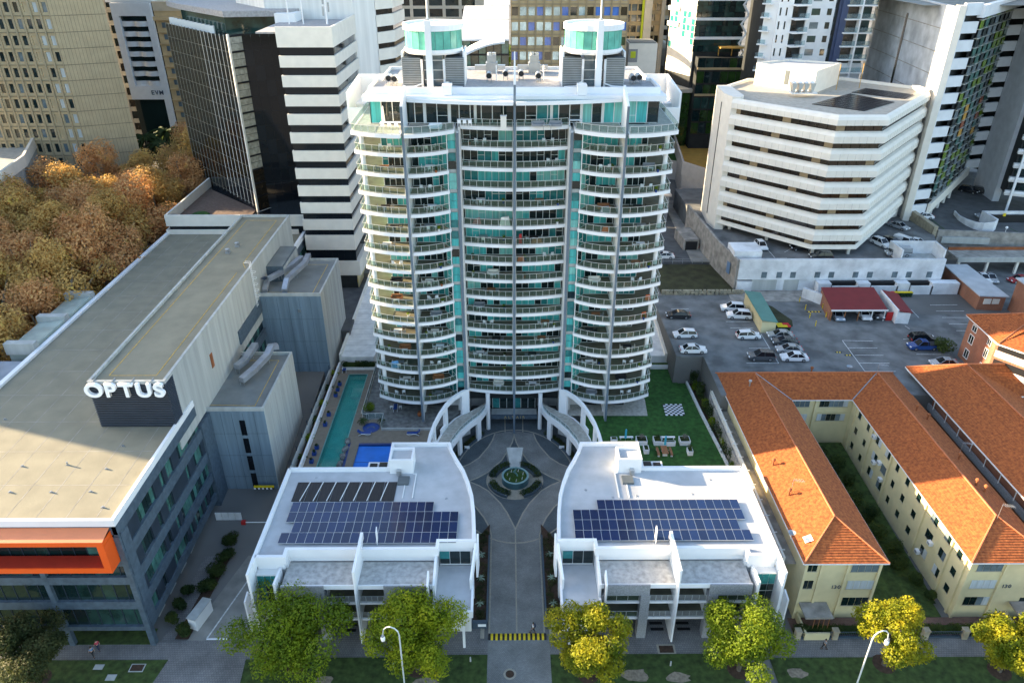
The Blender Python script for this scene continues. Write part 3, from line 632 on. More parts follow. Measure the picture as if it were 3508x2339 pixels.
# ============================================================ PODIUM, BRIDGES, POOL, GARDEN
DZ = 4.5
def s2(x, y, z): return at(800 + x * .4252, 1700 + y * .4252, z)
def s3(x, y, z): return at(1700 + x * .4464, 1700 + y * .4464, z)
def c5(x, y, z): return at(1000 + x * .38265, 1150 + y * .38265, z)
def c6(x, y, z): return at(1700 + x * .41455, 1150 + y * .41455, z)
arch = [(7.6, 103.6), (8.6, 103.0), (9.9, 101.6), (11.0, 99.6), (11.85, 97.2), (12.5, 94.6), (12.9, 92.0), (13.1, 89.0), (13.0, 86.6)]
inner = [(4.6, 106.5), (4.9, 104.2), (5.7, 102.3), (7.3, 100.2), (8.7, 97.9), (9.9, 95.0), (10.5, 92.6), (10.7, 89.6), (10.6, 86.6)]
for s in (-1, 1):
 mx = lambda pts: [(X0 + s * x, y) for x, y in pts]
 side = 'left' if s < 0 else 'right'
 br = thing('curved_walkway', 'curved raised stone walkway on white piers round the %s of the court' % side, 'walkway', (X0 + s * 10, 97, 0), group='curved walkways flanking the court')
 MB().prism(mx(inner + arch[::-1]), DZ - .55, DZ).build('deck', 'white', br)
 f = MB().prism(mx([(x + .12, y) for x, y in inner] + [(x - .2, y) for x, y in arch[::-1]]), DZ + .002, DZ + .03).build('stone_floor', 'travertine', br)
 b = MB(); b.strip(mx(inner), .2, DZ - .85, DZ + .25); b.build('edge_beam', 'white', br)
 rb = rail(mx(inner[1:-1]), DZ + .25, 1.3, br, Pieces('glass_panel', 'clear_glass', br), MB(), .8)
 rb.build('railing', 'rail', br)
 P = Pieces('glass_panel', 'clear_glass', br)
 for i in range(1, len(inner) - 2):
  a, c = mx([inner[i]])[0], mx([inner[i + 1]])[0]; F = Fr(a, c); P.add(F, .05, F.L - .05, -.01, .01, DZ + .3, DZ + 1.0)
 P.flush()
 zb = DZ
 wall = thing('arch_wall', 'tall curved white wall with openings along the %s walkway' % side, 'wall', (X0 + s * 11, 97, DZ), group='curved white walls beside the court')
 topz = [9.1, 9.1, 9.0, 8.9, 8.75, 8.6, 8.4, 8.2, 8.0]
 b = MB(); b.strip(mx(arch), .22, [z - (.75) for z in topz], topz); b.build('head_beam', 'white', wall)
 for i, ww in ((0, .9), (1, .25), (3, .8), (5, .75), (7, .8)):
  p, q = Vector(arch[i]), Vector(arch[i + 1]); d = (q - p).normalized(); e = p + d * ww * 1.35
  MB().strip(mx([tuple(p), tuple(e)]), .2, 3.6, topz[i] - .74 if i else topz[0] - .74).build('pier', 'white', wall)
 b = MB(); b.strip(mx(arch[3:5]), .14, DZ, DZ + .9); b.build('low_wall', 'white', wall)
 MB().strip(mx(arch), .18, 0, DZ - .02).build('retaining_wall', 'white_old', wall)
 for i in (2, 4, 6, 7):
  p = Vector(inner[i]); q = Vector(inner[i + 1]); d = (q - p).normalized(); MB().strip(mx([tuple(p), tuple(p + d * 1.0)]), .2, 0, DZ - .86).build('pier', 'white', br)
 x, y = X0 + s * 4.45, 105.0
 MB().lathe([(0, .02), (.36, .02), (.36, 7.4), (0, 7.4)], x, y, 16).build('round_column', 'white', tower)
 bed = [(X0 + s * (ea + .15) * math.cos(t), ey + (eb + .1) * math.sin(t)) for t in [R(12 + 5 * i) for i in range(10)]]
 bed2 = [(X0 + s * (ea + 1.3) * math.cos(t), ey + (eb + 1.0) * math.sin(t)) for t in [R(12 + 5 * i) for i in range(10)]]
 pb = thing('planter_bed', 'curved dark kerbed planting bed at the %s edge of the court' % side, 'planter', (X0 + s * 9, 97, 0))
 MB().strip(bed, .12, 0, .45).build('kerb', 'slate_blue', pb); MB().prism(bed + bed2[::-1], 0, .3).build('soil', 'mulch', pb)
 x, y = bed[5]; MB().box(x - .45, x + .45, y - .35, y - .28, .3, .85).build('sign_plate', 'letter_white', pb)
# lobby
lob = thing('entrance_lobby', 'glazed two storey entrance lobby with gold lettering under the tower', 'lobby', (X0, 108, 0))
MB().box(X0 - 4.0, X0 + 4.0, 108.25, 112, 0, 7.4).build('interior', 'dark_room', lob)
for i in range(6):
 bpiece('glass_panel', 'glass_teal' if i in (0, 3) else 'glass_dark', lob, X0 - 3.7 + i * 1.24, X0 - 3.7 + (i + 1) * 1.24 - .08, 108.1, 108.15, 2.3, 5.6)
for i in range(7): bpiece('mullion', 'rail', lob, X0 - 3.78 + i * 1.24, X0 - 3.70 + i * 1.24, 108.0, 108.2, 2.3, 5.6)
MB().box(X0 - 3.95, X0 + 3.95, 105.9, 107.9, 1.95 + .0, 2.25).build('canopy', 'concrete_pale', lob)
MB().box(X0 - 3.95, X0 + 3.95, 105.6, 105.88, 1.6, 2.4).build('fascia', 'cladding_slate', lob)
MB().box(X0 - 3.95, X0 + 3.95, 107.95, 108.05, 5.62, 6.0).build('head', 'concrete_pale', lob)
L, w = text('ALTAIR', 'letter', 'gold', lob, Matrix.Translation((X0 - 1.75, 105.57, 1.75)) @ TXT, .72, .06, .008, 3.2)
MB().box(X0 - 8, X0 + 8, 108.05, 108.24, 0, 1.9).build('back_wall', 'dark_room', lob)
MB().box(X0 - 15, X0 - 7.7, 104.6, 120, 0, DZ - .01).box(X0 + 7.7, X0 + 15, 104.6, 120, 0, DZ - .01).box(X0 - 7.7, X0 + 7.7, 112.1, 120, 0, 7.5).build('podium_core', 'white_old', tower)
# podium deck masses
def holed(name, mt, outer, z0, z1): return sheet(name, mt, outer, z1, z1 - z0)
# left: pool deck.   lap pool x -29.2..-25.7, y 88.7..115.8
Lx = -31.4
PX0, PX1, PY0, PY1 = -29.1, -25.9, 86.2, 115.6
holed('pool_terrace', 'pool_deck', RB(Lx, PX0, 84.0, 118.6), 0, DZ); holed('pool_terrace', 'pool_deck', RB(PX0, PX1, PY1, 118.6), 0, DZ)
holed('pool_terrace', 'pool_deck', RB(PX1, -24.3, 84.0, 118.6), 0, DZ)
holed('pool_terrace', 'pool_deck', RB(-24.3, -12.1, 95.05, 98.6), 0, DZ)
holed('pool_terrace', 'pool_deck', RB(-24.3, -23.75, 84, 95.05), 0, DZ)
holed('pool_terrace', 'pool_deck', RB(-24.3, -20.7, 98.6, 101.5), 0, DZ)
holed('stone_terrace', 'stone_tile', [(-20.7, 98.6), (-11.6, 98.6), (-10.4, 101.0), (-8.2, 103.4), (-8.2, 107), (-24.3, 118.6), (-24.3, 101.5), (-20.7, 101.5)], 0, DZ)
b = MB().strip([(-20.7, 98.55), (-11.9, 98.55)], .13, DZ, DZ + .35); b.build('terrace_kerb', 'concrete_pale', kind='structure')
pool = thing('lap_pool', 'long narrow teal lap pool beside the left boundary wall', 'swimming pool', (-27.5, 100, DZ))
MB().box(PX0 - .15, PX0, PY0, PY1, DZ - 1.4, DZ + .02).box(PX1, PX1 + .15, PY0, PY1, DZ - 1.4, DZ + .02).box(PX0 - .15, PX1 + .15, PY1, PY1 + .2, DZ - 1.4, DZ + .02).build('coping', 'pool_tile', pool)
MB().box(PX0, PX1, PY0, PY1, DZ - 1.45, DZ - 1.3).build('pool_floor', 'pool_tile', pool)
MB().quad((PX0, PY0, DZ - .12), (PX1, PY0, DZ - .12), (PX1, PY1, DZ - .12), (PX0, PY1, DZ - .12)).build('water', 'water_teal', pool)
bpiece('pool_step', 'concrete_pale', pool, -27.9, -26.2, 109.5, 112.3, DZ - 1.3, DZ - .75)
pb = thing('plunge_pool', 'wide pool under a bright blue cover beside the low roof', 'swimming pool', (-21, 91, DZ))
MB().box(-23.75, -17.6, 85.5, 95.05, DZ - .6, DZ - .3).build('pool_cover', 'cover_blue', pb)
MB().box(-23.75, -17.6, 94.6, 95.05, DZ - .3, DZ - .02).build('coping', 'pool_blue_tile', pb)
MB().box(-23.7, -17.6, 90.55, 90.62, DZ - .3, DZ - .28).build('cover_seam', 'pool_blue_tile', pb)
holed('pool_terrace', 'pool_deck', RB(-17.6, -12.1, 84, 95.05), 0, DZ)
spa = thing('spa_pool', 'small round dark blue spa pool beside the lap pool', 'spa', (-22.5, 99.6, DZ))
x, y = c5(710, 822, DZ); MB().lathe([(1.15, DZ + .03), (1.4, DZ + .03), (1.4, DZ), (1.15, DZ - .0)], x, y, 28).build('rim', 'pool_blue_tile', spa)
MB().lathe([(0, DZ + .015), (1.15, DZ + .015)], x, y, 28).build('water', 'plastic_blue', spa); MB().lathe([(.5, DZ + .02), (.7, DZ + .02)], x, y - .3, 24, 0, math.pi).build('bench', 'cladding_slate', spa)
# rocks on the pool edge
for i, (px, py) in enumerate(((498, 945), (478, 1015), (452, 1085), (430, 1150))):
 x, y = c5(px, py, DZ); b = MB(); rr = random.Random(i)
 for k in range(3): b.lathe([(0, DZ + .55 - .1 * k), (.35, DZ + .4 - .1 * k), (.45, DZ + .1), (.3, DZ)], x + rr.uniform(-.1, .1), y + .4 * k - .4, 7)
 tag(b.build('rock', 'stone_tile'), '%s of the four boulders on the lap pool edge, counted from the tower' % ORD[i], 'rock', 'boulders on the pool edge')
sheet('pool_channel', 'pool_blue_tile', [c5(527, 955, DZ), c5(470, 1180, DZ), c5(445, 1180, DZ), c5(505, 960, DZ)], DZ + .012)
# left boundary walls
bw = thing('boundary_wall', 'stepped white wall with a taller beige fence along the lap pool', 'wall', (Lx, 100, 0))
MB().strip([(Lx, 84.0), (Lx, 118.7)], .15, 0, DZ + .9).build('wall', 'white', bw)
MB().strip([(-32.5, 83), (-32.5, 119.2)], .1, 0, DZ + 1.3).build('fence_panel', 'concrete_pale', bw)
sheet('planting_strip', 'mulch', RB(-32.3, -31.6, 83.5, 118.7), DZ - .1, 4)
for i in range(9): y = 88 + i * 3.4; bpiece('fence_post', 'steel_dark', bw, -32.62, -32.5, y, y + .1, DZ, DZ + 2.2)
# pool fences
fn = thing('pool_fence', 'clear glass and steel fence between the lap pool and the stone terrace', 'fence', (-24.4, 105, DZ))
P = Pieces('glass_panel', 'clear_glass', fn); rb = rail([(-24.45, 118.3), (-24.45, 101.6), (-23.2, 101.3)], DZ, 2.2, fn, P, MB(), 1.2); rb = rail([(-23.6, 101.6), (-20.75, 101.6), (-20.75, 98.7)], DZ, 1.5, fn, P, rb, 1.2); rb.build('railing', 'rail', fn); P.flush()
# garden on the right
holed('garden_lawn', 'turf', [(X0 + 12.6, 86), (33.6, 86), (33.2, 89.3), (32.3, 103), (32.0, 112.4), (30.4, 112.4), (30.3, 117.2), (24.0, 117.2), (22, 118.4), (X0 + 11, 101.0), (X0 + 12.2, 96)], 0, DZ)
sheet('stone_terrace', 'travertine', [(X0 + 9.2, 102.4), (23.3, 102.3), (23.6, 107), (22.8, 118.4), (X0 + 8, 107)], DZ + .012)
b = MB().strip([(33.4, 85), (33.2, 89.3), (32.3, 103), (31.9, 112.3)], .16, 0, DZ + .55); tag(b.build('garden_wall', 'white_old', None), 'low white garden wall with shrubs along the lawn', 'wall')
sheet('planting_strip', 'mulch', [(33.6, 85), (35.0, 85), (34.0, 103), (34.0, 112.4), (32.0, 112.4), (32.5, 103), (33.4, 89.3)], DZ, 4)
pl = thing('planter_box', 'long white planter at the head of the lawn below the white sloping roof', 'planter', (29.5, 117.6, DZ)); MB().box(26.3, 30.3, 117.3, 118.5, DZ, DZ + .8).build('box', 'white', pl); MB().box(26.5, 30.1, 117.5, 118.3, DZ + .8, DZ + .83).build('soil', 'grass', pl)
# giant chess board
cb = thing('chess_board', 'giant black and white checkered board laid in the lawn', 'chess board', (28, 103.8, DZ))
cn = [c6(*p, DZ) for p in ((1375, 565), (1530, 565), (1560, 660), (1400, 660))]
for i in range(8):
 for j in range(8):
  g = lambda u, v: tuple(lerp(lerp(cn[0][q], cn[1][q], u), lerp(cn[3][q], cn[2][q], u), v) for q in (0, 1))
  a, c = g((i + .03) / 8, (j + .97) / 8), g((i + .97) / 8, (j + .03) / 8)
  bpiece('square', 'white' if (i + j) % 2 else 'black', cb, min(a[0], c[0]), min(a[0], c[0]) + .42, min(a[1], c[1]), min(a[1], c[1]) + .42, DZ + .02, DZ + .06)
# white sloping roofs either side of the tower (covered ramps)
for s, nm in ((-1, 'left'), (1, 'right')):
 rf = thing('sloping_roof', 'long white ribbed roof with low parapet running along the %s flank of the tower' % nm, 'roof', (X0 + s * 27, 130, DZ))
 if s < 0: pl_ = [at(1237, 1258, 6.5), at(1320, 1250, 6.5), at(1300, 1000, 8.5), at(1335, 900, 9.5), at(1262, 1000, 9.2)]
 else: pl_ = [at(2235, 1255, 6.5), at(2335, 1252, 6.5), at(2290, 1130, 7.8), at(2262, 985, 9.5), at(2225, 1030, 9.0)]
 z_ = [6.5, 6.5, 8.5, 9.5, 9.2] if s < 0 else [6.5, 6.5, 7.8, 9.5, 9.0]
 if s < 0: q = [(-31.2, 118.9, 6.4), (-25.0, 118.9, 6.4), (-19.5, 150, 9.4), (-30.2, 150, 9.4)]
 else: q = [(23.5, 118.9, 6.4), (29.3, 118.9, 6.4), (29.2, 152, 9.7), (20.5, 152, 9.7)]
 b = MB(); b.v = [(x, y, 0) for x, y, z in q] + q; b.f = [(0, 1, 5, 4), (1, 2, 6, 5), (2, 3, 7, 6), (3, 0, 4, 7)] + [(4, 5, 6, 7)]; b.build('roof_body', 'white_old', rf)
 rb = MB()
 for i in range(1, 17):
  t = i / 17; a = [lerp(q[0][j], q[3][j], t) for j in range(3)]; c = [lerp(q[1][j], q[2][j], t) for j in range(3)]
  rb.quad((a[0], a[1], a[2] + .02), (c[0], c[1], c[2] + .02), (c[0], c[1] + .06, c[2] + .03), (a[0], a[1] + .06, a[2] + .03))
 rb.build('roof_rib', 'concrete_pale', rf, kind='stuff')
 b = MB(); e = ((q[0], q[3]) if s < 0 else (q[1], q[2])); b.strip([e[0][:2], e[1][:2]], .22, [0, 0], [e[0][2] + .5, e[1][2] + .5]); b.build('parapet', 'cream_white', rf)
# ============================================================ THE TWO LOW WHITE BUILDINGS
def low_building(s):
 side = 'left' if s < 0 else 'right'
 X = lambda x: X0 + s * x
 mx = lambda pts: [(X(x), y) for x, y in pts]
 bb = lambda mb, x0, x1, y0, y1, z0, z1: mb.box(*sorted((X(x0), X(x1))), y0, y1, z0, z1)
 t = thing('low_apartment_building', 'low white flat roofed apartment block %s of the driveway with solar panels on its roof' % side, 'apartment building', (X(18), 72, 0))
 RZ2 = 10.55
 main = [(31.1, 63.3), (31.1, 80.7), (17.5, 80.7), (17.6, 86.3), (9.5, 86.3), (9.1, 84.6), (8.2, 82.4), (7.2, 80.2), (6.4, 77.6), (5.8, 75.0), (5.45, 72.0), (5.25, 69.0), (5.15, 66.9), (9.55, 66.9), (9.6, 65.6), (27.6, 65.6), (27.6, 64.4), (31.0, 64.4)]
 pts = mx(main)
 b = MB(); b.prism(mx([(30.9, 64.8), (30.9, 80.5), (17.7, 80.5), (17.8, 86.1), (9.7, 86.1), (8.4, 82.4), (7.4, 80.2), (6.6, 77.6), (6.0, 75.0), (5.65, 72.0), (5.45, 69.0), (5.4, 67.4), (9.7, 67.4), (9.7, 66.0), (27.5, 66.0), (27.5, 64.8)]), 0, RZ2 - .02); b.build('wall', 'white', t)
 MB().prism(mx([(30.85, 64.85), (30.85, 80.4), (17.8, 80.4), (17.9, 86.0), (9.8, 86.0), (8.5, 82.4), (7.5, 80.2), (6.7, 77.6), (6.1, 75.0), (5.75, 72.0), (5.55, 69.0), (5.5, 67.5), (9.8, 67.5), (9.8, 66.1), (27.4, 66.1), (27.4, 64.85)]), RZ2 - .01, RZ2 + .02).build('roof_deck', 'roof_white', t)
 b = MB(); b.strip(pts[1:], .2, 9.9, 11.05); b.strip([pts[0], pts[1]], .2, 9.5, 11.05); b.build('parapet', 'white', t)
 b = MB(); bb(b, 9.7, 27.5, 65.7, 66.0, 8.9, 9.9); bb(b, 5.4, 9.5, 66.9, 67.3, 9.1, 9.9); bb(b, 27.7, 30.9, 64.3, 64.79, 9.0, 9.9); b.build('fascia', 'white', t)
 b = MB(); bb(b, 9.8, 27.6, 61.9, 65.68, 8.2, 8.75); b.build('front_roof', 'roof_stained', t)
 b = MB(); bb(b, 9.7, 27.6, 61.75, 61.89, 8.3, 8.95); b.build('roof_edge', 'white', t)
 for z in (2.9, 5.6):
  b = MB(); bb(b, 9.8, 27.5, 61.9, 66.0, z, z + .35); b.build('balcony_slab', 'white', t); b = MB(); bb(b, 10, 27.3, 62.1, 65.4, z + .36, z + .38); b.build('balcony_floor', 'balcony_tile', t)
 b = MB()
 bb(b, 9.8, 27.5, 65.5, 65.98, 0, 8.2); b.build('recess_wall', 'dark_room', t)
 P = Pieces('window_pane', 'glass_dark', t)
 Fx = Fr(*( ((X(9.9), 65.45), (X(27.4), 65.45)) if s > 0 else ((X(27.4), 65.45), (X(9.9), 65.45))))
 for z in (3.3, 6.0):
  for i in range(14): P.add(Fx, .2 + i * 1.24, .2 + i * 1.24 + 1.16, 0, .04, z, z + 2.1, rnd.choice(['glass_dark', 'glass_dark', 'glass_office', 'curtain_white']))
 P.flush()
 for x0 in (10.0, 14.9, 18.7, 22.55, 27.3): b = MB(); bb(b, x0, x0 + .22, 62.7, 65.44, 3.25, 8.19); b.build('party_wall', 'white_old', t)
 for x0, x1, name in ((10.2, 15.6, 'f'), (22.6, 27.6, 'g')):
  b = MB(); bb(b, x0, x1, 61.55, 61.74, 7.35, 9.0); b.build('stone_frame', 'cladding_grey', t)
 for x0 in (14.6, 22.6):
  b = MB(); bb(b, x0, x0 + 1.1, 61.50, 62.6, 0, 7.349); b.build('stone_pier', 'cladding_grey', t)
 b = MB(); bb(b, 9.9, 10.5, 61.6, 62.4, 2.9, 7.349); b.build('stone_pier', 'cladding_grey', t)
 P = Pieces('glass_panel', 'rail_glass', t); rb = MB()
 for z in (3.25, 5.95):
  for x0, x1 in ((10.5, 14.5), (23.8, 27.4)):
   pp = mx([(x0, 61.95), (x1, 61.95)]); rail(pp, z, 1.3, t, P, rb, 1.0)
  for x0, x1 in ((15.8, 18.6), (19.1, 22.5)):
   pp = mx([(x0, 61.95), (x1, 61.95)])
   for h in (.2, .4, .6, .8, 1.0): rb.strip(pp, .02, z + h - .04, z + h)
   for i in range(5): x = lerp(pp[0][0], pp[1][0], i / 4); rb.box(x - .03, x + .03, 61.9, 61.96, z, z + .96)
 P.flush(); rb.build('railing', 'rail', t)
 def blade(x, y0, y1, z0, ztop0, ztop1, w=.16, nm='blade_wall'):
  b = MB(); prof = [(y0, z0), (y1, z0), (y1, ztop1), (y0, ztop0)]; n = 4; xx = X(x)
  b.v = [(xx - w, p[0], p[1]) for p in prof] + [(xx + w, p[0], p[1]) for p in prof]; b.f = [(0, 1, 2, 3), (7, 6, 5, 4)] + [(i, n + i, n + (i + 1) % n, (i + 1) % n) for i in range(n)]
  b.build(nm, 'white', t)
 blade(18.8, 61.3, 67.4, 0, 11.6, 11.9); blade(18.8 - .0, 60.9, 61.29, 0, 7.0, 11.4, .1)
 blade(28.2, 61.4, 64.2, 2.0, 9.6, 9.4, .14); blade(31.15, 61.6, 64.3, 0, 10.9, 11.1, .14); blade(10.4, 61.0, 62.6, 3, 9.6, 10.4, .1)
 b = MB(); b.strip(mx([(16.9, 66.6), (17.0, 67.6)]), .06, 9, 12.6); b.build('rod', 'white', t)
 MBb = MB(); bb(MBb, 28.4, 30.9, 63.2, 64.78, 3.0, 3.3); MBb.build('balcony_slab', 'white', t)
 for j, z in enumerate((3.4, 4.5, 6.2, 7.3)):
  for i in range(3): bpiece('window_pane', 'glass_teal' if i == (0 if s > 0 else 2) or j > 2 else 'glass_dark', t, *sorted((X(28.45 + i * .82), X(28.45 + i * .82 + .76))), 63.3, 63.36, z, z + (1.0 if j % 2 == 0 else 1.55))
 b = MB(); bb(b, 28.35, 30.95, 63.37, 64.79, 3.35, 9.0); b.build('bay_wall', 'frame_white', t)
 for j, (z, h) in enumerate(((7.2, .75), (8.0, 1.2))):
  for i in range(3): bpiece('window_pane', 'glass_teal' if i == (2 if s < 0 else 0) and j else 'glass_dark', t, *sorted((X(5.7 + i * 1.28), X(5.7 + i * 1.28 + 1.2))), 66.82, 66.88, z, z + h)
 b = MB(); bb(b, 5.6, 9.5, 66.89, 67.35, 6.9, 9.1); b.build('gable_wall', 'frame_white', t)
 b = MB(); b.prism(mx([(5.4, 66.85), (5.3, 59.7), (9.6, 59.7), (9.6, 66.85)]), 6.3, 6.85); b.build('low_roof', 'roof_white', t)
 b = MB(); b.strip(mx([(5.5, 67.3), (5.3, 63), (5.25, 59.6), (9.75, 59.6), (9.75, 61.5)]), .13, 6.1, 7.1); b.strip(mx([(9.75, 61.55), (9.75, 66.8)]), .13, 6.1, [9.1, 10.2]); b.build('low_parapet', 'white', t)
 b = MB(); b.prism(mx([(5.6, 66.8), (5.6, 62.6), (9.6, 62.6), (9.6, 66.8)]), 0, 6.29); b.build('low_wall', 'white_old', t)
 b = MB(); bb(b, 6.2, 6.5, 60.2, 60.5, 0, 6.2); b.build('post', 'white', t)
 for (xa, ya, xb, yb, zl, zh) in ((5.0, 66.4, 5.5, 62.9, 6.9, 10.4), (4.75, 67.5, 4.85, 65.7, 6.2, 10.9)):
  b = MB(); b.v = []; w = .12
  for q in (-w, w): b.v += [(X(xa) + q, ya, zl + (0 if xa < 5 else 2.5)), (X(xb) + q, yb, zl - .2), (X(xb) + q, yb, zh - 1.8), (X(xa) + q, ya, zh + .6)]
  b.f = [(0, 1, 2, 3), (7, 6, 5, 4), (0, 4, 5, 1), (1, 5, 6, 2), (2, 6, 7, 3), (3, 7, 4, 0)]; b.build('screen_wall', 'white', t)
 blade(32.7, 62.6, 64.0, 0, 5.3, 5.6, .1); b = MB(); bb(b, 31.4, 32.6, 63.9, 64.1, 2.2, 5.3); b.build('gate_head', 'white', t); b = MB(); bb(b, 31.4, 32.6, 64.11, 80, 0, 3.4); b.build('side_store', 'white_old', t)
 b = MB(); bb(b, 14.0, 17.2, 80.0, 82.8, RZ2, 12.6); b.build('roof_hut', 'white', t); b = MB(); bb(b, 14.3, 16.9, 80.3, 82.5, 12.61, 12.63); b.build('hut_roof', 'roof_white', t)
 b = MB(); b.strip(mx([(14.1, 80.1), (17.1, 80.1), (17.1, 82.7), (14.1, 82.7)]), .13, 12.5, 12.95, closed=True); b.build('hut_parapet', 'white', t)
 b = MB(); bb(b, 14.4, 15.9, 77.6, 79.2, RZ2 + .03, RZ2 + .3); b.build('skylight', 'louvre_dark', t)
 b = MB(); bb(b, 15.6, 16.2, 79.4, 79.95, RZ2 + .2, RZ2 + .9); b.build('condenser', 'metal', t)
 b = MB(); bb(b, 17.6, 20.6, 80.9, 82.9, DZ, 10.3); b.build('service_yard_wall', 'white', t)
 b = MB(); bb(b, 17.9, 19.0, 81.2, 82.6, 10.31, 10.5); bb(b, 19.3, 20.3, 81.2, 82.4, 10.31, 10.5); b.build('service_opening', 'black', t)
 b = MB(); b.strip(mx([(14.0, 79.9), (13.6, 79.9), (13.6, 74.9)]) , .07, RZ2 + .03, RZ2 + .15); b.strip(mx([(14.9, 77.5), (14.9, 74.9)]), .06, RZ2 + .03, RZ2 + .14); b.build('cable_tray', 'frame_white', t)
 rr = random.Random(3 + s)
 for i in range(5):
  x, y = X(rr.uniform(8, 28)), rr.uniform(74.5, 79.5); MB().lathe([(0, RZ2 + .06), (.17, RZ2 + .06), (.2, RZ2 + .02)], x, y, 10).build('roof_drain', 'metal_grey', t)
 for z in (.2,):
  for i in range(3):
   for x0 in (16.6, 19.9): b = MB(); bb(b, x0, x0 + 1.6, 62.6 + i * .9, 63.0 + i * .9, .03, .06); b.build('vent_grate', 'black', t)
 return t
low_building(-1); low_building(1)
# solar panels: each panel a thing of the roof array
def array(s, rows, label):
 t = thing('solar_array', label, 'solar panels', (X0 + s * 18, 70, 10.6)); n = 0
 for (xa, xb, y0, y1, k) in rows:
  w = (xb - xa) / k
  for i in range(k):
   key = ('sol', round(w, 2), round(y1 - y0, 2))
   if key not in _bm:
    ww, hh = (w - .06) / 2, (y1 - y0 - .06) / 2; _bm[key] = MB().box(-ww, ww, -hh, hh, 0, .05).mesh('panel', 'solar')
    _bm[key + ('f',)] = MB().box(-w / 2 + .003, w / 2 - .003, -(y1 - y0) / 2 + .003, (y1 - y0) / 2 - .003, -.03, .035).mesh('panel_frame', 'panel_frame')
   for kk in (key + ('f',), key):
    o = bpy.data.objects.new('panel' if kk == key else 'panel_frame', _bm[kk]); link(o, t, TR(xa + w * (i + .5), (y0 + y1) / 2, 10.86))
 b = MB()
 for (xa, xb, y0, y1, k) in rows:
  for x in [xa + .5 + j * 2.2 for j in range(int((xb - xa) / 2.2) + 1)]: b.box(x - .03, x + .03, y0 + .2, y0 + .3, 10.58, 10.82).box(x - .03, x + .03, y1 - .3, y1 - .2, 10.58, 10.82)
 b.build('mounting', 'metal', t, kind='stuff')
array(-1, [(-28.05, -6.4, 66.6, 68.4, 20), (-26.9, -6.4, 68.42, 70.25, 19), (-28.0, -6.4, 70.27, 72.1, 20), (-28.0, -9.7, 72.12, 73.95, 17)], 'four rows of deep blue solar panels beside the black heating mats')
array(1, [(8.1, 29.8, 66.85, 68.65, 20), (8.15, 28.7, 68.67, 70.5, 19), (8.15, 29.8, 70.52, 72.35, 20), (11.4, 29.75, 72.4, 74.2, 17)], 'four rows of solar panels partly in sunlight on the right white roof')
hm = thing('heating_mat', 'black pool heating mats crossed by pale straps behind the solar panels', 'heating mats', (-22, 76.5, 10.6))
for i in range(8):
 x = -28.4 + i * 1.68; bpiece('mat', 'mat_black', hm, x, x + 1.6, 74.4, 78.2, 10.6, 10.66)
for i in range(7): x = -26.9 + i * 1.75; MB().strip([(x - .4, 74.4), (x + .15, 78.2)], .05, 10.67, 10.72).build('strap', 'frame_white', hm)
# ============================================================ OFFICE BLOCK ON THE LEFT
def o8(x, y, z): return at(x * .542, 650 + y * .542, z)
t = thing('office_building', 'long slate grey office block with pale roof, orange window frame and rooftop lettering', 'office building', (-57, 100, 0))
XR, XL, YF, YB, RT = -42.8, -71.6, 60.8, 150.0, 19.5
MB().box(XL + .3, XR - .6, YF + .6, YB, 3.2, RT - .01).build('interior', 'dark_room', t)
MB().box(XL + .5, XR - .5, YF + .5, YB - .4, RT, RT + .12).build('roof_deck', 'roof_beige', t)
b = MB(); b.strip([(XL + .2, YF + .2), (XR - .22, YF + .2), (XR - .22, 84.1)], .2, RT - .4, 20.0); b.strip([(XL + .1, YB), (XL + .1, YF)], .35, RT - .4, 20.0); b.strip([(XL, YB + .3), (XR - .2, YB + .3), (XR - .2, 131)], .3, RT - .4, 20.0); b.build('parapet', 'white', t)
b = MB()
for i in range(1, 14): b.box(XL + .8, XR - 1, YF + 6.3 * i, YF + 6.3 * i + .07, RT + .121, RT + .128)
for i in range(1, 9): b.box(XL + 3.3 * i, XL + 3.3 * i + .07, YF + .8, YB - 1, RT + .121, RT + .129)
b.build('membrane_seam', 'concrete_rough', t, kind='stuff')
rr = random.Random(5)
for i, (px, py) in enumerate(((388, 322), (130, 330), (520, 475), (590, 565), (705, 215), (295, 478), (610, 345), (60, 478), (30, 62))):
 x, y = at(px * .5988, 1400 + py * .5988, RT + .12); h = .5 if i == 0 else .22
 b = MB().lathe([(0, RT + .12 + h), (.1, RT + .12 + h), (.1, RT + .12)], x, y, 8).box(x - .25, x + .25, y - .06, y + .06, RT + .125, RT + .2)
 tag(b.build('roof_vent', 'metal_grey'), ['white roof vent pipe near the middle of the sunlit roof', 'small drain cap left of the tallest roof vent', 'rusty vent cap towards the front right of the roof', 'vent cap nearest the right front roof corner', 'vent cap below the shadow of the lettered box', 'low vent left of the tall roof vent, nearer the front', 'faint cap by the bleached roof patch', 'small cap near the left front of the roof', 'small cap near the top left of the sunlit roof'][i], 'roof vent', 'caps on the sunlit roof')
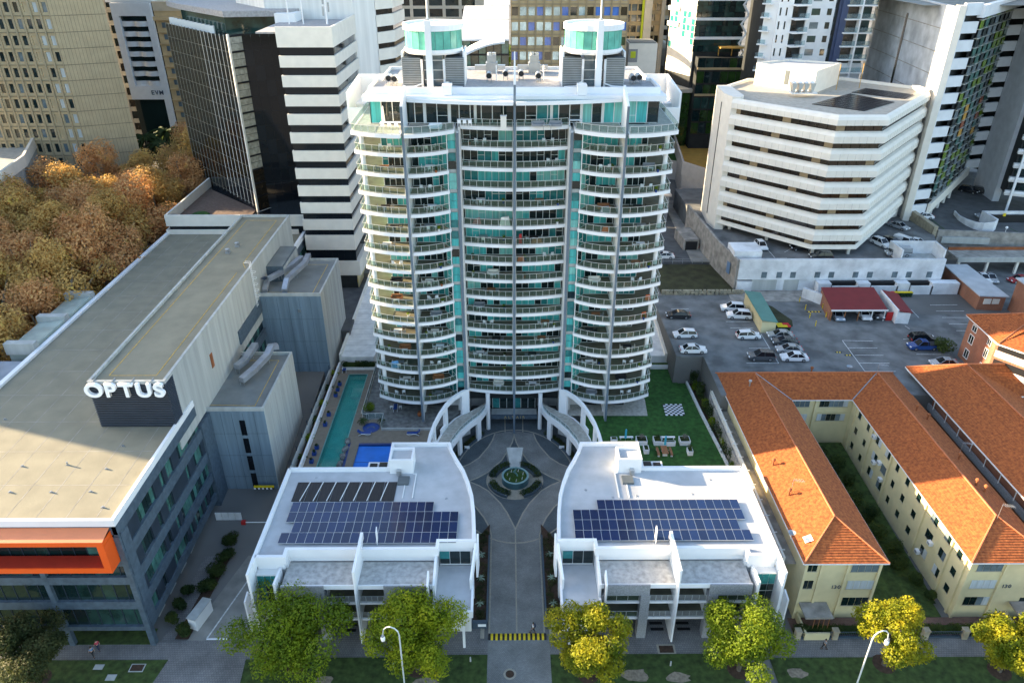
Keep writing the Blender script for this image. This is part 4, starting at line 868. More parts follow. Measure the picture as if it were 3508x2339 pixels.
# front facade
Ff = Fr((XL, YF), (XR, YF)); Fs = Fr((XR, YF), (XR, 84.2)); LN = XR - XL
b = MB(); b.fb(Ff, 0, LN - .01, -.5, 0, 17.9, RT - .41).fb(Fs, 0, 23.3, -.5, 0, 17.6, RT - .41); b.build('top_band', 'cladding_slate', t)
P = Pieces('window_pane', 'glass_office', t); mul = MB()
def bandset(F, L, lv, n, mt):
 for (z0, z1) in lv:
  x = MB(); x.fb(F, 0, L, -.5, .03, z0, z1); x.build('floor_band', 'cladding_slate', t)
bandset(Ff, LN + .03, [(13.2, 14.0), (10.3, 11.45), (6.3, 7.5), (2.65, 3.3)], 0, 0)
bandset(Fs, 23.4, [(13.6, 15.2), (9.7, 11.2), (6.0, 7.4), (2.65, 3.8)], 0, 0)
for (z0, z1) in ((14.0, 17.9), (11.45, 13.2), (7.5, 10.3), (3.3, 6.3)):
 n = 20
 for i in range(n):
  u0, u1 = LN * i / n, LN * (i + 1) / n
  P.add(Ff, u0 + .05, u1 - .05, -.42, -.36, z0, z1, rnd.choice(['glass_office', 'glass_dark', 'glass_office', 'glass_office_light'] if i > 16 else ['glass_office', 'glass_dark', 'glass_dark']))
  mul.fb(Ff, u1 - .04, u1 + .04, -.44, -.3, z0, z1)
for (z0, z1) in ((15.2, 17.6), (11.2, 13.6), (7.4, 9.7), (3.8, 6.0)):
 n = 26
 for i in range(n):
  u0, u1 = 23.4 * i / n, 23.4 * (i + 1) / n; r = rnd.random()
  if r < .3: mul.fb(Fs, u0, u1, -.4, -.12, z0, z1)
  else: P.add(Fs, u0 + .04, u1 - .04, -.42, -.34, z0, z1, 'glass_office_light' if r < .62 else 'glass_office' if r < .8 else 'glass_dark')
P.flush(); mul.build('mullion', 'steel_dark', t, kind='stuff')
for u in (LN - 10.1, LN - .35, 1):   # raking ground columns
 a = Ff.p(u, .1); b = MB(); b.fb(Ff, u - .3, u + .35, -.5, .05, 0, 2.65) if u < LN - 1 else b.fb(Ff, u - .3, u + .35, -.7, .05, 0, 17.6); b.build('column', 'cladding_slate', t)
b = MB(); b.fb(Ff, LN - 10.4, LN - 9.8, -.55, .055, 2.66, 13.19); b.build('column', 'cladding_slate', t)
b = MB(); b.fb(Fs, .31, 1.9, -.45, .05, 3.81, 17.6); b.build('corner_panel', 'cladding_slate', t)
MB().box(XL, XR - 1.5, YF + 2.5, 84, 0, 2.64).build('ground_floor', 'dark_room', t)
for i in range(5): x = XR - 1.45; MB().box(x, x + .12, 65 + i * 3.6, 66.9 + i * 3.6, .03, 2.5).build('grey_door', 'concrete_pale', t)
sheet('garden_strip', 'grass', RB(XL, XR - .8, YF + .1, YF + 2.4), .06, .05)
# orange frame
of = lambda b: b.build('orange_frame', 'orange', t)
YO = 58.9; xe = -43.5
b = MB(); b.v = [(XL, YO, 18.6), (xe, YO, 18.6), (xe, YO, 18.0), (XL, YO, 18.0), (XL, YF - .01, 18.6), (xe + .0, YF - .01, 18.6), (xe, YF - .01, 18.0), (XL, YF - .01, 18.0)]
b.f = [(0, 3, 2, 1), (3, 7, 6, 2), (1, 2, 6, 5), (0, 4, 7, 3)]; of(b)
MB().quad((XL, YO, 18.62), (xe + .02, YO, 18.62), (xe + .02, YF - .02, 19.0), (XL, YF - .02, 19.0)).build('orange_hood', 'orange_top', t)
of(MB().box(XL, xe, YO, YF - .01, 14.1, 14.8)); of(MB().box(xe - .75, xe + .02, YO, YF - .01, 14.81, 17.99))
MB().box(XL, xe - .76, YO + .1, YF - .02, 14.801, 14.86).build('shaded_frame_floor', 'orange_shaded', t)  # frame floor: deep red puts the shade on the orange into the colour
b = MB()
for i in range(14): x = XR - 2.5 - i * 2.05; b.box(x, x + .03, YO + .05, YF - .1, 18.62, 18.66 + .3 * 0)
# penthouse and lettering
PH = 26.6
MB().box(-52.5, -43.0, 78.6, 139.6, 15.9, PH - .6).build('plant_storey', 'concrete_pale', t)
MB().box(-52.3, -43.3, 78.8, 139.4, PH - .59, PH - .4).build('plant_roof', 'roof_beige', t)
b = MB(); b.strip([(-52.4, 78.7), (-43.1, 78.7), (-43.1, 139.5), (-52.4, 139.5)], .18, PH - .58, PH, closed=True); b.build('plant_parapet', 'concrete_pale', t)
q = MB()
for j in range(24): q.box(-52.6, -42.9, 78.48, 78.58, RT + .3 + j * .27, RT + .44 + j * .27)
for j in range(24): q.box(-42.98, -42.88, 78.6, 80.8, RT + .3 + j * .27, RT + .44 + j * .27)
q.build('louvre', 'louvre_blue', t, kind='stuff'); MB().box(-52.55, -42.95, 78.585, 78.599, RT, PH - .6).build('louvre_backing', 'black', t)
L, w = text('OPTUS', 'letter', 'letter_white', t, Matrix.Translation((-53.4, 78.15, 24.65)) @ TXT, 2.62, .45, .075, .95, 1.0)
sc_ = 9.9 / w
for o in L: m = WM[o.name]; x = -52.9 + (m.translation.x + 53.4) * sc_; mm = Matrix.Translation((x, 78.15, 24.65)) @ TXT @ Matrix.Diagonal((sc_, 1, 1, 1)); WM[o.name] = mm; o.matrix_basis = WM[t.name].inverted() @ mm
for i in range(4): x = -51.8 + i * 2.4; MB().box(x, x + .08, 78.0, 79.3, PH + .0, PH + .08).build('letter_bracket', 'metal_grey', t)
b = MB(); b.strip([(-50.8, 80.5), (-44.8, 80.5), (-44.8, 112.5)], .04, PH - .39, PH - .375); b.strip([(-50.8, 80.5), (-50.8, 137.5), (-45, 137.5), (-45, 116.5), (-44, 114.5)], .04, PH - .39, PH - .375); b.build('safety_line', 'line_yellow', t)
bpiece('roof_door', 'rust', t, -43.02, -42.9, 92.3, 93.1, 20.1, 22.3)
# side wall behind the first stair block
bpiece('side_band', 'cladding_slate', t, -43.3, -42.75, 103.7, 115.4, 17.6, 19.9)
P = Pieces('window_pane', 'glass_office', t)
Fq = Fr((-42.8, 103.6), (-42.8, 115.4))
for z0, z1 in ((14.4, 17.5), (10.5, 12.8), (6.5, 8.8)):
 for i in range(11): P.add(Fq, i * 1.07 + .05, i * 1.07 + 1.0, -.4, -.34, z0, z1, rnd.choice(['glass_office', 'glass_office_light', 'glass_dark']))
P.flush(); MB().box(-44, -43.25, 103.6, 115.4, 0, 17.5).build('side_wall', 'dark_room', t)
for z in (12.8, 8.8): bpiece('side_band', 'cladding_slate', t, -43.2, -42.75, 103.6, 115.4, z, z + 1.6)
MB().box(-46, -42.9, 131.2, 149, 8, 17).build('rear_wing', 'cladding_slate', t)
b = MB(); Fg = Fr((-42.85, 131.3), (-42.85, 149.5))
P = Pieces('window_pane', 'glass_office', t); [P.add(Fg, i * 1.2, i * 1.2 + 1.1, 0, .05, 15.2, 17.4, 'glass_office_light' if i % 3 == 0 else 'glass_office') for i in range(15)]; P.flush()
b.fb(Fg, 0, 18, -.3, 0, 17.4, RT - .4); b.build('top_band', 'cladding_slate', t)
# stair blocks
def stair_block(x0, x1, y0, y1, z, label, cat='stair tower'):
 a = thing('stair_block', label, cat, ((x0 + x1) / 2, (y0 + y1) / 2, 0)); zb = 2.6 if x1 > -34 else 0
 MB().box(x0, x1, y0, y1, zb, z).build('wall', 'concrete_blue', a)
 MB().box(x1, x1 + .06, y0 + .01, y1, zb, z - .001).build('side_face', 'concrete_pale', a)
 b = MB()
 for i in range(1, 6): b.box(x0 + (x1 - x0) * i / 6, x0 + (x1 - x0) * i / 6 + .03, y0 - .012, y0 - .001, zb, z - .3)
 for i in range(1, 6): b.box(x1 + .061, x1 + .07, y0 + (y1 - y0) * i / 6, y0 + (y1 - y0) * i / 6 + .03, zb, z - .3)
 for k in range(1, 4): b.box(x0, x1, y0 - .011, y0 - .002, zb + (z - zb) * k / 4, zb + (z - zb) * k / 4 + .03)
 b.build('panel_joint', 'steel_dark', a, kind='stuff')
 MB().box(x0 + .3, x1 - .3, y0 + .3, y1 - .3, z + .001, z + .08).build('roof_deck', 'roof_grey', a)
 b = MB(); b.strip([(x0 + .14, y0 + .14), (x1 - .1, y0 + .14), (x1 - .1, y1 - .14), (x0 + .14, y1 - .14)], .15, z + .002, z + .55, closed=True); b.build('parapet', 'concrete_pale', a)
 b = MB(); b.strip([(x0 + 1.0, y0 + 1.5), (x1 - 1.6, y0 + 1.2), (x1 - 1.6, y1 - 2), (x0 + 3, y1 - 2)], .04, z + .09, z + .1); b.build('safety_line', 'line_yellow', a); return a
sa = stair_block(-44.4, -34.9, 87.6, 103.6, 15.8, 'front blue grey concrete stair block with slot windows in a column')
for k in range(4): bpiece('slot_window', 'glass_black', sa, -38.7, -37.9, 87.55, 87.63, 11.6 - 3.2 * k, 14.2 - 3.2 * k)
b = MB().box(-45.5, -42.6, 84.3, 87.5, 0, 15.6); b.build('link_wall', 'cladding_slate', sa)
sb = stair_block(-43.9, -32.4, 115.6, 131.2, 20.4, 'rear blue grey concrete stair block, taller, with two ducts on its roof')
x, y = o8(1895, 760, 15); bpiece('wall_light', 'metal', sb, -36.6, -36.2, 115.4, 115.6, 17.4, 17.9)
MB().box(-43.0, -40.0, 121.5, 131, 20.5, 23.4).build('lift_overrun', 'cladding_slate', sb); MB().box(-42.9, -40.1, 121.6, 130.9, 23.41, 23.5).build('overrun_roof', 'roof_grey', sb)
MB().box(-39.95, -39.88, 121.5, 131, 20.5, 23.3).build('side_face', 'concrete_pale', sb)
def duct(pts, w, h, label):
 d = thing('roof_duct', label, 'air duct', pts[0])
 MB().strip([p[:2] for p in pts], w, [p[2] for p in pts], [p[2] + h for p in pts]).build('duct', 'metal_duct', d)
 q = MB(); [q.box(p[0] - w * 1.03, p[0] + w * 1.03, p[1] - .06, p[1] + .06, p[2] - .03, p[2] + h + .03) for p in pts[1:-1]]; q.build('flange', 'metal', d)
 q = MB()
 for p in pts[:-1:2]: q.box(p[0] - .3, p[0] - .24, p[1], p[1] + .06, p[2] - .9, p[2]).box(p[0] + .24, p[0] + .3, p[1], p[1] + .06, p[2] - .9, p[2])
 q.build('duct_leg', 'metal_grey', d)
duct([(-42.2, 116.6, 20.6), (-42.0, 118.3, 22.0), (-40.6, 121.0, 22.0), (-39.3, 124.5, 22.0), (-38.2, 127.5, 22.3)], .42, .75, 'bent grey duct on the rear stair block, the one nearer the wall')
duct([(-38.8, 116.6, 20.6), (-38.6, 118.3, 22.0), (-38.0, 121.5, 22.0), (-37.2, 125.5, 22.0), (-37.2, 128.6, 22.3)], .45, .75, 'bent grey duct on the rear stair block, the outer one')
duct([(-41.6, 97.3, 16.9), (-40.9, 99.3, 16.9), (-40.5, 101.0, 17.4), (-40.4, 103.3, 17.4)], .5, .8, 'shorter grey duct on the front stair block')
duct([(-40.0, 94.3, 16.4), (-38.7, 96.5, 16.9), (-37.9, 100.5, 16.9), (-37.7, 102.6, 17.4), (-36.8, 103.2, 17.2)], .5, .8, 'longer grey duct running down the front stair block')
x, y = -43.0, 113.5; ld = thing('access_ladder', 'white caged ladder climbing onto the lettered plant storey', 'ladder', (x, y, 20))
b = MB(); [b.tube([(-42.7, yy, 19.6), (-42.7, yy, PH + 1.1), (-43.6, yy, PH + 1.1)], .04, 6) for yy in (113.2, 113.8)]; b.build('stile', 'white', ld)
b = MB(); [b.box(-42.72, -42.66, 113.2, 113.8, 19.8 + .35 * i, 19.84 + .35 * i) for i in range(20)]; b.build('rung', 'white', ld)
b = MB(); [b.strip([(-42.7, 113.1), (-42.1, 113.2), (-42.0, 113.5), (-42.1, 113.8), (-42.7, 113.9)], .02, 21.5 + 1.1 * i, 21.56 + 1.1 * i) for i in range(5)]; b.build('cage', 'white', ld)
for i, (x, y, z, l) in enumerate(((-49.0, 121, PH - .4, 'left one of the two roof cowls high on the plant roof'), (-48.3, 124, PH - .4, 'right one of the two roof cowls high on the plant roof'), (-42.2, 102.3, 15.9, 'round cowl at the corner of the front stair block roof'))):
 c = thing('roof_cowl', l, 'roof cowl', (x, y, z)); MB().box(x - .35, x + .35, y - .35, y + .35, z, z + .35).build('base', 'metal_grey', c); MB().lathe([(0, z + .85), (.4, z + .8), (.4, z + .65), (.22, z + .36)], x, y, 12).build('cap', 'metal', c)
ds = thing('satellite_dish', 'dark dish fixed to the pale wall beside the white ladder', 'satellite dish', (-42.7, 117.5, 23)); MB().lathe([(0, 22.7), (.3, 22.78), (.62, 23.0)], -42.2, 117.5, 16).build('dish', 'steel_dark', ds); MB().tube([(-43, 117.5, 22.6), (-42.2, 117.5, 22.7)], .04, 6).build('arm', 'metal', ds)
# rooflights on the left edge
for i, (ya, yb) in enumerate(((101.5, 108.5), (111.0, 118.6), (91.0, 98.0))):
 pass
def glass_lean(y0, y1, label):
 a = thing('rooflight', label, 'rooflight', (-74, y0, 18)); b = MB()
 b.v = [(-76.4, y0, 16), (-72.1, y0, 16), (-72.1, y0, 20.4), (-76.4, y0, 19.8), (-76.4, y1, 16), (-72.1, y1, 16), (-72.1, y1, 20.4), (-76.4, y1, 19.8)]
 b.f = [(0, 1, 2, 3), (5, 4, 7, 6), (3, 2, 6, 7), (1, 5, 6, 2), (4, 0, 3, 7)]; b.build('glass_box', 'rooflight_glass', a)
 MB().box(-76.6, -72.0, y0 - .3, y0 + .9, 19.0, 20.9).build('end_hood', 'concrete_pale', a)
glass_lean(98.5, 107.2, 'pale green rooflight box nearest the street on the left roof edge'); glass_lean(107.5, 115.8, 'middle pale green rooflight box on the left roof edge'); glass_lean(116.1, 117.3, 'far pale green rooflight box on the left roof edge')
aw = thing('side_awning', 'pale blue grey sloping awning roof left of the long slate roof', 'awning', (-76, 130, 15)); b = MB()
b.v = [(-72.3, 128, 17.5), (-72.3, 153, 17.5), (-82.5, 153, 15.0)] + [(-72.3, 128, 17.2), (-72.3, 153, 17.2), (-82.5, 153, 14.7)]; b.f = [(0, 1, 2), (5, 4, 3), (0, 2, 5, 3), (2, 1, 4, 5), (1, 0, 3, 4)]; b.build('awning_sheet', 'awning_grey', aw)
b = MB(); b.box(-79, -72.3, 70, 97, 18.3, 18.6); b.build('awning_sheet', 'awning_grey', aw)
# ============================================================ WHITE BANDED TOWER AND BLACK TOWER
def c2(x, y, z): return at(550 + x * .5102, y * .5102, z)
bt = thing('banded_tower', 'tower of thick white bands and black strip windows left of the balcony tower', 'office tower', (-37, 155, 8))
YT = 145.0; XA, XB = -42.2, -31.9
Fa, Fb_ = Fr((XA, YT), (XB, YT)), Fr((XB, YT), (-31.6, 166.8)); Fl = Fr((XA, YT + 2), (XA, YT))
poly = [(XA, YT), (XB, YT), (-31.6, 166.8), (-46, 166.8), (XA - 1.5, 150)]
MB().prism(offset(poly, .5, True) if False else [(XA + .4, YT + .5), (XB - .5, YT + .5), (-32.2, 166.5), (-46, 166.5)], 8, 59).build('interior', 'dark_room', bt)
zs = [(60.2, 56.7), (55.25, 53.2), (51.8, 49.7), (48.3, 46.2), (44.75, 42.7), (41.25, 39.2), (37.75, 35.65), (34.25, 32.15), (30.75, 28.6), (27.2, 25.0), (23.65, 21.4), (20.2, 17.6)]
P = Pieces('window_pane', 'glass_black2', bt)
for i, (a, c) in enumerate(zs):
 pl = [(XA, YT), (XB, YT), (-31.6, 166.8), (-33.2, 166.8), (-33.3, YT + .8), (XA, YT + .8)]
 if i == 0: pl = [(XA, YT), (XB, YT), (-31.6, 166.8), (-32, 166.8), (-32.3, YT + .35), (XA, YT + .35)]
 MB().prism(pl, c, a).build('white_band', 'cream_white', bt)
 zn = zs[i + 1][0] if i + 1 < len(zs) else 14.5
 for j in range(8): P.add(Fa, j * 1.25 + .25, j * 1.25 + 1.46, -.45, -.35, zn, c)
 for j in range(14): P.add(Fb_, j * 1.45 + .4, j * 1.45 + 1.8, -.4, -.3, zn, c, rnd.choice(['glass_black2', 'glass_dark', 'glass_brown']))
P.flush()
MB().prism([(XA, YT), (XB, YT), (-31.6, 166.8), (-33, 166.8), (-33.2, YT + .7), (XA, YT + .7)], 17.0, 17.59).build('ledge', 'cream_white', bt)
MB().prism([(XA - 1, YT), (XB + .5, YT), (-31.2, 155), (-45, 155)], 11.2, 14.4).build('base_band', 'cream_white', bt)
MB().prism([(XA, YT + .9), (XB - .3, YT + .9), (-32, 160), (-45, 160)], 8, 11.19).build('base_wall', 'cream_wall', bt)
x, y = at(1214, 994, 8); bpiece('loading_door', 'cream_white', bt, -34.6, -32.9, 145.75, 145.89, 8.1, 10.6); bpiece('warning_sign', 'bin_yellow', bt, -32.7, -32.35, 145.8, 145.89, 9.0, 9.8)
MB().box(-45.9, -32.4, YT + .4, 166.5, 59.0, 59.3).build('roof_deck', 'gravel_roof', bt)
# lit white core and its stepped bays behind
cr = thing('white_core', 'tall blank white wall with stepped bays behind the banded tower', 'tower', (-36, 175, 8))
x1, _ = ay(1190, 51, 166.8); MB().prism([(-31.9, 166.9), (-28.2, 172), (-26.0, 186), (-46, 190), (-60, 180), (-50, 167)], 8, 84).build('wall', 'white_old', cr)
for k in range(16):
 z = 30 + 3.4 * k;
 b = MB().prism([(-28.1, 172.0), (-24.9, 176), (-23.8, 186.5), (-25.9, 186.2)], z, z + 2.3); b.build('bay_panel', 'cream_white', cr)
MB().prism([(-28.15, 172.5), (-25.2, 176.6), (-24.2, 186.2), (-26.0, 186.0)], 29, 84).build('bay_core', 'glass_brown', cr)
# black tower
bk = thing('black_tower', 'black glass tower with pale vertical fins and a sunlit corner strip', 'office tower', (-60, 165, 22))
A_, B_, C_, D_ = (-76.8, 180.6), (-54.7, 155.8), (-52.9, 158.4), (-42.6, 160.5)
zt_, zb_ = 57.4, 21.5
MB().prism([A_, B_, C_, D_, (-42.6, 185), (-70, 190)], zb_, zt_ - .6).build('interior', 'glass_black2', bk)
F1, F2, F3 = Fr(A_, B_), Fr(B_, C_), Fr(C_, D_)
P = Pieces('window_pane', 'glass_black', bk, 250)
nf = 17; rows = 12
for i in range(nf):
 u0, u1 = F1.L * i / nf, F1.L * (i + 1) / nf
 for k in range(rows): P.add(F1, u0 + .09, u1 - .09, .005, .05, zb_ + 1.4 + (zt_ - zb_ - 1.6) * k / rows + .04, zb_ + 1.4 + (zt_ - zb_ - 1.6) * (k + 1) / rows - .04)
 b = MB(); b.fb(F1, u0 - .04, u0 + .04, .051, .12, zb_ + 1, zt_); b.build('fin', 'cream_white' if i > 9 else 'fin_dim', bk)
b = MB()
for k in range(rows): zz = zb_ + 1.4 + (zt_ - zb_ - 1.6) * k / rows; b.fb(F1, 0, F1.L, 0, .07, zz - .025, zz + .025)
b.build('transom', 'fin_dim', bk)
MB().fb(F2, -.35, .1, 0, .3, zb_ - .2, zt_ + .3).build('corner_trim', 'cream_white', bk); MB().fb(F2, .1, F2.L + .4, .06, .3, zb_ - .2, zb_ + .15).build('corner_trim', 'cream_white', bk)
for k in range(24):
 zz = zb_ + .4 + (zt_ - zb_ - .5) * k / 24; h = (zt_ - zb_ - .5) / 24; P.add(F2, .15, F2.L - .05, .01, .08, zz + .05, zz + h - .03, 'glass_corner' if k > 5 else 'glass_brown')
 if k % 2: b = MB().fb(F2, .12, F2.L + .1, .08, .22, zz + h - .2, zz + h + .15); b.build('ledge', 'black', bk)
for i in range(6):
 for k in range(rows): u0 = F3.L * i / 6; P.add(F3, u0 + .04, u0 + F3.L / 6 - .04, .01, .05, zb_ + (zt_ - zb_) * k / rows + .05, zb_ + (zt_ - zb_) * (k + 1) / rows - .05, 'glass_black' if (i + k) % 5 else 'glass_black2')
P.flush()
# roof top storey
tp = offset([(-74.5, 181), (-56.0, 160.3), (-54.2, 162.5), (-43.0, 164), (-43, 184), (-68, 189)], -.01, True)
MB().prism([(-73, 181), (-57.5, 163.5), (-55.0, 163.7), (-44.0, 165), (-44, 184), (-68, 188)], 56.85, 60.2).build('top_storey', 'glass_office', bk)
MB().prism([(-78, 186), (-72.5, 178.2), (-56.8, 161.2), (-44, 163.2), (-40, 178), (-58, 200)], 60.2, 61.3).build('roof_canopy', 'gravel_roof', bk)
MB().prism([(-46.5, 160.8), (-42.4, 160.9), (-42.4, 166), (-46.5, 166)], 57, 60.9).build('lift_hut', 'white', bk)
for i in range(11): u = 1 + i * 2.2; p = F1.p(u, -1.2); MB().box(p[0] - .5, p[0] + .5, p[1] - .3, p[1] + .3, 56.9, 58.3).build('roof_screen', 'frame_white', bk)
# mast cluster on the roofs
for i, (px, py, h, l) in enumerate(((865, 165, 7, 'left thin white mast'), (960, 165, 7.5, 'second thin white mast from the left'), (1120, 165, 6.5, 'lattice mast with antennas'))):
 x, y = c2(px, py, 59.3); mm = thing('roof_mast', l + ' on the white banded tower roof', 'antenna mast', (x, y, 59.3)); MB().tube([(x, y, 59.3), (x, y, 59.3 + h)], .13 if i < 2 else .2, 6).build('pole', 'white', mm)
 if i == 2: [MB().box(x + dx, x + dx + .3, y - .2, y + .1, 59.3 + zz, 61 + zz).build('antenna', 'metal_grey', mm) for dx, zz in ((-.7, 1.5), (.4, 2.2), (-.6, 3.6), (.5, 4.4))]
# podium terrace of the black tower
pd = thing('podium', 'low podium with planted terrace at the foot of the black tower', 'podium', (-58, 152, 8))
MB().prism([(-71.0, 148), (-43, 148), (-43, 162), (-55, 160), (-72, 175)], 8, 21.6).build('podium_body', 'glass_black2', pd)
b = MB(); b.strip([(-71.4, 174), (-71.3, 147.8), (-42.3, 147.8)], .2, 21.3, 23.7); b.strip([(-71.6, 174), (-71.5, 147.5), (-44, 147.5)], .15, 18, 20.6); b.build('podium_parapet', 'cream_white', pd)
MB().prism([(-71.0, 148.1), (-55, 148.1), (-55.5, 157), (-71.0, 172)], 21.61, 21.7).build('terrace_floor', 'brown_paving', pd)
MB().lathe([(0, 22.2), (1.6, 22.0), (2.0, 21.7)], -66.5, 153.5, 18).build('round_lawn', 'turf', pd)
# ============================================================ OCTAGONAL BANDED OFFICE
oc = thing('banded_office', 'white many sided office on stilts with sloping bands, dark strip windows and rooftop solar panels', 'office building', (70, 160, 15.8))
fc = [(47.4, 160.2), (63.2, 144.2), (72.3, 144.2), (91.8, 167.5)]
back = [(91.5, 173), (80, 184.5), (57, 183), (48.5, 173)]
zt_ = 44.7; pit = 3.34
MB().prism(offset(fc, .35)[0:4][::1] + back if False else [(48.2, 161.2), (63.5, 145.2), (72.0, 145.2), (90.8, 167.8), (90.5, 172.5), (79.5, 183.8), (57.3, 182.3), (49.2, 172.8)], 18.0, 43.6).build('interior', 'glass_brown', oc)
def bandring(z0, z1, depth, low):
 o = -.95; P0 = offset(fc, .1); P1 = offset(fc, -low);
 b = MB(); rings = [(P0, z1), (offset(fc, -low * .55), z1 - .28), (P1, z1 - .85), (P1, z0), (offset(fc, .45), z0)]
 n = len(fc)
 for pts, z in rings: b.v += [(p[0], p[1], z) for p in pts]
 for r in range(len(rings) - 1):
  for i in range(n - 1): b.f.append((r * n + i, r * n + i + 1, (r + 1) * n + i + 1, (r + 1) * n + i)[::-1])
 return b
W = Pieces('window_pane', 'glass_brown', oc)
for k in range(9):
 z1 = zt_ if k == 0 else 42.8 - pit * (k - 1) - 1.2; z0 = 42.8 - pit * k if k < 8 else 17.5
 if k == 8: z1 = 18.22;
 bandring(z0, z1, .9, .9 if 0 < k < 8 else .75 if k == 0 else .35).build('sill_band', 'cream_white', oc)
 j = MB()
 if k < 8:
  for F in (Fr(fc[0], fc[1]), Fr(fc[1], fc[2]), Fr(fc[2], fc[3])):
   n = round(F.L / 1.55)
   for i in range(1, n): j.fb(F, F.L * i / n - .012, F.L * i / n + .012, .75, (.915 if k else .765), z0, z1 - .85)
  j.build('panel_joint', 'concrete_rough', oc, kind='stuff')
 if k < 8:
  for fi, F in enumerate((Fr(fc[0], fc[1]), Fr(fc[1], fc[2]), Fr(fc[2], fc[3]))):
   n = round(F.L / 1.9)
   for i in range(n): W.add(F, F.L * i / n + .06, F.L * (i + 1) / n - .06, -.32, -.22, z0 - 1.2, z0, 'glass_brown' if (i * 7 + k) % 6 else ('brown_band' if fi < 2 else 'glass_dark'))
W.flush()
MB().prism([(47.0, 160.0), (48.8, 159.6), (49.8, 161.5), (49.8, 173), (46.9, 173), (46.2, 164)], 10, zt_ + .3).build('end_pier', 'cream_white', oc)
bpiece('pier_slot', 'black', oc, 46.15, 46.3, 164.6, 164.9, 18, 43)
MB().prism([(90.6, 166.8), (92.2, 167.6), (92.2, 172.6), (90.7, 172.6)], 16, zt_ + .3).build('end_pier', 'cream_white', oc)
MB().prism([(48.6, 161), (63.4, 145.0), (72.1, 145.0), (91, 167.8), (91, 173), (80, 184.3), (57, 182.8), (48.8, 173)], 43.61, 44.1).build('roof_deck', 'roof_oct', oc)
b = MB(); b.strip([(91.3, 170), (91.5, 173), (80, 184.5), (57, 183), (48.5, 173), (47.5, 165)], .3, 42, zt_); b.build('parapet', 'cream_white', oc)
for x, y in ((64.0, 145.2), (71.6, 145.2), (56.8, 153.2), (50.4, 160), (79.5, 153.6), (88, 164), (60, 165), (76, 165), (68, 158)): MB().lathe([(.38, 15.8), (.42, 18.3)], x, y, 4, R(45), R(405)).build('stilt', 'cream_white', oc)
x0, y0 = 58.0, 170; MB().prism([(56.9, 178.5), (66.6, 167.4), (76.2, 178.5), (66, 184)], 44.11, 48.4).build('roof_plant_room', 'cream_white', oc)
MB().prism([(57.6, 178.5), (66.6, 168.2), (75.4, 178.5), (66, 183.3)], 48.41, 48.55).build('plant_roof', 'roof_white', oc)
b = MB(); b.strip([(57.1, 178.5), (66.6, 167.6), (76, 178.5), (66, 183.8)], .15, 48.4, 48.9, closed=True); b.build('plant_parapet', 'cream_white', oc)
Fp = Fr((56.9, 178.5), (66.6, 167.4)); piece('louvre_door', 'louvre_dark', oc, Fp, 7.5, 8.5, 0, .08, 45.2, 48.2)
sp = thing('roof_solar_array', 'dark solar panels laid in two fields on the many sided white roof', 'solar panels', (75, 160, 44.1))
for Q, n, k in (([(990, 668), (1240, 600), (1525, 655), (1330, 712)], 8, 8), ([(1245, 593), (1340, 566), (1645, 607), (1590, 635)], 4, 10)):
 Q = [at(2250 + x * .5349, y * .5349, 44.2) for x, y in Q]; g = lambda u, v: tuple(lerp(lerp(Q[0][q], Q[1][q], u), lerp(Q[3][q], Q[2][q], u), v) for q in (0, 1))
 for i in range(n):
  for j in range(k): MB().prism([g((i + .06) / n, (j + .03) / k), g((i + .94) / n, (j + .03) / k), g((i + .94) / n, (j + .97) / k), g((i + .06) / n, (j + .97) / k)], 44.15, 44.25).build('panel', 'solar_dark', sp)
ch = thing('chiller', 'white rooftop chiller with four fan hoods before the plant room', 'chiller', (63.5, 164.5, 44.1))
b = MB().box(60.5, 66, 163.3, 165.6, 44.9, 45.1); b.build('frame', 'frame_white', ch)
for i in range(4):
 x = 61 + i * 1.3; q = MB(); q.v = [(x - .6, 163.5, 47), (x + .6, 163.5, 47), (x + .15, 163.5, 45.2), (x - .15, 163.5, 45.2), (x - .6, 165.4, 47), (x + .6, 165.4, 47), (x + .15, 165.4, 45.2), (x - .15, 165.4, 45.2)]
 q.f = [(0, 1, 2, 3), (5, 4, 7, 6), (1, 0, 4, 5), (0, 3, 7, 4), (2, 1, 5, 6)]; q.build('coil', 'metal', ch); MB().lathe([(.45, 47.3), (.45, 47)], x, 164.4, 12).build('fan_hood', 'white', ch)
for x, y, l in ((73.5, 172, 'left'), (79.5, 174, 'right')): tag(MB().tube([(x, y, 44.1), (x, y, 49.5)], .08, 6).build('antenna', 'timber_yellow'), 'thin %s antenna pole by the white rooftop plant room' % l, 'antenna')
# ============================================================ WHITE CAR PARK WALL AND DECK
cp = thing('car_park_wall', 'long white block car park with small square windows below the stilted office', 'car park', (68, 140, 10))
DK = 15.8
MB().prism([(47.3, 139.8), (89.2, 139.8), (95.4, 156), (94.5, 172), (90, 190), (44, 190), (44.5, 160)], 9.5, DK).build('car_deck', 'asphalt', cp)
b = MB(); Fw = Fr((47.2, 139.6), (89.2, 139.6)); b.fb(Fw, 0, 42, -.3, .35, 12.6, 17.0); b.build('upper_wall', 'block_white', cp)
MB().fb(Fw, 3.2, 42, -.29, .1, 10, 12.59).build('lower_wall', 'block_white', cp); MB().fb(Fw, 0, 3.1, -.29, .6, 10, 12.2).build('lower_wall', 'block_white', cp)
def wx(px): return ay(2400 + px * .6696, 951, 139.6)[0] - 47.2
for px in (319, 396, 466, 590, 661, 784, 857, 983, 1055, 1159): u = wx(px); piece('window', 'glass_greyblue', cp, Fw, u - .55, u + .55, .36, .42, 13.0, 14.3)
for a, c in ((262, 392), (430, 505)): piece('roller_door', 'concrete_pale', cp, Fw, wx(a), wx(c), .11, .2, 10.2, 12.4)
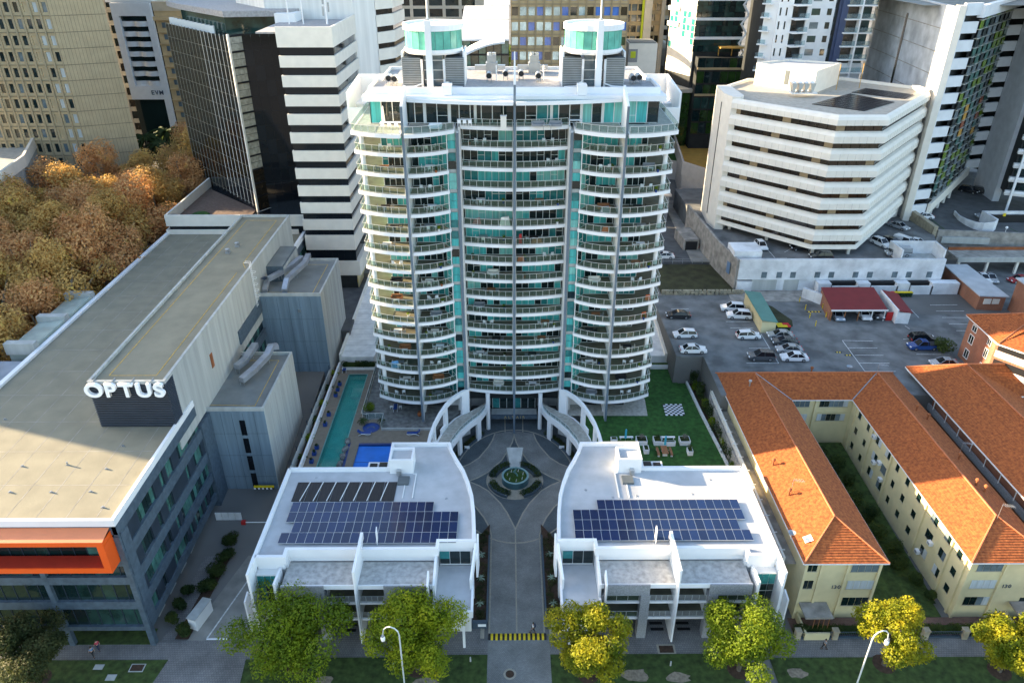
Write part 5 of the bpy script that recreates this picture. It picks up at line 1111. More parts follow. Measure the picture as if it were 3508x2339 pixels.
for a, c in ((595, 660), (795, 858), (993, 1058), (1170, 1310)):
 ua, uc = wx(a) - .3, wx(c) - .3; MB().fb(Fw, ua, uc, .36, 2.2, 10, 12.5).build('buttress', 'block_white', cp)
for a, c in ((660, 795), (858, 993), (1058, 1170)):
 MB().fb(Fw, wx(a), wx(c), 1.9, 2.2, 10, 11.9).build('low_wall', 'block_white', cp); piece('opening', 'black', cp, Fw, wx(a), wx(c), .36, 1.2, 10.2, 12.35)
MB().prism([(59.7, 136.0), (64.3, 130.6), (64.6, 130.8), (60.2, 136.4)], 10, 12.2).build('ramp_wall', 'block_white', cp)
MB().box(46.5, 52.2, 141.5, 146.6, DK, 17.9).build('deck_store', 'block_white', cp)
b = MB(); b.strip([(80.5, 140.4), (80.3, 145.5), (89.5, 145.3), (89.2, 140.4)], .15, DK, 18.6); b.build('stair_wall', 'block_white', cp); bpiece('stair_void', 'concrete_pale', cp, 80.5, 89.0, 141, 145.2, DK + .02, DK + .1)
gw = thing('graffiti_wall', 'rough grey retaining wall at the left edge of the deck with faded paint', 'wall', (46.5, 150, 10)); MB().strip([(47.0, 139.6), (45.5, 150), (44.3, 164), (43.5, 172)], .25, [10, 10, 10, 10], [16.8, 16.9, 17.2, 17.5]).build('wall', 'concrete_rough', gw)
c = Fr((46.3, 145.6), (46.9, 141.4)); piece('paint_patch', 'cloth_blue', gw, Fr((45.9, 144.6), (46.55, 140.8)), 1.0, 2.5, .13, .16, 12.5, 15.0)
lines('bay_line', [((52.5, 143), (52.3, 148)), ((55.6, 143), (55.4, 148)), ((52.6, 142.9), (58, 142.9)), ((58.5, 146), (60.5, 148))], DK + .03)
# right hand upper lot, sloping wall and curved ramp wall
RL = 16.0
rl = thing('upper_car_park', 'upper car park behind a long stained concrete retaining wall', 'car park', (110, 160, 10))
MB().prism([(96.3, 156.6), (150, 150.3), (160, 200), (90, 210), (93.5, 172)], 9.5, RL).build('car_deck', 'asphalt_new', rl)
b = MB(); b.strip([(96.2, 156.4), (150, 150)], .3, 9, RL + .9); b.build('retaining_wall', 'concrete_rough', rl); b = MB(); b.strip([(97, 155.6), (107, 154.4)], .3, 14.2, 15.6); b.build('ledge', 'concrete_pale', rl)
MB().strip([(95.6, 156.4), (94.4, 172)], .5, 10, [RL + 1.6, RL + 2.4]).build('side_wall', 'sandy_concrete', rl)
g6 = lambda x, y, z: at(3000 + x * .4784, 500 + y * .4784, z)
cpts = [g6(*p, RL) for p in ((560, 490), (590, 530), (640, 565), (700, 595), (760, 612), (830, 615), (850, 600))]
MB().strip(cpts, .12, RL, [RL + .9, RL + 1.1, RL + 1.4, RL + 1.7, RL + 2.0, RL + 2.4, RL + 2.5]).build('curved_ramp_wall', 'block_white', rl)
x, y = cpts[-1]; MB().strip([(x, y), (x - .2, y + 5.5), (150, y + 5)], .2, RL, RL + 2.5).build('ramp_wall', 'block_white', rl); bpiece('ramp_void', 'black', rl, x + .4, 150, y + 4.6, y + 4.79, RL, RL + 1.9)
bpiece('yellow_sign', 'bin_yellow', rl, x - .9, x - .3, y - .35, y - .2, RL + .4, RL + 1.1); bpiece('yellow_sign', 'bin_yellow', rl, x + 4, x + 4.6, y + 4.4, y + 4.55, RL + 1.6, RL + 2.3)
lp = thing('globe_lamp', 'white globe lamp standing on the concrete retaining wall', 'lamp', (x, 155.0, RL)); MB().tube([(x, 155.0, RL + .5), (x, 155.0, RL + 1.6)], .05, 6).build('stem', 'white', lp); MB().lathe([(.01, RL + 2.2), (.22, RL + 2.1), (.3, RL + 1.9), (.22, RL + 1.7), (.01, RL + 1.6)], x, 155.0, 12).build('globe', 'letter_white', lp, smooth=True)
lines('paint_line', [(g6(400, 530, 16), g6(520, 620, 16)), (g6(960, 590, 16), g6(1060, 640, 16))], RL + .03, 'turf', .1)
# ============================================================ LOT: CARPORT, SHEDS, BINS, BOLLARDS
ca = thing('carport', 'dark red roofed open carport of brick and timber posts in the rear lot', 'carport', (67, 129, 10))
b = MB(); b.v = [(61.5, 125.6, 12.45), (72.2, 125.6, 12.45), (73.0, 134.2, 13.2), (62.5, 134.2, 13.2)]; b.v += [(v[0], v[1], v[2] - .15) for v in b.v]; b.f = [(0, 1, 2, 3), (7, 6, 5, 4), (0, 4, 5, 1), (1, 5, 6, 2), (2, 6, 7, 3), (3, 7, 4, 0)]; b.build('roof', 'tile_red', ca)
MB().strip([(61.4, 125.55), (72.3, 125.55)], .06, 12.2, 12.5).build('gutter', 'frame_white', ca)
MB().strip([(61.7, 126.2), (62.7, 134.1)], .12, 10, [12.3, 12.95]).build('side_wall', 'brick_wall', ca); MB().strip([(62.7, 134), (72.7, 134)], .12, 10, 12.9).build('rear_wall', 'brick_wall', ca)
for x in (61.7, 64.3, 66.9, 69.5, 71.9): MB().box(x - .08, x + .08, 125.75, 125.91, 10, 12.3).build('post', 'timber' if x < 69 else 'frame_white', ca)
bpiece('gate', 'red', ca, 72.4, 73.6, 125.9, 126.0, 10, 11.8)
st = thing('store_shed', 'white block store with a red lean-to roof beside the carport', 'shed', (75, 129, 10))
MB().prism([(73.8, 124.7), (76.1, 124.5), (76.9, 132.6), (74.3, 133.4)], 10, 12.35).build('wall', 'block_white', st); MB().strip([(73.7, 124.6), (74.3, 133.5)], .12, 10, 12.9).build('side_parapet', 'block_white', st)
b = MB(); b.v = [(73.85, 124.6, 12.75), (76.4, 124.4, 12.4), (77.2, 132.7, 12.6), (74.4, 133.5, 12.95)]; b.v += [(v[0], v[1], v[2] - .12) for v in b.v]; b.f = [(0, 1, 2, 3), (7, 6, 5, 4), (0, 4, 5, 1), (1, 5, 6, 2), (2, 6, 7, 3), (3, 7, 4, 0)]; b.build('roof', 'tile_red', st)
gs = thing('garden_shed', 'long narrow cream shed with green sheet roof in the rear lot', 'shed', (48, 127, 10))
MB().prism([(46.9, 121.1), (49.6, 121.1), (50.2, 133.6), (47.3, 133.6)], 10, 12.3).build('wall', 'cream_wall', gs)
b = MB(); b.v = [(46.75, 120.9, 12.75), (49.8, 120.9, 12.3), (50.4, 133.8, 12.3), (47.1, 133.8, 12.75)]; b.v += [(v[0], v[1], v[2] - .1) for v in b.v]; b.f = [(0, 1, 2, 3), (7, 6, 5, 4), (0, 4, 5, 1), (1, 5, 6, 2), (2, 6, 7, 3), (3, 7, 4, 0)]; b.build('roof', 'green_roof', gs)
tag(sheet('grass_patch', 'dry_lawn', [(50.5, 121.5), (53.8, 123.5), (54.5, 126), (52.5, 132), (50.6, 133.5)], 10.08), kind='structure')
sheet('concrete_pad', 'concrete_rough', [(45, 134.5), (62.5, 134), (62, 139.4), (45.5, 139.4)], 10.1, .3)
def bins(x, y, z, cols, what):
 for i, c in enumerate(cols):
  t = thing('wheelie_bin', '%s lidded wheelie bin, %s in the row %s' % ({'bin_yellow': 'yellow', 'bin_red': 'red', 'bin_green': 'green'}[c], ORD[i], what), 'bin', (x + i * .62, y, z), group='wheelie bins in the rear lot')
  X = x + i * .62; b = MB(); b.v = [(X - .2, y - .22, z + .05), (X + .2, y - .22, z + .05), (X + .2, y + .22, z + .05), (X - .2, y + .22, z + .05), (X - .28, y - .33, z + 1), (X + .28, y - .33, z + 1), (X + .28, y + .33, z + 1), (X - .28, y + .33, z + 1)]
  b.f = [(3, 2, 1, 0), (0, 1, 5, 4), (1, 2, 6, 5), (2, 3, 7, 6), (3, 0, 4, 7), (4, 5, 6, 7)]; b.build('bin_body', 'bin_green', t)
  b = MB(); b.box(X - .3, X + .3, y - .38, y + .36, z + 1.001, z + 1.08); b.build('lid', c, t)
  b = MB(); b.tube([(X - .26, y + .25, z + .1), (X + .26, y + .25, z + .1)], .1, 8); b.build('wheel', 'rubber', t)
bins(50.4, 122.7, 10, ['bin_yellow', 'bin_yellow', 'bin_red', 'bin_red'], 'against the green roofed shed'); bins(50.5, 121.85, 10, ['bin_yellow', 'bin_yellow', 'bin_yellow', 'bin_red'], 'standing before the shed bins')
bins(78.4, 136.4, 10, ['bin_red', 'bin_yellow', 'bin_yellow', 'bin_yellow', 'bin_yellow', 'bin_yellow', 'bin_yellow'], 'along the white car park wall')
def bollard(x, y, i):
 t = thing('bollard', 'yellow bollard, the %s counted from the green shed towards the carport' % ORD[i], 'bollard', (x, y, 10), group='yellow bollards round the speed hump')
 MB().tube([(x, y, 10), (x, y, 11.1)], .09, 8).build('post', 'bin_yellow', t); MB().tube([(x, y, 10.85), (x, y, 10.95)], .095, 8).build('band', 'black', t)
for i, (px, py) in enumerate(((535, 360), (557, 402), (587, 443), (640, 398), (622, 355), (505, 320), (607, 315))): bollard(*at(2400 + px * .6696, 820 + py * .6696, 10), i)
def hump(p, q, w, z, n, label):
 t = thing('speed_hump', label, 'speed hump', (*p, z)); F = Fr(p, q)
 for i in range(n):
  u0, u1 = F.L * i / n, F.L * (i + 1) / n; b = MB(); a = [F.p(u0, -w), F.p(u1, -w)]; c_ = [F.p(u0, w), F.p(u1, w)]; m_ = [F.p(u0, 0), F.p(u1, 0)]
  b.v = [(*a[0], z), (*a[1], z), (*m_[1], z + .09), (*m_[0], z + .09), (*c_[0], z), (*c_[1], z)]; b.f = [(0, 3, 2, 1), (3, 4, 5, 2), (0, 4, 3), (1, 2, 5)]; b.build('segment', 'bin_yellow' if i % 2 else 'black', t)
p8 = lambda x, y: at(2400 + x * .6696, 820 + y * .6696, 10.03)
hump(p8(541, 370), p8(617, 370), .25, 10.03, 9, 'black and yellow speed hump between the bollards'); hump(p8(688, 576), p8(722, 578), .2, 10.03, 5, 'short striped speed hump, left of two in the lot'); hump(p8(736, 592), p8(774, 592), .2, 10.03, 5, 'short striped speed hump, right of two in the lot')
hump((-2.55, 61.75), (4.55, 61.75), .5, .04, 25, 'wide black and yellow speed hump across the court entrance')
# stone retaining wall and post fences beside the dry lawn
sw = thing('stone_wall', 'low rubble limestone wall below the dry lawn', 'wall', (38, 137.8, 10)); rr = random.Random(2)
x = 31.5
while x < 47.8:
 for r in range(3):
  w = rr.uniform(.55, 1.0); bpiece('stone', 'sandy_concrete' if rr.random() < .6 else 'limestone', sw, x, x + w - .06, 137.5 - rr.uniform(0, .08), 137.9, 10 + r * .36, 10.33 + r * .36)
 x += .85
fe = thing('post_fence', 'thin steel post and rail fence on the edge of the upper parking bay', 'fence', (38, 152.6, 10.6)); b = MB(); [b.strip([(30, 152.6), (48, 152.6)], .02, 10.6 + h, 10.65 + h) for h in (.5, .95)]; b.build('fence_rail', 'metal_grey', fe)
for i in range(9): bpiece('fence_post', 'metal_grey', fe, 30 + i * 2.2, 30.08 + i * 2.2, 152.56, 152.64, 10.5, 11.7)
# ============================================================ CREAM BLOCK WITH ORANGE ROOF
def roof_slope(parent, a, b_, c, d, n=None, name='roof_tiles', mt='tile'):
 a, b_, c, d = map(Vector, (a, b_, c, d)); L = max((d - a).length, (c - b_).length); n = n or max(3, int(L / .42)); m = MB()
 nrm = (b_ - a).cross(d - a).normalized(); nrm = nrm if nrm.z > 0 else -nrm
 for i in range(n):
  t0, t1 = i / n, (i + 1) / n; p0, p1 = a.lerp(d, t0) + nrm * .07, b_.lerp(c, t0) + nrm * .07; q0, q1 = a.lerp(d, t1) + nrm * .0, b_.lerp(c, t1) + nrm * .0
  k = len(m.v); m.v += [tuple(p0), tuple(p1), tuple(q1), tuple(q0), tuple(p0 - nrm * .08), tuple(p1 - nrm * .08)]; m.f += [(k, k + 1, k + 2, k + 3), (k + 4, k + 5, k + 1, k)]
 return m.build(name, mt, parent, kind='stuff')
def ridge(parent, pts): return MB().tube(pts, .13, 6).build('ridge_cap', 'tile_ridge', parent)
ob = thing('cream_apartments', 'U shaped cream apartment block with orange tiled roof round a planted courtyard', 'apartment building', (50, 85, 0))
EZ, RZ3 = 9.9, 12.5
x1, x2, x3, x4, yf, yc_, yb = 35.1, 45.3, 55.1, 65.3, 63.9, 98.8, 107
E_ = lambda x, y: (x, y, EZ); G_ = lambda x, y: (x, y, RZ3)
ra, rb_, ry = (x1 + x2) / 2, (x3 + x4) / 2, (yc_ + yb) / 2
roof_slope(ob, E_(x1, yf), E_(x1, yb), G_(ra, ry), G_(ra, 69.2)); roof_slope(ob, E_(x2, yf), E_(x2, yc_), G_(ra, ry), G_(ra, 69.2)); roof_slope(ob, E_(x1, yf), E_(x2, yf), G_(ra, 69.2), G_(ra, 69.2))
roof_slope(ob, E_(x3, yf), E_(x3, yc_), G_(rb_, ry), G_(rb_, 69.2)); roof_slope(ob, E_(x4, yf), E_(x4, yb), G_(rb_, ry), G_(rb_, 69.2)); roof_slope(ob, E_(x3, yf), E_(x4, yf), G_(rb_, 69.2), G_(rb_, 69.2))
roof_slope(ob, E_(x2, yc_), E_(x3, yc_), G_(rb_, ry), G_(ra, ry)); roof_slope(ob, E_(x1, yb), E_(x4, yb), G_(rb_, ry), G_(ra, ry))
for pts in ([G_(ra, 69.2), G_(ra, ry), G_(rb_, ry), G_(rb_, 69.2)], [E_(x1, yf), G_(ra, 69.2), E_(x2, yf)], [E_(x3, yf), G_(rb_, 69.2), E_(x4, yf)], [E_(x1, yb), G_(ra, ry)], [E_(x4, yb), G_(rb_, ry)]): ridge(ob, [(p[0], p[1], p[2] + .08) for p in pts])
for pts in ([E_(x2, yc_), G_(ra, ry)], [E_(x3, yc_), G_(rb_, ry)]): MB().tube([(p[0], p[1], p[2] + .05) for p in pts], .1, 5).build('valley', 'metal_grey', ob)
b = MB(); b.strip([(x2, yf), (x2, yc_), (x3, yc_), (x3, yf)], .08, EZ - .12, EZ + .02); b.build('gutter', 'frame_white', ob); b = MB(); b.strip([(x1, yb), (x1, yf), (x2, yf)], .08, EZ - .12, EZ + .02); b.strip([(x3, yf), (x4, yf)], .08, EZ - .12, EZ + .02); b.build('gutter', 'frame_white', ob)
MB().prism([(x1 + .6, yf + .6), (x2 - .5, yf + .6), (x2 - .5, yc_ + .5), (x3 + .5, yc_ + .5), (x3 + .5, yf + .6), (x4 - .6, yf + .6), (x4 - .6, yb - .5), (x1 + .6, yb - .5)], 0, EZ - .02).build('wall', 'cream_wall', ob)
W = Pieces('window', 'glass_greyblue', ob)
SL = MB(); gy = lambda y: .05 * (y - 66)
def win(F, u, w, z, h, mt=None, sill=True):
 n = max(1, round(w / .8))
 for i in range(n): W.add(F, u + w * i / n + .03, u + w * (i + 1) / n - .03, .005, .05, z, z + h, mt or rnd.choice(['glass_greyblue', 'glass_dark', 'glass_dark', 'curtain_white']))
 SL.fb(F, u - .06, u + w + .06, 0, .10, z - .1, z - .01)
Fx = Fr((x1 + .6, yf + .6), (x2 - .5, yf + .6)); Fy = Fr((x3 + .5, yf + .6), (x4 - .6, yf + .6))
for z, mt in ((8.0, 'glass_greyblue'), (5.1, 'curtain_white'), (2.2, None)):
 win(Fx, 5.6, 3.3, z, 1.35, mt); win(Fy, .9, 3.1, z, 1.35, mt); win(Fy, 7.8, 1.2, z, 1.2)
for z in (8.1, 5.2): win(Fx, .2, 1.25, z, 1.3, 'glass_dark')
# courtyard side of right wing (faces left) and back bar
Fc = Fr((x3 + .5, yc_), (x3 + .5, yf + .6))
for lv, z in enumerate((8.0, 5.1, 2.2)):
 for u, w in ((2.0, .9), (5.2, .8), (8.5, 1.6), (11.6, 1.6), (15.0, .8), (18.0, .9), (21.2, 1.0), (25.2, 1.6), (28.6, 1.6), (31.6, 1.0)):
  if z > gy(yc_ - u) - .9 and u + w < Fc.L - .3: win(Fc, u, w, max(z, gy(yc_ - u) + .4 if lv == 2 else z), 1.3 if w > 1 else 1.05, None if w > 1 else 'glass_dark')
Fk = Fr((x2 - .5, yc_ + .5), (x3 + .5, yc_ + .5))
for z, mt in ((8.3, 'glass_greyblue'), (5.4 + .2, 'curtain_white')): win(Fk, .6, 3.2, z, 1.25, mt); win(Fk, 5.4, 4.6, z, 1.25, None)
for z in (7.2,): MB().fb(Fk, 5, 10.2, 0, .12, z, z + .25).build('sill_band', 'cream_wall', ob)
for u in (4.6,): MB().fb(Fk, u, u + .5, 0, .3, 4, EZ - .2).build('pilaster', 'cream_wall', ob)
for u in (.9, 7.0, 13.4, 23.6, 30.3, 33.4): MB().fb(Fc, u, u + .35, 0, .25, 0, EZ - .15).build('pilaster', 'cream_wall', ob)
for F, us in ((Fx, (-.1, 1.8, 5.0, 8.85)), (Fy, (-.1, 4.2))):
 for u in us: MB().fb(F, u, u + .3, 0, .22, 0, EZ - .15).build('pilaster', 'cream_wall', ob)
W.flush(); SL.build('window_sill', 'sill', ob)
text('130', 'numeral', 'pale_blue_letter', ob, Matrix.Translation((39.6, yf + .56, 5.15)) @ TXT, .8, .05, .0, 1.6); text('130', 'numeral', 'pale_blue_letter', ob, Matrix.Translation((60.6, yf + .56, 5.15)) @ TXT, .8, .05, .0, 1.6)
# outside galleries on the left flank
b = MB(); b.strip([(34.05, 66.8), (34.15, 104.5)], .14, 7.0, 8.05); b.build('gallery_wall', 'cream_white', ob); MB().prism([(34.15, 66.8), (35.7, 66.8), (35.7, 104.5), (34.2, 104.5)], 6.9, 7.0).build('gallery_floor', 'concrete_rough', ob)
for i in range(12): y = 68 + i * 3.1; bpiece('gallery_bracket', 'frame_white', ob, 33.55, 34.5, y, y + .1, 8.06, 8.12)
tag(MB().strip([(33.75, 86), (33.75, 103.5), (34.3, 105.5)], .12, 0, [7.2, 7.2, 7.6]).build('boundary_wall', 'concrete_rough'), 'pale rendered wall between the garden shrubs and the gallery', 'wall')
# entry porches and bits
for xx, l in ((36.0, 'left'), (62.2, 'right')):
 p = thing('entry_porch', 'small flat roofed porch with grey slab at the %s front corner of the cream block' % l, 'porch', (xx + 1.6, 63.3, 0)); MB().box(xx, xx + 3.4, 62.0, 64.4, 2.6, 2.85).build('slab', 'concrete_rough', p)
 MB().strip([(xx + .1, 64.4), (xx + .1, 61.2), (xx + 3.0, 61.2)], .12, 0, 1.1).build('low_wall', 'cream_wall', p)
 for k in range(4): bpiece('porch_post', 'timber', p, xx + 1.2 + k * .6, xx + 1.26 + k * .6, 62.1, 62.16, .05, 2.59)
sheet('paved_yard', 'paver_red', RB(35, 66, 61.6, 64.4), .05); sheet('grass_court', 'grass', [(45.4, 64.4), (54.5, 64.4), (54.5, 66.5), (45.4, 66.5)], .12, .1)
cg = MB(); n_ = 14
for i in range(n_):
 y0, y1 = 66.5 + 32 * i / n_, 66.5 + 32 * (i + 1) / n_; cg.quad((45.2, y0, .05 * (y0 - 66.5) + .1), (54.9, y0, .05 * (y0 - 66.5) + .1), (54.9, y1, .05 * (y1 - 66.5) + .1), (45.2, y1, .05 * (y1 - 66.5) + .1))
for v in range(0): pass
cg.build('courtyard_lawn', 'grass', kind='structure')
def small_box(name, mt, x0, x1, y0, y1, z0, z1, label, cat, det='metal_grey'):
 t = thing(name, label, cat, ((x0 + x1) / 2, (y0 + y1) / 2, z0)); MB().box(x0, x1, y0, y1, z0, z1).build('casing', mt, t)
 MB().box(x0 - .02, x0 - .001, y0 + .12, y1 - .12, z0 + .1, z1 - .1).build('grille', det, t); return t
for i, (y, z, l) in enumerate(((90.3, 8.4, 'high on the courtyard wall near the inner corner'), (87.2, 5.9, 'mid height on the courtyard wall'), (88.6, 4.9, 'on the courtyard wall below the others'), (85.8, 3.9, 'low on the courtyard wall among shrubs'), (71.5, 5.1, 'near the front of the courtyard wall'), (73.2, 1.9, 'at ground level by the front courtyard wall'))):
 small_box('air_conditioner', 'white', 55.1, 55.58, y, y + .75, z, z + .5, 'white air conditioner ' + l, 'air conditioner')
# roof details on the orange roofs
def rf_z(x, y):
 for a_, m_ in ((x1, ra), (x3, rb_)):
  if a_ <= x <= a_ + 10.2: return EZ + (RZ3 - EZ) * (1 - abs(x - m_) / 5.1)
 return EZ + (RZ3 - EZ) * (1 - abs(y - ry) / 4.1)
def p7(px, py, z=11.5): return at(2350 + px * .5421, 1150 + py * .5421, z)
for i, (px, py, k, l) in enumerate(((400, 325, 'cowl', 'silver whirling vent on the rear left of the orange roof'), (555, 790, 'pipe', 'rusty flue at the upper edge of the sunlit tiles'), (655, 980, 'pipe', 'rusty flue in the middle of the sunlit tiles'), (1530, 510, 'pipe', 'thin flue on the far right slope'), (1455, 470, 'pipe', 'low flue above the right wing ridge'), (1725, 775, 'pipe', 'flue on the right slope by the antenna'), (1825, 960, 'pipe', 'paired flue right of the sunlit right wing'), (1885, 985, 'pipe', 'last flue on the right slope'), (790, 235, 'pipe', 'chimney pipe on the rear ridge'))):
 x, y = p7(px, py); z = rf_z(min(max(x, 35.2), 65.2), y) if y < 107 else EZ
 t = thing('roof_flue', l, 'roof vent', (x, y, z)); MB().tube([(x, y, z - .2), (x, y, z + .9)], .13, 8).build('pipe', 'metal' if k == 'cowl' else 'rust', t)
 MB().lathe([(0, z + 1.25), (.25, z + 1.1), (.28, z + .9), (.13, z + .8)], x, y, 10).build('cap', 'metal' if k == 'cowl' else 'rust', t)
for i, (px, py, l) in enumerate(((672, 950, 'on the sunlit left wing tiles'), (1200, 262, 'at the rear inner corner of the orange roof'), (1745, 700, 'between the cream block and the orange roof beyond it'), (1960, 1170, 'on the front peak of the right wing'))):
 x, y = p7(px, py, 12); z = rf_z(min(x, 65.1), y); t = thing('tv_antenna', 'thin television antenna ' + l, 'antenna', (x, y, z)); MB().tube([(x, y, z - .1), (x, y, z + 2.2)], .03, 5).build('mast', 'metal', t)
 b = MB(); b.tube([(x - .1, y, z + 2.1), (x + 1.4, y - .3, z + 2.1)], .02, 4); [b.tube([(x + .2 * k, y - .35 - .04 * k, z + 2.12), (x + .2 * k, y + .35 - .04 * k, z + 2.12)], .012, 4) for k in range(1, 7)]; b.build('element', 'metal', t, kind='stuff')
for (px, py, l) in ((665, 1262, 'at the left eave above the front porch'), (1030, 210, 'behind the rear ridge of the orange roof')):
 x, y = p7(px, py, 10.8); t = thing('dish_antenna', 'small grey dish ' + l, 'satellite dish', (x, y, 10)); MB().tube([(x, y, 9.9), (x, y, 11.0)], .04, 6).build('mast', 'metal_grey', t); b = MB().lathe([(0, 11.1), (.28, 11.16), (.48, 11.34)], x, y, 14); b.build('dish', 'metal_grey', t)
x, y = p7(775, 1265, 11.2); tag(MB().quad((x - .45, y - .5, rf_z(x - .45, y) + .16), (x + .45, y - .5, rf_z(x + .45, y) + .16), (x + .45, y + .5, rf_z(x + .45, y) + .16), (x - .45, y + .5, rf_z(x - .45, y) + .16)).build('roof_patch', 'letter_white'), 'square white patch near the hip of the sunlit roof', 'skylight')
# second orange roofed building at the right edge
o2 = thing('orange_roof_block', 'second orange roofed block cut by the right edge of the frame', 'apartment building', (80, 85, 0))
xa, xb = 68.3, 79.5
roof_slope(o2, (67.2, 60, 11), (67.2, 107, 11), (74.2, 102.5, 14.2), (74.2, 60, 14.2)); roof_slope(o2, (81.2, 60, 11), (81.2, 98, 11), (74.2, 102.5, 14.2), (74.2, 60, 14.2)); roof_slope(o2, (81.2, 98, 11), (105, 98, 11), (105, 102.5, 14.2), (74.2, 102.5, 14.2)); roof_slope(o2, (67.2, 107, 11), (105, 107, 11), (105, 102.5, 14.2), (74.2, 102.5, 14.2))
ridge(o2, [(74.2, 60, 14.3), (74.2, 102.5, 14.3), (105, 102.5, 14.3)]); ridge(o2, [(67.2, 107, 11.1), (74.2, 102.5, 14.3)])
MB().prism([(68.9, 60), (80.6, 60), (80.6, 98.6), (105, 98.6), (105, 106.4), (68.9, 106.4)], 0, 10.98).build('wall', 'brick_wall', o2)
b = MB(); b.strip([(67.2, 60), (67.2, 107), (105, 107)], .09, 10.85, 11.05); b.strip([(81.2, 60), (81.2, 98), (105, 98)], .08, 10.85, 11.03); b.build('gutter', 'frame_white', o2)
W = Pieces('window', 'glass_dark', o2); Fq = Fr((80.6, 98.6), (105, 98.6)); [W.add(Fq, 2 + i * 3, 4 + i * 3, 0, .05, z, z + 1.5) for i in range(5) for z in (8.3,)]; W.flush()
MB().strip([(68.2, 60), (68.35, 106.9)], .13, 7.4, 8.5).build('gallery_wall', 'cladding_grey', o2); MB().box(68.35, 68.89, 60, 106.4, 7.2, 7.39).build('gallery_floor', 'concrete_rough', o2)
for i in range(12): bpiece('gallery_post', 'frame_white', o2, 67.95, 68.05, 62 + i * 3.6, 62.1 + i * 3.6, 8.5, 10.84)
# brick house with orange roof at the right
bh = thing('brick_house', 'red brick flats with orange roof and white windows in the rear lot corner', 'apartment building', (88, 108, 10))
q = [(79.4, 113.2), (78.9, 103.6), (80.0, 95)]
MB().prism([(79.2, 112.6), (79.0, 104.2), (83.0, 99), (100, 99), (100, 112.6)], 8, 17.6).build('wall', 'brick_wall', bh)
EW = 17.6; roof_slope(bh, (78.6, 103.2, EW), (78.9, 113.3, EW), (86, 108, EW + 3.0), (86, 105, EW + 3.0)); roof_slope(bh, (78.6, 103.2, EW), (83.5, 97.5, EW), (92, 100, EW + 3.0), (86, 107, EW + 3.0)); roof_slope(bh, (78.9, 113.3, EW), (104, 113.3, EW), (104, 108, EW + 3.0), (86, 108, EW + 3.0)); roof_slope(bh, (83.5, 97.5, EW), (110, 97.5, EW), (104, 106, EW + 3), (86, 107, EW + 3))
ridge(bh, [(78.9, 113.3, EW + .1), (86, 108, EW + 3.1), (104, 108, EW + 3.1)]); ridge(bh, [(78.6, 103.2, EW + .1), (86, 107, EW + 3.1)])
MB().strip([(79.0, 113.4), (78.5, 103.2), (83.3, 97.4)], .09, EW - .12, EW + .04).build('gutter', 'frame_white', bh)
W = Pieces('window', 'glass_dark', bh); Fh = Fr((79.2, 112.6), (79.0, 104.2)); fr = MB()
for z in (10.9, 13.7, 16.0):
 for u, w in ((1.6, 1.2), (6.4, .9)):
  h = 1.5 if z < 15 else 1.0; W.add(Fh, u, u + w, .0, .05, z, z + h); fr.fb(Fh, u - .08, u, 0, .1, z - .08, z + h + .08).fb(Fh, u + w, u + w + .08, 0, .1, z - .08, z + h + .08).fb(Fh, u, u + w, 0, .1, z - .08, z).fb(Fh, u, u + w, 0, .1, z + h, z + h + .08).fb(Fh, u + w / 2 - .03, u + w / 2 + .03, .052, .1, z, z + h)
W.flush(); fr.build('window_frame', 'frame_white', bh)
Fg = Fr((79.0, 104.2), (83.0, 99)); [piece('balcony_wall', 'cream_white', bh, Fg, .3, 6, .02, .14, z, z + 1.1) for z in (12.2, 15.0)]; [piece('balcony_opening', 'black', bh, Fg, .4, 5.9, .0, .015, z, z + 1.2) for z in (13.32, 16.12)]
# white roofed brick garage and second one
for i, (dx, l) in enumerate(((0, 'brick garage with a long white roof beside the white car park'), (6.0, 'second brick building with white roof at the right edge'))):
 g = thing('brick_garage', l, 'garage', (92, 138, 10))
 if i == 0: pw = [(92.4, 130.5), (97.2, 130.0), (97.5, 145.2), (93.2, 145.2)]; z = 13
 else: pw = [(98.5, 120), (106, 120), (106, 130.6), (98.7, 130.6)]; z = 16.5
 MB().prism(pw, 9.5, z).build('wall', 'brick_wall', g); MB().prism(offset(pw, -.35, True), z + .001, z + .22).build('roof', 'roof_white', g)
 if i == 0: [bpiece('panel_window', 'cream_white', g, 93.2 + k * 1.7, 94.6 + k * 1.7, 130.1, 130.3, 11.4, 12.5) for k in range(2)]
 else: [bpiece('window', 'glass_dark', g, 99.5 + k * 2.2, 100.7 + k * 2.2, 119.9, 120.0, 13, 14.5) for k in range(3)]
# covered parking at the far right
pk = thing('parking_shelter', 'low covered parking structure with brown edge beams at the right', 'carport', (110, 146, 10))
MB().box(96.5, 140, 147.5, 152.8, 13.6, 14.0).build('roof_slab', 'concrete_rough', pk); MB().box(96.8, 140, 147.3, 147.49, 12.9, 14.0).build('edge_beam', 'concrete_pale', pk); MB().box(96.8, 140, 151.5, 151.9, 14.01, 14.6).build('edge_beam', 'rust', pk)
for x in (97.2, 103.5, 110, 116.5): MB().box(x, x + .5, 147.6, 148.1, 9.9, 12.9).build('column', 'cream_white', pk)
sheet('parking_bay', 'asphalt', [(97, 131), (140, 128), (140, 152.9), (97, 152.9)], 10.05)
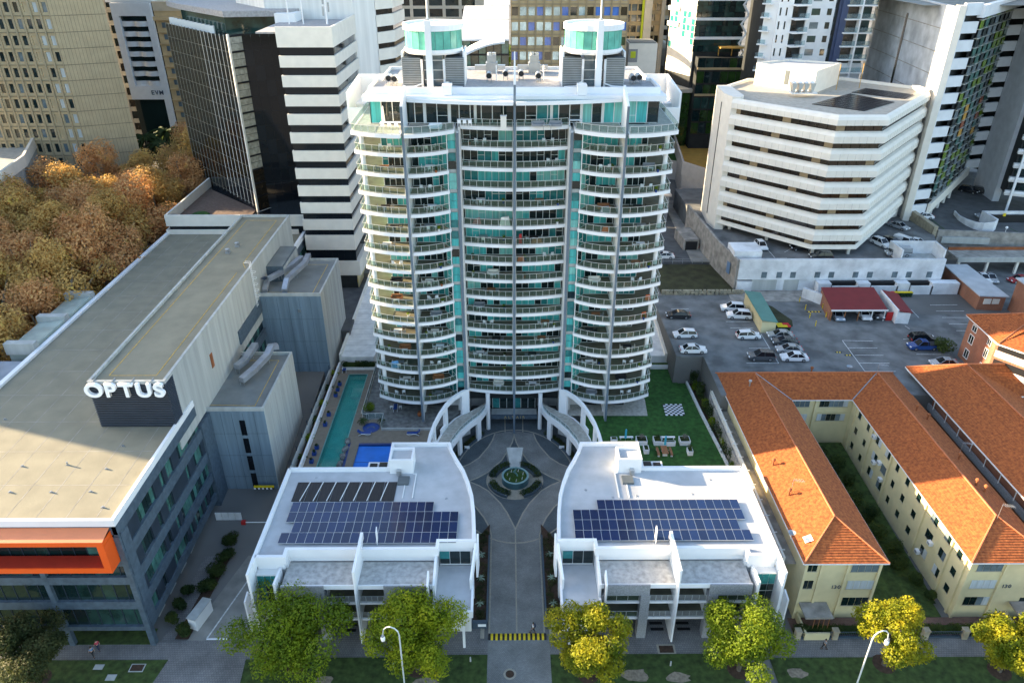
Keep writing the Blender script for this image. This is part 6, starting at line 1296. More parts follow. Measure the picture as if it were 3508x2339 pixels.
# ============================================================ CITY BEHIND
def body(t, F, L, depth, z0, z1, mt='dark_room', back=.5, name='interior'):
 MB().fb(F, .1, L - .1, -depth, -back, z0, z1).build(name, mt, t)
def grid(t, F, L, z0, z1, nu, st, win_h, sill, pier, wallm, glass, depth=.35, P=None, every=None):
 own = P is None; P = P or Pieces('window', glass[0], t); b = MB(); w = L / nu; nz = int(round((z1 - z0) / st))
 for i in range(nu + 1): b.fb(F, max(0, i * w - pier / 2), min(L, i * w + pier / 2), -depth, 0, z0, z1)
 for k in range(nz):
  zz = z0 + k * st
  for i in range(nu):
   a, c = i * w + pier / 2, (i + 1) * w - pier / 2
   b.fb(F, a, c, -depth, -.04, zz, zz + sill)
   if sill + win_h < st - .02: b.fb(F, a, c, -depth, -.04, zz + sill + win_h, zz + st)
   P.add(F, a, c, -depth - .06, -depth + .02, zz + sill, zz + sill + win_h, rnd.choice(glass) if every is None else every(i, k))
 b.build('wall_grid', wallm, t)
 if own: P.flush()
# beige tower, top left
bg_ = thing('beige_tower', 'large beige office tower of deep set windows at the top left', 'office tower', (-115, 190, 9))
K = (-105.7, 187.0); L0 = (-150, 187.0); R0 = (-95.0, 191.4)
Fk1, Fk2 = Fr(L0, K), Fr(K, R0)
MB().prism([(-149.5, 187.7), (-106.1, 187.7), (-95.6, 191.9), (-114, 225), (-149, 225)], 9, 104).build('interior', 'dark_room', bg_)
P = Pieces('window', 'glass_dark', bg_); b = MB(); j = MB(); n = 20; w = Fk1.L / n; sth = 3.6
for k in range(15):
 z = 11.2 + sth * k
 for i in range(n):
  u = i * w
  if k < 15:
   b.fb(Fk1, u, u + w, -.5, -.25, z, z + .75).fb(Fk1, u, u + w, -.5, -.25, z + 2.9, z + sth).fb(Fk1, u, u + w * .28, -.5, -.25, z + .75, z + 2.9).fb(Fk1, u + w * .76, u + w, -.5, -.25, z + .75, z + 2.9)
   P.add(Fk1, u + w * .28, u + w * .76, -.62, -.5, z + .75, z + 2.9, 'curtain_white' if (i >= n - 2 and (k * 5 + i) % 3) else 'beige_panel' if i == n - 3 and k % 4 else 'glass_dark' if (i * 3 + k) % 5 else 'glass_greyblue')
 j.fb(Fk1, 0, Fk1.L, -.05, .04, z - .08, z + .08); j.fb(Fk2, 0, Fk2.L, 0, .05, z - .07, z + .07)
b.build('wall_panel', 'beige_panel', bg_); MB().fb(Fk1, 0, Fk1.L, -.5, -.3, 65.2, 104).build('upper_wall', 'beige_panel', bg_)
f = MB()
for i in range(n + 1): f.fb(Fk1, max(0, i * w - .16), min(Fk1.L, i * w + .16), -.24, .15, 11.2, 104)
f.build('pier', 'beige_frame', bg_)
MB().fb(Fk2, 0, Fk2.L, -.6, 0, 9, 104).build('side_wall', 'beige_panel', bg_)
for i in range(1, 15): j.fb(Fk2, Fk2.L * i / 15 - .03, Fk2.L * i / 15 + .03, 0, .03, 11.2, 104)
j.build('joint', 'beige_joint', bg_, kind='stuff'); P.flush()
# cream grid wing behind it
cgw = thing('cream_grid_wing', 'narrow cream facade of dark windows between the beige tower and white building', 'office building', (-114, 240, 10))
F = Fr((-124, 235), (-112.9, 235)); body(cgw, F, 11.1, 10, 10, 70, 'glass_dark'); grid(cgw, F, 11.1, 13, 69, 3, 3.5, 2.2, .6, .8, 'cream_grid', ['glass_dark', 'glass_brown'])
# white building with lettering
ev = thing('white_office', 'narrow white office with dark wavy recessed windows and dark lettering', 'office building', (-107, 235, 10))
F = Fr((-112.6, 230), (-101.3, 230))
MB().fb(F, .0, 11.3, -14, -1.2, 10, 57).build('interior', 'glass_dark', ev)
MB().fb(F, 0, 1.9, -1.19, 0, 30.8, 57.2).fb(F, 9.6, 11.3, -1.19, 0, 22, 57.2).fb(F, 1.9, 9.6, -1.19, 0, 53.8, 57.2).fb(F, 1.9, 9.6, -1.19, 0, 30.8, 34.7).build('wall', 'office_white', ev)
for k in range(7):
 z = 34.7 + 2.72 * k; b = MB(); pts = [F.p(1.91 + 7.68 * i / 10, -.75 + (.35 if i > 5 else 0) + .25 * math.sin(i * 1.1)) for i in range(11)]; b.strip(pts, .3, z if k else z + .001, z + 1.35); b.build('wavy_sill', 'office_white', ev)
 piece('window', 'glass_dark', ev, F, 2, 9.5, -1.18, -1.1, z + 1.36, z + 2.7)
MB().fb(F, -2, 11.3, -16, -2, 57.2, 60).fb(F, 3, 12, -30, -16, 57.2, 64).build('roof_block', 'office_white', ev)
text('EVM', 'letter', 'pale_blue_letter', ev, Matrix.Translation((*F.p(6.3, .03), 32.2)) @ TXT, 1.75, .1, .03, 1.0)
# sandstone building
ss = thing('sandstone_building', 'old sandstone coloured building with small windows and cornices', 'building', (-95, 235, 10))
F = Fr((-101.1, 231), (-84, 231)); MB().fb(F, 0, 17, -14, -.4, 10, 55).build('wall', 'sandstone', ss)
P = Pieces('window', 'glass_greyblue', ss); b = MB()
for k in range(12):
 z = 15 + 3.15 * k; b.fb(F, 0, 17, -.39, .2, z + 2.75, z + 2.95)
 for i in range(5): P.add(F, 1.6 + i * 3.2, 2.9 + i * 3.2, -.36, -.25, z + .9, z + 2.3)
b.fb(F, -.3, 17, -.39, .8, 52.6, 53.6); P.flush(); b.build('cornice', 'sandstone', ss)
MB().fb(F, 0, 17, -14, -.2, 55.01, 57.5).build('roof_storey', 'sandstone_pale', ss)
# cream grid tower
gg = thing('cream_grid_tower', 'wide cream grid office with large dark windows behind the left roof drum', 'office building', (-27, 285, 12))
F = Fr((-44, 277), (-10.6, 277)); body(gg, F, F.L, 20, 12, 90, 'glass_brown'); grid(gg, F, F.L, 20.5, 90, 6, 3.5, 2.55, .45, 1.05, 'cream_grid', ['glass_brown', 'glass_dark', 'glass_dark']); MB().fb(F, F.L, F.L + 2.6, -20, 0, 12, 90).build('end_wall', 'cream_grid', gg)
# barrel roofed white building
br_ = thing('barrel_roof_building', 'glass fronted building under stepped white barrel roofs between the two drums', 'building', (-6, 215, 12))
def vault(x0, x1, y0, y1, z0, z1, name='barrel_roof', mt='office_white', th=.4):
 b = MB(); n = 10
 for i in range(n + 1):
  t = i / n; y = y0 + (y1 - y0) * t; z = z0 + (z1 - z0) * math.sin(t * math.pi * .62) / math.sin(math.pi * .62) ; b.v += [(x0, y, z), (x1, y, z), (x1, y, z - th), (x0, y, z - th)]
 for i in range(n): k = i * 4; b.f += [(k, k + 1, k + 5, k + 4), (k + 2, k + 3, k + 7, k + 6), (k + 1, k + 2, k + 6, k + 5), (k + 3, k, k + 4, k + 7)]
 b.f += [(3, 2, 1, 0), (n * 4, n * 4 + 1, n * 4 + 2, n * 4 + 3)]; return b.build(name, mt, br_)
vault(-15.5, .3, 196, 222, 51.8, 53.6); vault(-12.5, .4, 222.2, 240, 53.8, 55.6); vault(-7, .6, 240.2, 256, 55.8, 58)
b = MB(); pts = [(-14.5 + 13.8 * i / 10, 192.5) for i in range(11)]; zz = [46.5 + 5.2 * math.sin(i / 10 * math.pi * .5) for i in range(11)]
for i in range(11): b.v += [(pts[i][0], 190, zz[i] + .2), (pts[i][0], 194.5, zz[i] + 1.1), (pts[i][0], 194.5, zz[i] + .7), (pts[i][0], 190, zz[i] - .2)]
for i in range(10): k = i * 4; b.f += [(k, k + 4, k + 5, k + 1), (k + 1, k + 5, k + 6, k + 2), (k + 2, k + 6, k + 7, k + 3), (k + 3, k + 7, k + 4, k)]
b.build('curved_canopy', 'office_white', br_)
MB().box(-13, .2, 197, 255, 12, 51.4).build('interior', 'dark_room', br_)
F = Fr((-13, 196.8), (.3, 196.8)); grid(br_, F, F.L, 38, 51.4, 7, 3.35, 2.9, .25, .18, 'black', ['glass_office', 'glass_dark', 'glass_office_light'], .12)
nt_ = tag(MB().quad((-4.5, 255, 55), (.2, 255, 54.5), (.2, 254, 60.5), (-5, 254, 63)).quad((-5, 256, 63), (.2, 256, 60.5), (.2, 256, 54.5), (-4.5, 256, 55)).build('safety_netting', 'netting'), 'teal safety netting above the white barrel roofs', 'netting')
# brown grid tower with blue panes
bb_ = thing('brown_grid_tower', 'brown concrete grid office with bright blue and mirrored panes behind the right drum', 'office building', (16, 215, 12))
F = Fr((.78, 202), (30.2, 202)); body(bb_, F, F.L, 22, 12, 90, 'dark_room')
def pick(i, k):
 if k < 11 and i > 11: return 'glass_green'
 r = (i * 7 + k * 3) % 10
 return ('glass_blue' if r < 7 else 'glass_brown') if i > 8 else ('glass_mirror' if r < 5 else 'glass_dark' if r < 7 else 'glass_blue')
grid(bb_, F, F.L, 13.7, 90.7, 14, 3.5, 2.0, .85, .5, 'brown_grid', ['glass_blue'], .3, every=pick)
b = MB()
for k in range(21): b.fb(F, 0, F.L, .0, .12, 13.7 + 3.5 * k - .15, 13.7 + 3.5 * k + .15)
for i in range(15): u = F.L * i / 14; b.fb(F, max(0, u - .12), min(F.L, u + .12), .13, .25, 12, 89)
b.build('band_course', 'brown_band', bb_)
# distant apartment slabs
for i, (xa, xb, y, mt, st, l) in enumerate(((33.5, 41.5, 245, 'brown_band', 3.0, 'dark apartment slab with a lime green edge beyond the brown tower'), (43.5, 46.8, 246, 'brown_band', 3.0, 'narrow apartment tower with pale end wall in the distance'), (48, 60, 262, 'brown_band', 3.0, 'brown balconied apartment tower beyond the rooftop garden'))):
 a = thing('distant_apartments', l, 'apartment building', (xa, y, 12)); F = Fr((xa, y), (xb, y)); body(a, F, F.L, 14, 12, 95, 'dark_room'); grid(a, F, F.L, 14, 95, 4 if i != 1 else 2, st, 1.9, .7, .35, 'cream_grid' if i == 2 else 'brown_grid', ['glass_brown', 'glass_dark', 'sandstone'] if i else ['glass_dark', 'glass_greyblue'], .5)
 MB().fb(F, F.L, F.L + (2.3 if i == 0 else 1.2), -14, .6, 12, 95).build('end_wall', 'cream_grid', a)
 if i == 0: MB().fb(F, F.L - .75, F.L - .1, .01, .5, 12, 95).build('green_edge', 'lime', a)
# cream low box with yellow sign, beige flat roof, planted roof wall
cb_ = thing('cream_box_building', 'small cream building with a yellow square sign beside the brown tower', 'building', (37, 220, 12)); F = Fr((33.0, 215), (40.8, 215))
MB().fb(F, 0, F.L, -9, 0, 12, 48.3).build('wall', 'cream_white', cb_); MB().fb(F, .4, F.L - .4, -8.6, -.4, 48.31, 48.5).build('roof', 'roof_grey', cb_); piece('sign', 'lime', cb_, F, .6, 2.0, .01, .1, 44.6, 46.3); piece('sign_surround', 'cladding_grey', cb_, F, 0, 2.5, .0, .009, 43.5, 46.9)
fl_ = thing('flat_roof_annex', 'low beige flat roof on dark glass walls behind the tower', 'building', (47, 235, 12))
MB().prism([(39.5, 224), (53.6, 225), (53.2, 254), (39.7, 254)], 12, 33.6).build('wall', 'glass_green', fl_); MB().prism([(38.6, 223.4), (54.2, 224.6), (53.8, 255), (38.8, 255)], 33.61, 34.6).build('roof', 'roof_oct', fl_)
MB().strip([(39.2, 254.4), (53.5, 254.4)], .3, 34.61, 35.6).build('parapet', 'cream_white', fl_)
ww = thing('roof_garden_wall', 'sunlit white wall with pale grey squares below a roof garden', 'wall', (55, 250, 12))
Fw2 = Fr((46.5, 262), (56.6, 234)); MB().prism([(46.5, 262), (56.6, 234), (60, 236), (58, 262)], 12, 42).build('wall', 'white', ww); MB().strip([(46.6, 261.8), (56.6, 234)], .25, 42, [45.5, 40.6][0:2]).build('parapet', 'white', ww)
rr = random.Random(4)
for i in range(9): u = rr.uniform(3, 24); z = rr.uniform(24, 40); piece('wall_square', 'concrete_pale', ww, Fw2, u, u + rr.uniform(2, 4.5), .01, .06, z, z + rr.uniform(1, 3))
# glass tower with white hexagon frame
hx = thing('hexagon_glass_building', 'green glass office wrapped by zigzag white frames', 'office building', (60, 235, 12)); F = Fr((52.9, 226), (66.8, 226)); F0 = Fr((48.0, 238), (52.9, 226))
MB().prism([(48.4, 238.2), (53.2, 226.5), (66.5, 226.5), (66, 245), (49, 245)], 12, 90).build('interior', 'dark_room', hx)
P = Pieces('window', 'glass_office', hx)
for k in range(13):
 for i in range(9): P.add(F, i * F.L / 9 + .05, (i + 1) * F.L / 9 - .05, -.1, 0, 44.6 + 1.75 * k + .06, 44.6 + 1.75 * (k + 1) - .06, rnd.choice(['glass_office', 'glass_dark', 'glass_office']))
 for i in range(6): P.add(F0, i * F0.L / 6 + .35, (i + 1) * F0.L / 6 - .35, -.1, 0, 44.6 + 1.75 * k + .06, 44.6 + 1.75 * (k + 1) - .1, rnd.choice(['glass_teal', 'cream_white', 'cream_white']))
P.flush()
for k in range(4): MB().fb(F, 0, F.L, .01, .5, 48.0 + 5.0 * k, 48.7 + 5.0 * k).build('frame_band', 'white', hx)
q = []
for k in range(9): z = 42 + 2.5 * k; q.append((F.L - .9 + (1.7 if k % 2 else 0), z))
b = MB(); b.tube([(F.p(u, .35)[0], F.p(u, .35)[1], z) for u, z in q], .35, 6); b.build('zigzag_frame', 'white', hx)
for k in range(3): MB().fb(F0, -.2, F0.L * .4, .02, .6, 50.5 + 4.2 * k, 51.7 + 4.2 * k).build('frame_band', 'white', hx)
MB().fb(F0, 0, F0.L, -.5, -.11, 38, 80).build('wall', 'cream_white', hx)
dg = thing('dark_glass_podium', 'dark glass lower building with timber framed terrace under the hexagon tower', 'building', (62, 230, 12)); F = Fr((54, 222), (72, 222))
MB().fb(F, 0, 18, -3.6, -.1, 12, 43.6).build('interior', 'dark_room', dg); grid(dg, F, 18, 22, 43.6, 8, 3.6, 3.1, .4, .15, 'black', ['glass_green', 'glass_dark', 'glass_office'], .1)
for z in (33.2, 40.4): MB().fb(F, 0, 18, .01, .25, z, z + .6).build('timber_band', 'brown_grid', dg)
MB().fb(F, 6, 14, -3.5, -.2, 46.0, 46.4).build('pergola', 'timber_yellow', dg); [MB().fb(F, u, u + .25, -3.4, -3.1 + 2.6 * 0, 43.61, 45.99).build('pergola_post', 'timber_yellow', dg) for u in (6.2, 10, 13.6)]
# white apartment tower (upper right)
wa = thing('white_apartments', 'tall white apartment tower with slot windows, balconies and a dark blue rib', 'apartment tower', (75, 205, 12)); YL = 197
MB().prism([(64.5, 199), (68, 197.6), (88.8, 197.6), (88.8, 215), (64.5, 215)], 12, 90).build('interior', 'dark_room', wa)
ZF = [13 + 3.1 * k for k in range(25)]
Fa1 = Fr((63.6, 199.5), (66.0, 197.5)); Fa2 = Fr((66.0, YL), (69.7, YL)); Fa3 = Fr((69.7, YL), (73.2, YL + .9)); Fa4 = Fr((73.2, YL), (79.9, YL)); Fa5 = Fr((79.9, YL), (81.6, YL + 1.2)); Fa6 = Fr((82.6, YL), (89.3, YL))
MB().fb(Fa2, 0, Fa2.L, -1, 0, 12, 90).fb(Fa1, 0, Fa1.L, -.6, 0, 12, 90).build('wall', 'white', wa)
P = Pieces('window', 'glass_dark', wa); sl = Pieces('balcony_slab', 'white', wa); gp = Pieces('glass_panel', 'clear_glass', wa)
wl = MB()
for k, z in enumerate(ZF):
 P.add(Fa2, .5, .85, .0, .04, z + .6, z + 2.4); P.add(Fa2, 2.0, 2.35, .0, .04, z + .6, z + 2.4)
 sl.add(Fa1, -.4, Fa1.L * .6, 0, 1.2, z - .15, z + .15); gp.add(Fa1, -.3, Fa1.L * .55, 1.1, 1.14, z + .16, z + 1.2)
 sl.add(Fa3, -.3, Fa3.L + .1, -.1, 1.9, z - .3, z + .1); gp.add(Fa3, .8, Fa3.L, 1.8, 1.84, z + .11, z + 1.2); P.add(Fa3, .2, Fa3.L - .2, -.3, -.2, z + .2, z + 2.6, 'glass_brown' if k % 3 else 'glass_dark')
 P.add(Fa4, 1.1, 3.2, .0, .05, z + .7, z + 2.2, 'glass_greyblue' if k % 2 else 'glass_office'); P.add(Fa4, 4.9, 6.0, .0, .05, z + .7, z + 2.2, 'glass_dark')
 P.add(Fa5, 0, Fa5.L, -.3, -.2, z + .3, z + 2.3, 'glass_greyblue')
 sl.add(Fa6, -.2, 6.9, .0, 1.7, z - .3, z); gp.add(Fa6, -.1, 3.2, 1.6, 1.64, z + .01, z + 1.15); gp.add(Fa6, 3.3, 6.8, 1.6, 1.64, z + .01, z + 1.15); P.add(Fa6, .2, 3.2, -.1, 0, z + .1, z + 2.6, 'glass_brown'); P.add(Fa6, 3.6, 6.4, -.1, 0, z + .1, z + 2.6, 'glass_office')
P.flush(); sl.flush(); gp.flush()
MB().fb(Fa4, 0, Fa4.L, -1, -.001, 12, 90).build('wall', 'office_white', wa); MB().prism([(79.9, 198.5), (82.5, 196.4), (82.8, 198.5)], 12, 90).box(81.4, 82.9, 196.2, 197.6, 12, 90).build('blue_rib', 'deep_blue', wa)
MB().fb(Fa6, 3.2, 3.55, 0, 1.7, 12, 90).build('party_wall', 'white', wa); MB().box(84, 89.3, 196.9, 198, 12, 46).build('lower_wall', 'office_white', wa)
# big concrete office, right
gr = thing('concrete_office', 'huge pale concrete office with sunlit corner pier and green louvred glass facade', 'office tower', (110, 190, 16))
C0 = (93.4, 165.4); C1 = (97.7, 166.6); C2_ = (124.6, 194.5)
ZT = 61.5
wing = [(90.7, 174.5), (93.8, 184.7), (97.0, 200), (99.8, 224)]
MB().prism([C0, (94.5, 166.0), (100.8, 171.6)] + [(123, 195), (126, 190), (140, 214), (108, 232), (98.3, 215), (97, 200), (95.5, 187), (94.4, 177)], 20, ZT - .4).build('interior', 'dark_room', gr)
b = MB(); b.strip([(93.3, 167.0), (94.4, 177), (95.5, 187), (97.0, 200), (98.3, 215)], .4, 16, ZT); b.build('curved_wing', 'wing_concrete', gr)
j = MB()
for k in range(9): j.strip(offset([(93.3, 167.5), (94.4, 177), (95.5, 187), (97.0, 200), (98.3, 215)], .42), .05, 20 + 4.6 * k, 20.15 + 4.6 * k)
j.build('panel_joint', 'concrete_rough', gr, kind='stuff')
piece('slot_window', 'glass_black2', gr, Fr((96.2, 193), (95.9, 190.5)), .0, 1.2, .35, .5, 18, 58)
MB().prism([(92.6, 165.4), (93.9, 165.0), (94.3, 166.8), (92.8, 167.2)], 12, ZT + .4).build('corner_pier', 'cream_white', gr)
Fp = Fr((93.9, 165.4), (98.2, 166.7))
P = Pieces('window', 'glass_dark', gr); b = MB(); stm = 3.58
for k in range(12):
 z = 19.4 + stm * k; b.fb(Fp, 0, Fp.L, -.6, 0, z + 1.35 if k < 99 else z, z + stm); P.add(Fp, .5, Fp.L - .3, -.5, -.4, z, z + 1.35, rnd.choice(['glass_dark', 'glass_greyblue', 'glass_green']))
 b.fb(Fp, 0, .5, -.6, -.01, z, z + 1.35)
b.fb(Fp, 0, Fp.L, -.6, 0, 17.2, 19.4)
Fr2 = Fr((118.6, 189.2), (122.9, 190.6))
for k in range(12):
 z = 19.8 + stm * k; b.fb(Fr2, 0, Fr2.L, -.6, .0, z + 1.35, z + stm); P.add(Fr2, .3, Fr2.L - .3, -.5, -.4, z, z + 1.35, rnd.choice(['glass_dark', 'glass_greyblue', 'glass_green', 'glass_brown']))
b.build('wall_band', 'office_white', gr, kind='stuff')
# louvre facade: folded bays of glass with hoods
Fl_ = Fr((98.2, 166.7), (118.6, 189.2)); nb = 7; bw_ = Fl_.L / nb; hood = MB(); gl = Pieces('glass_louvre', 'glass_green', gr)
for i in range(nb):
 for k in range(22):
  z = 20.6 + 1.83 * k; u = i * bw_
  if i == nb - 1 and k < 2: continue
  mt = rnd.choice(['glass_louvre_green', 'glass_office_light', 'glass_greyblue', 'glass_dark'])
  if 5 < k < 12 and i in (2, 5) and rnd.random() < .5: mt = rnd.choice(['glass_rust', 'timber_yellow'])
  gl.add(Fl_, u + .1, u + bw_ * .62, .35, .45, z + .12, z + 1.75, mt); gl.add(Fl_, u + bw_ * .62, u + bw_ - .05, -.2, -.1, z + .12, z + 1.75, 'glass_dark')
  hood.fb(Fl_, u, u + bw_ * .68, -.15, .75, z, z + .07)
gl.flush(); hood.build('hood', 'hood_metal', gr, kind='stuff')
b = MB(); b.fb(Fl_, 0, Fl_.L, -.6, -.21, 19, ZT - 3); b.build('facade_wall', 'dark_room', gr)
b = MB(); b.fb(Fl_, -.3, Fl_.L + 6, -.6, .6, 59.5, ZT + .4).fb(Fp, .4, Fp.L, -.6, .1, 60, ZT + .4); b.build('top_beam', 'office_white', gr)
b = MB(); b.strip([Fl_.p(-.2, .5), Fl_.p(Fl_.L + 2, .5)], .3, [17.2, 19.2], [19.6, 21.6]); b.fb(Fp, 0, Fp.L, -.5, .1, 16.8, 17.19); b.build('sloping_beam', 'cream_white', gr)
for u in (4.5, 10, 15, 20): x, y = Fl_.p(u, .1); MB().lathe([(.4, 16), (.4, 19.5)], x, y, 10).build('column', 'cream_white', gr)
MB().box(93.3, 94.8, 166.5, 168, 16, 19).build('column', 'concrete_rough', gr)
Fg_ = Fr((122.9, 190.5), (121.2, 178.7)); MB().fb(Fg_, 0, Fg_.L, -1.6, 0, 16, 90).build('return_wall', 'office_concrete', gr)
MB().box(90, 140, 175, 226, ZT - .4, ZT - .3).build('roof_deck', 'roof_grey', gr)
for x, y, w_ in ((110, 200, 6), (122, 208, 5), (104, 190, 3)): MB().box(x, x + w_, y, y + 4, ZT - .3, ZT + 3).build('roof_plant', 'metal_grey', gr)
# white banded structure on the far right edge
rw = thing('white_parking_structure', 'white framed building with dark strip windows cut by the right edge', 'office building', (126, 172, 16))
F = Fr((119.5, 173), (136, 167)); MB().fb(F, .6, 17, -12, -.5, 19.5, 70).build('interior', 'dark_room', rw)
P = Pieces('window', 'glass_dark', rw)
for k in range(14):
 z = 19.6 + 3.3 * k; MB().fb(F, .2, 17, -.5, .5, z, z + 1.1).build('white_band', 'white', rw); MB().fb(F, 0, 17, .51, .9, z + .5, z + .75).build('sun_shade', 'white', rw); [P.add(F, 1 + i * 2.2, 3 + i * 2.2, -.49, -.4, z + 1.15, z + 2.9) for i in range(7)]
P.flush()
for u in (1.2, 6.5, 12): MB().fb(F, u, u + .5, .0 + .91, 1.4, 16, 70).build('column', 'white', rw)
# lane side buildings between the tower and the stilted office
ln = thing('lane_building', 'pale wall building with an ochre roof terrace beside the lane', 'building', (60, 215, 12))
MB().prism([(47.0, 196.5), (55.3, 184), (61, 186), (66, 230), (52, 240)], 10, 17.6).build('wall', 'pinkish_wall', ln); b = MB(); b.strip([(52, 240), (47.0, 196.5), (55.3, 184), (60.5, 186)], .25, 17.61, 21.2); b.build('parapet', 'pinkish_wall', ln); MB().prism([(47.6, 197), (55.3, 185), (60, 187), (64, 229), (52.4, 238)], 17.7, 18).build('ochre_roof', 'ochre', ln)
dk = thing('dark_shop', 'dark framed low building with red seats beside the yellow hatching', 'building', (36, 190, 11)); MB().box(26, 40.5, 180, 200, 10, 17).build('wall', 'cladding_grey', dk); MB().box(25.6, 41, 179.6, 200.4, 17.01, 17.5).build('roof', 'pinkish_wall', dk); [bpiece('window', 'glass_green', dk, 33 + i * 2.3, 35 + i * 2.3, 179.9, 179.99, 11.2, 15.4) for i in range(3)]
bpiece('seat_row', 'red', dk, 33, 38, 177.5, 178.2, 11, 11.5)
gt = thing('green_terrace', 'walled green terrace roof left of the lane building', 'terrace', (48, 222, 12)); MB().prism([(41, 215), (52, 210), (53, 230), (42, 232)], 10, 17).build('wall', 'pinkish_wall', gt); MB().prism([(41.5, 215.5), (51.6, 211), (52.5, 229), (42.4, 231)], 17.01, 17.1).build('lawn', 'turf', gt)
sheet('lane', 'drive', [(41, 153), (46.5, 153), (49, 190), (55, 210), (47, 215), (42, 190)], 10.75, .2)
MB().strip([(46.6, 158), (45.4, 176), (48.5, 195)], .15, 9, 11.6).build('lane_wall', 'sandy_concrete', kind=None); tag(bpy.data.objects['lane_wall'], 'low wall along the lane below the stilted office', 'wall')
un = thing('concrete_bunker', 'low concrete enclosure with a dark opening beside the parked sedans', 'shed', (44, 163, 10)); MB().prism([(40.5, 160), (44.0, 160), (43.6, 168), (40.0, 168)], 10, 13.2).build('wall', 'concrete_rough', un); bpiece('opening', 'black', un, 40.9, 43.6, 159.9, 159.99, 10.7, 12.8)
wr = thing('shade_roof', 'pale ribbed shade roof on posts right of the tower', 'shelter', (30, 160, 10)); MB().prism([(24, 153), (33.4, 153), (30.8, 166), (24, 166)], 12.9, 13.05).build('roof', 'office_white', wr); [MB().tube([(x, y, 10.5), (x, y, 12.9)], .07, 6).build('post', 'white', wr) for x, y in ((33, 153.4), (31, 164))]
# low white roofed building on the left edge
lw = thing('corner_rooftop', 'pale parapeted rooftop at the left edge beyond the autumn trees', 'building', (-125, 175, 10)); pr = [(-112, 171), (-109.5, 158.0), (-140, 150), (-150, 190), (-120, 190)]
MB().prism(pr, 9, 27.5).build('wall', 'concrete_pale', lw); b = MB(); b.strip(pr, .3, 27.51, 30, closed=True); b.build('parapet', 'cream_white', lw)
# unseen tower added left of the frame, shaped to shade roofs and lot
ot = thing('added_shade_tower', 'unseen concrete tower block added left of the frame to shade the rooftops', 'office tower', (-140, 120, 5)); F = Fr((-131, 108), (-131, 172)); MB().fb(F, 0, F.L, -25, -.4, 3, 52).build('wall', 'concrete_pale', ot); grid(ot, F, F.L, 3, 52, 16, 3.5, 1.8, 1.0, 1.2, 'concrete_pale', ['glass_dark']); MB().box(-156, -132, 158, 186, 52, 68).build('upper_wall', 'concrete_pale', ot)
# ============================================================ PLANTS
def leaf_cloud(blobs, n, size, seed, squash=1.0, flat=.5, shell=.55):
 r = random.Random(seed); m = MB(); W_ = [b[3] ** 2 for b in blobs]
 for _ in range(n):
  bx, by, bz, br = r.choices(blobs, W_)[0]
  while True:
   x, y, z = r.uniform(-1, 1), r.uniform(-1, 1), r.uniform(-1, 1); d = x * x + y * y + z * z
   if .02 < d < 1: break
  d = math.sqrt(d); k = (shell + (1 - shell) * r.random()) / d * br * r.uniform(.85, 1.08)
  p = Vector((bx + x * k, by + y * k, bz + z * k * squash)); s = size * r.uniform(.6, 1.4)
  nrm = Vector((x + r.uniform(-1, 1) * .9, y + r.uniform(-1, 1) * .9, z + flat + r.uniform(-1, 1) * .6)).normalized()
  a = nrm.orthogonal().normalized(); c = nrm.cross(a); t = r.random() * 6.28; a, c = a * math.cos(t) + c * math.sin(t), c * math.cos(t) - a * math.sin(t)
  m.quad(tuple(p - a * s), tuple(p - c * s * .55), tuple(p + a * s), tuple(p + c * s * .55))
 return m
def limbs(h, r0, blobs, seed, x=0, y=0, z=0):
 r = random.Random(seed); m = MB(); fk = h * .45
 m.tube([(x, y, z - .1), (x + r.uniform(-.15, .15), y + r.uniform(-.15, .15), z + fk * .6), (x + r.uniform(-.2, .2), y, z + fk)], r0, 8, r1=r0 * .7)
 for b in blobs: m.tube([(x, y, z + fk * r.uniform(.7, 1)), (lerp(x, b[0], .5) + r.uniform(-.2, .2), lerp(y, b[1], .5), lerp(z + fk, b[2], .45)), (b[0], b[1], b[2] + b[3] * .3)], r0 * .42, 5, r1=r0 * .1)
 return m
def crown_blobs(R_, h0, h1, n, seed, irr=.35):
 r = random.Random(seed); out = []
 for i in range(n):
  t = i / n; a = i * 2.4 + r.uniform(-.4, .4); zz = lerp(h0, h1, r.random()); fr_ = math.sin(math.pi * min(1, max(.12, (zz - h0 + .8) / (h1 - h0 + 1.4))))
  rr_ = R_ * fr_ * r.uniform(.3, .95); out.append((math.cos(a) * rr_, math.sin(a) * rr_, zz, R_ * r.uniform(.2, .24 + irr * .4)))
 return out
def tree(name, label, cat, x, y, z, R_, h, seed, leaf, n=5200, size=.17, bark='bark', nb=22, group=None, h0=.38):
 t = thing(name, label, cat, (x, y, z), group=group); bl = crown_blobs(R_, h * h0, h * .88, nb, seed)
 o = leaf_cloud(bl, n, size, seed); o.v = [(a + x, b + y, c + z) for a, b, c in o.v]; o.build('crown', leaf, t)
 tr = limbs(h, .04 * h * .8, bl[::2], seed); tr.v = [(a + x, b + y, c + z) for a, b, c in tr.v]; tr.build('trunk', bark, t); return t
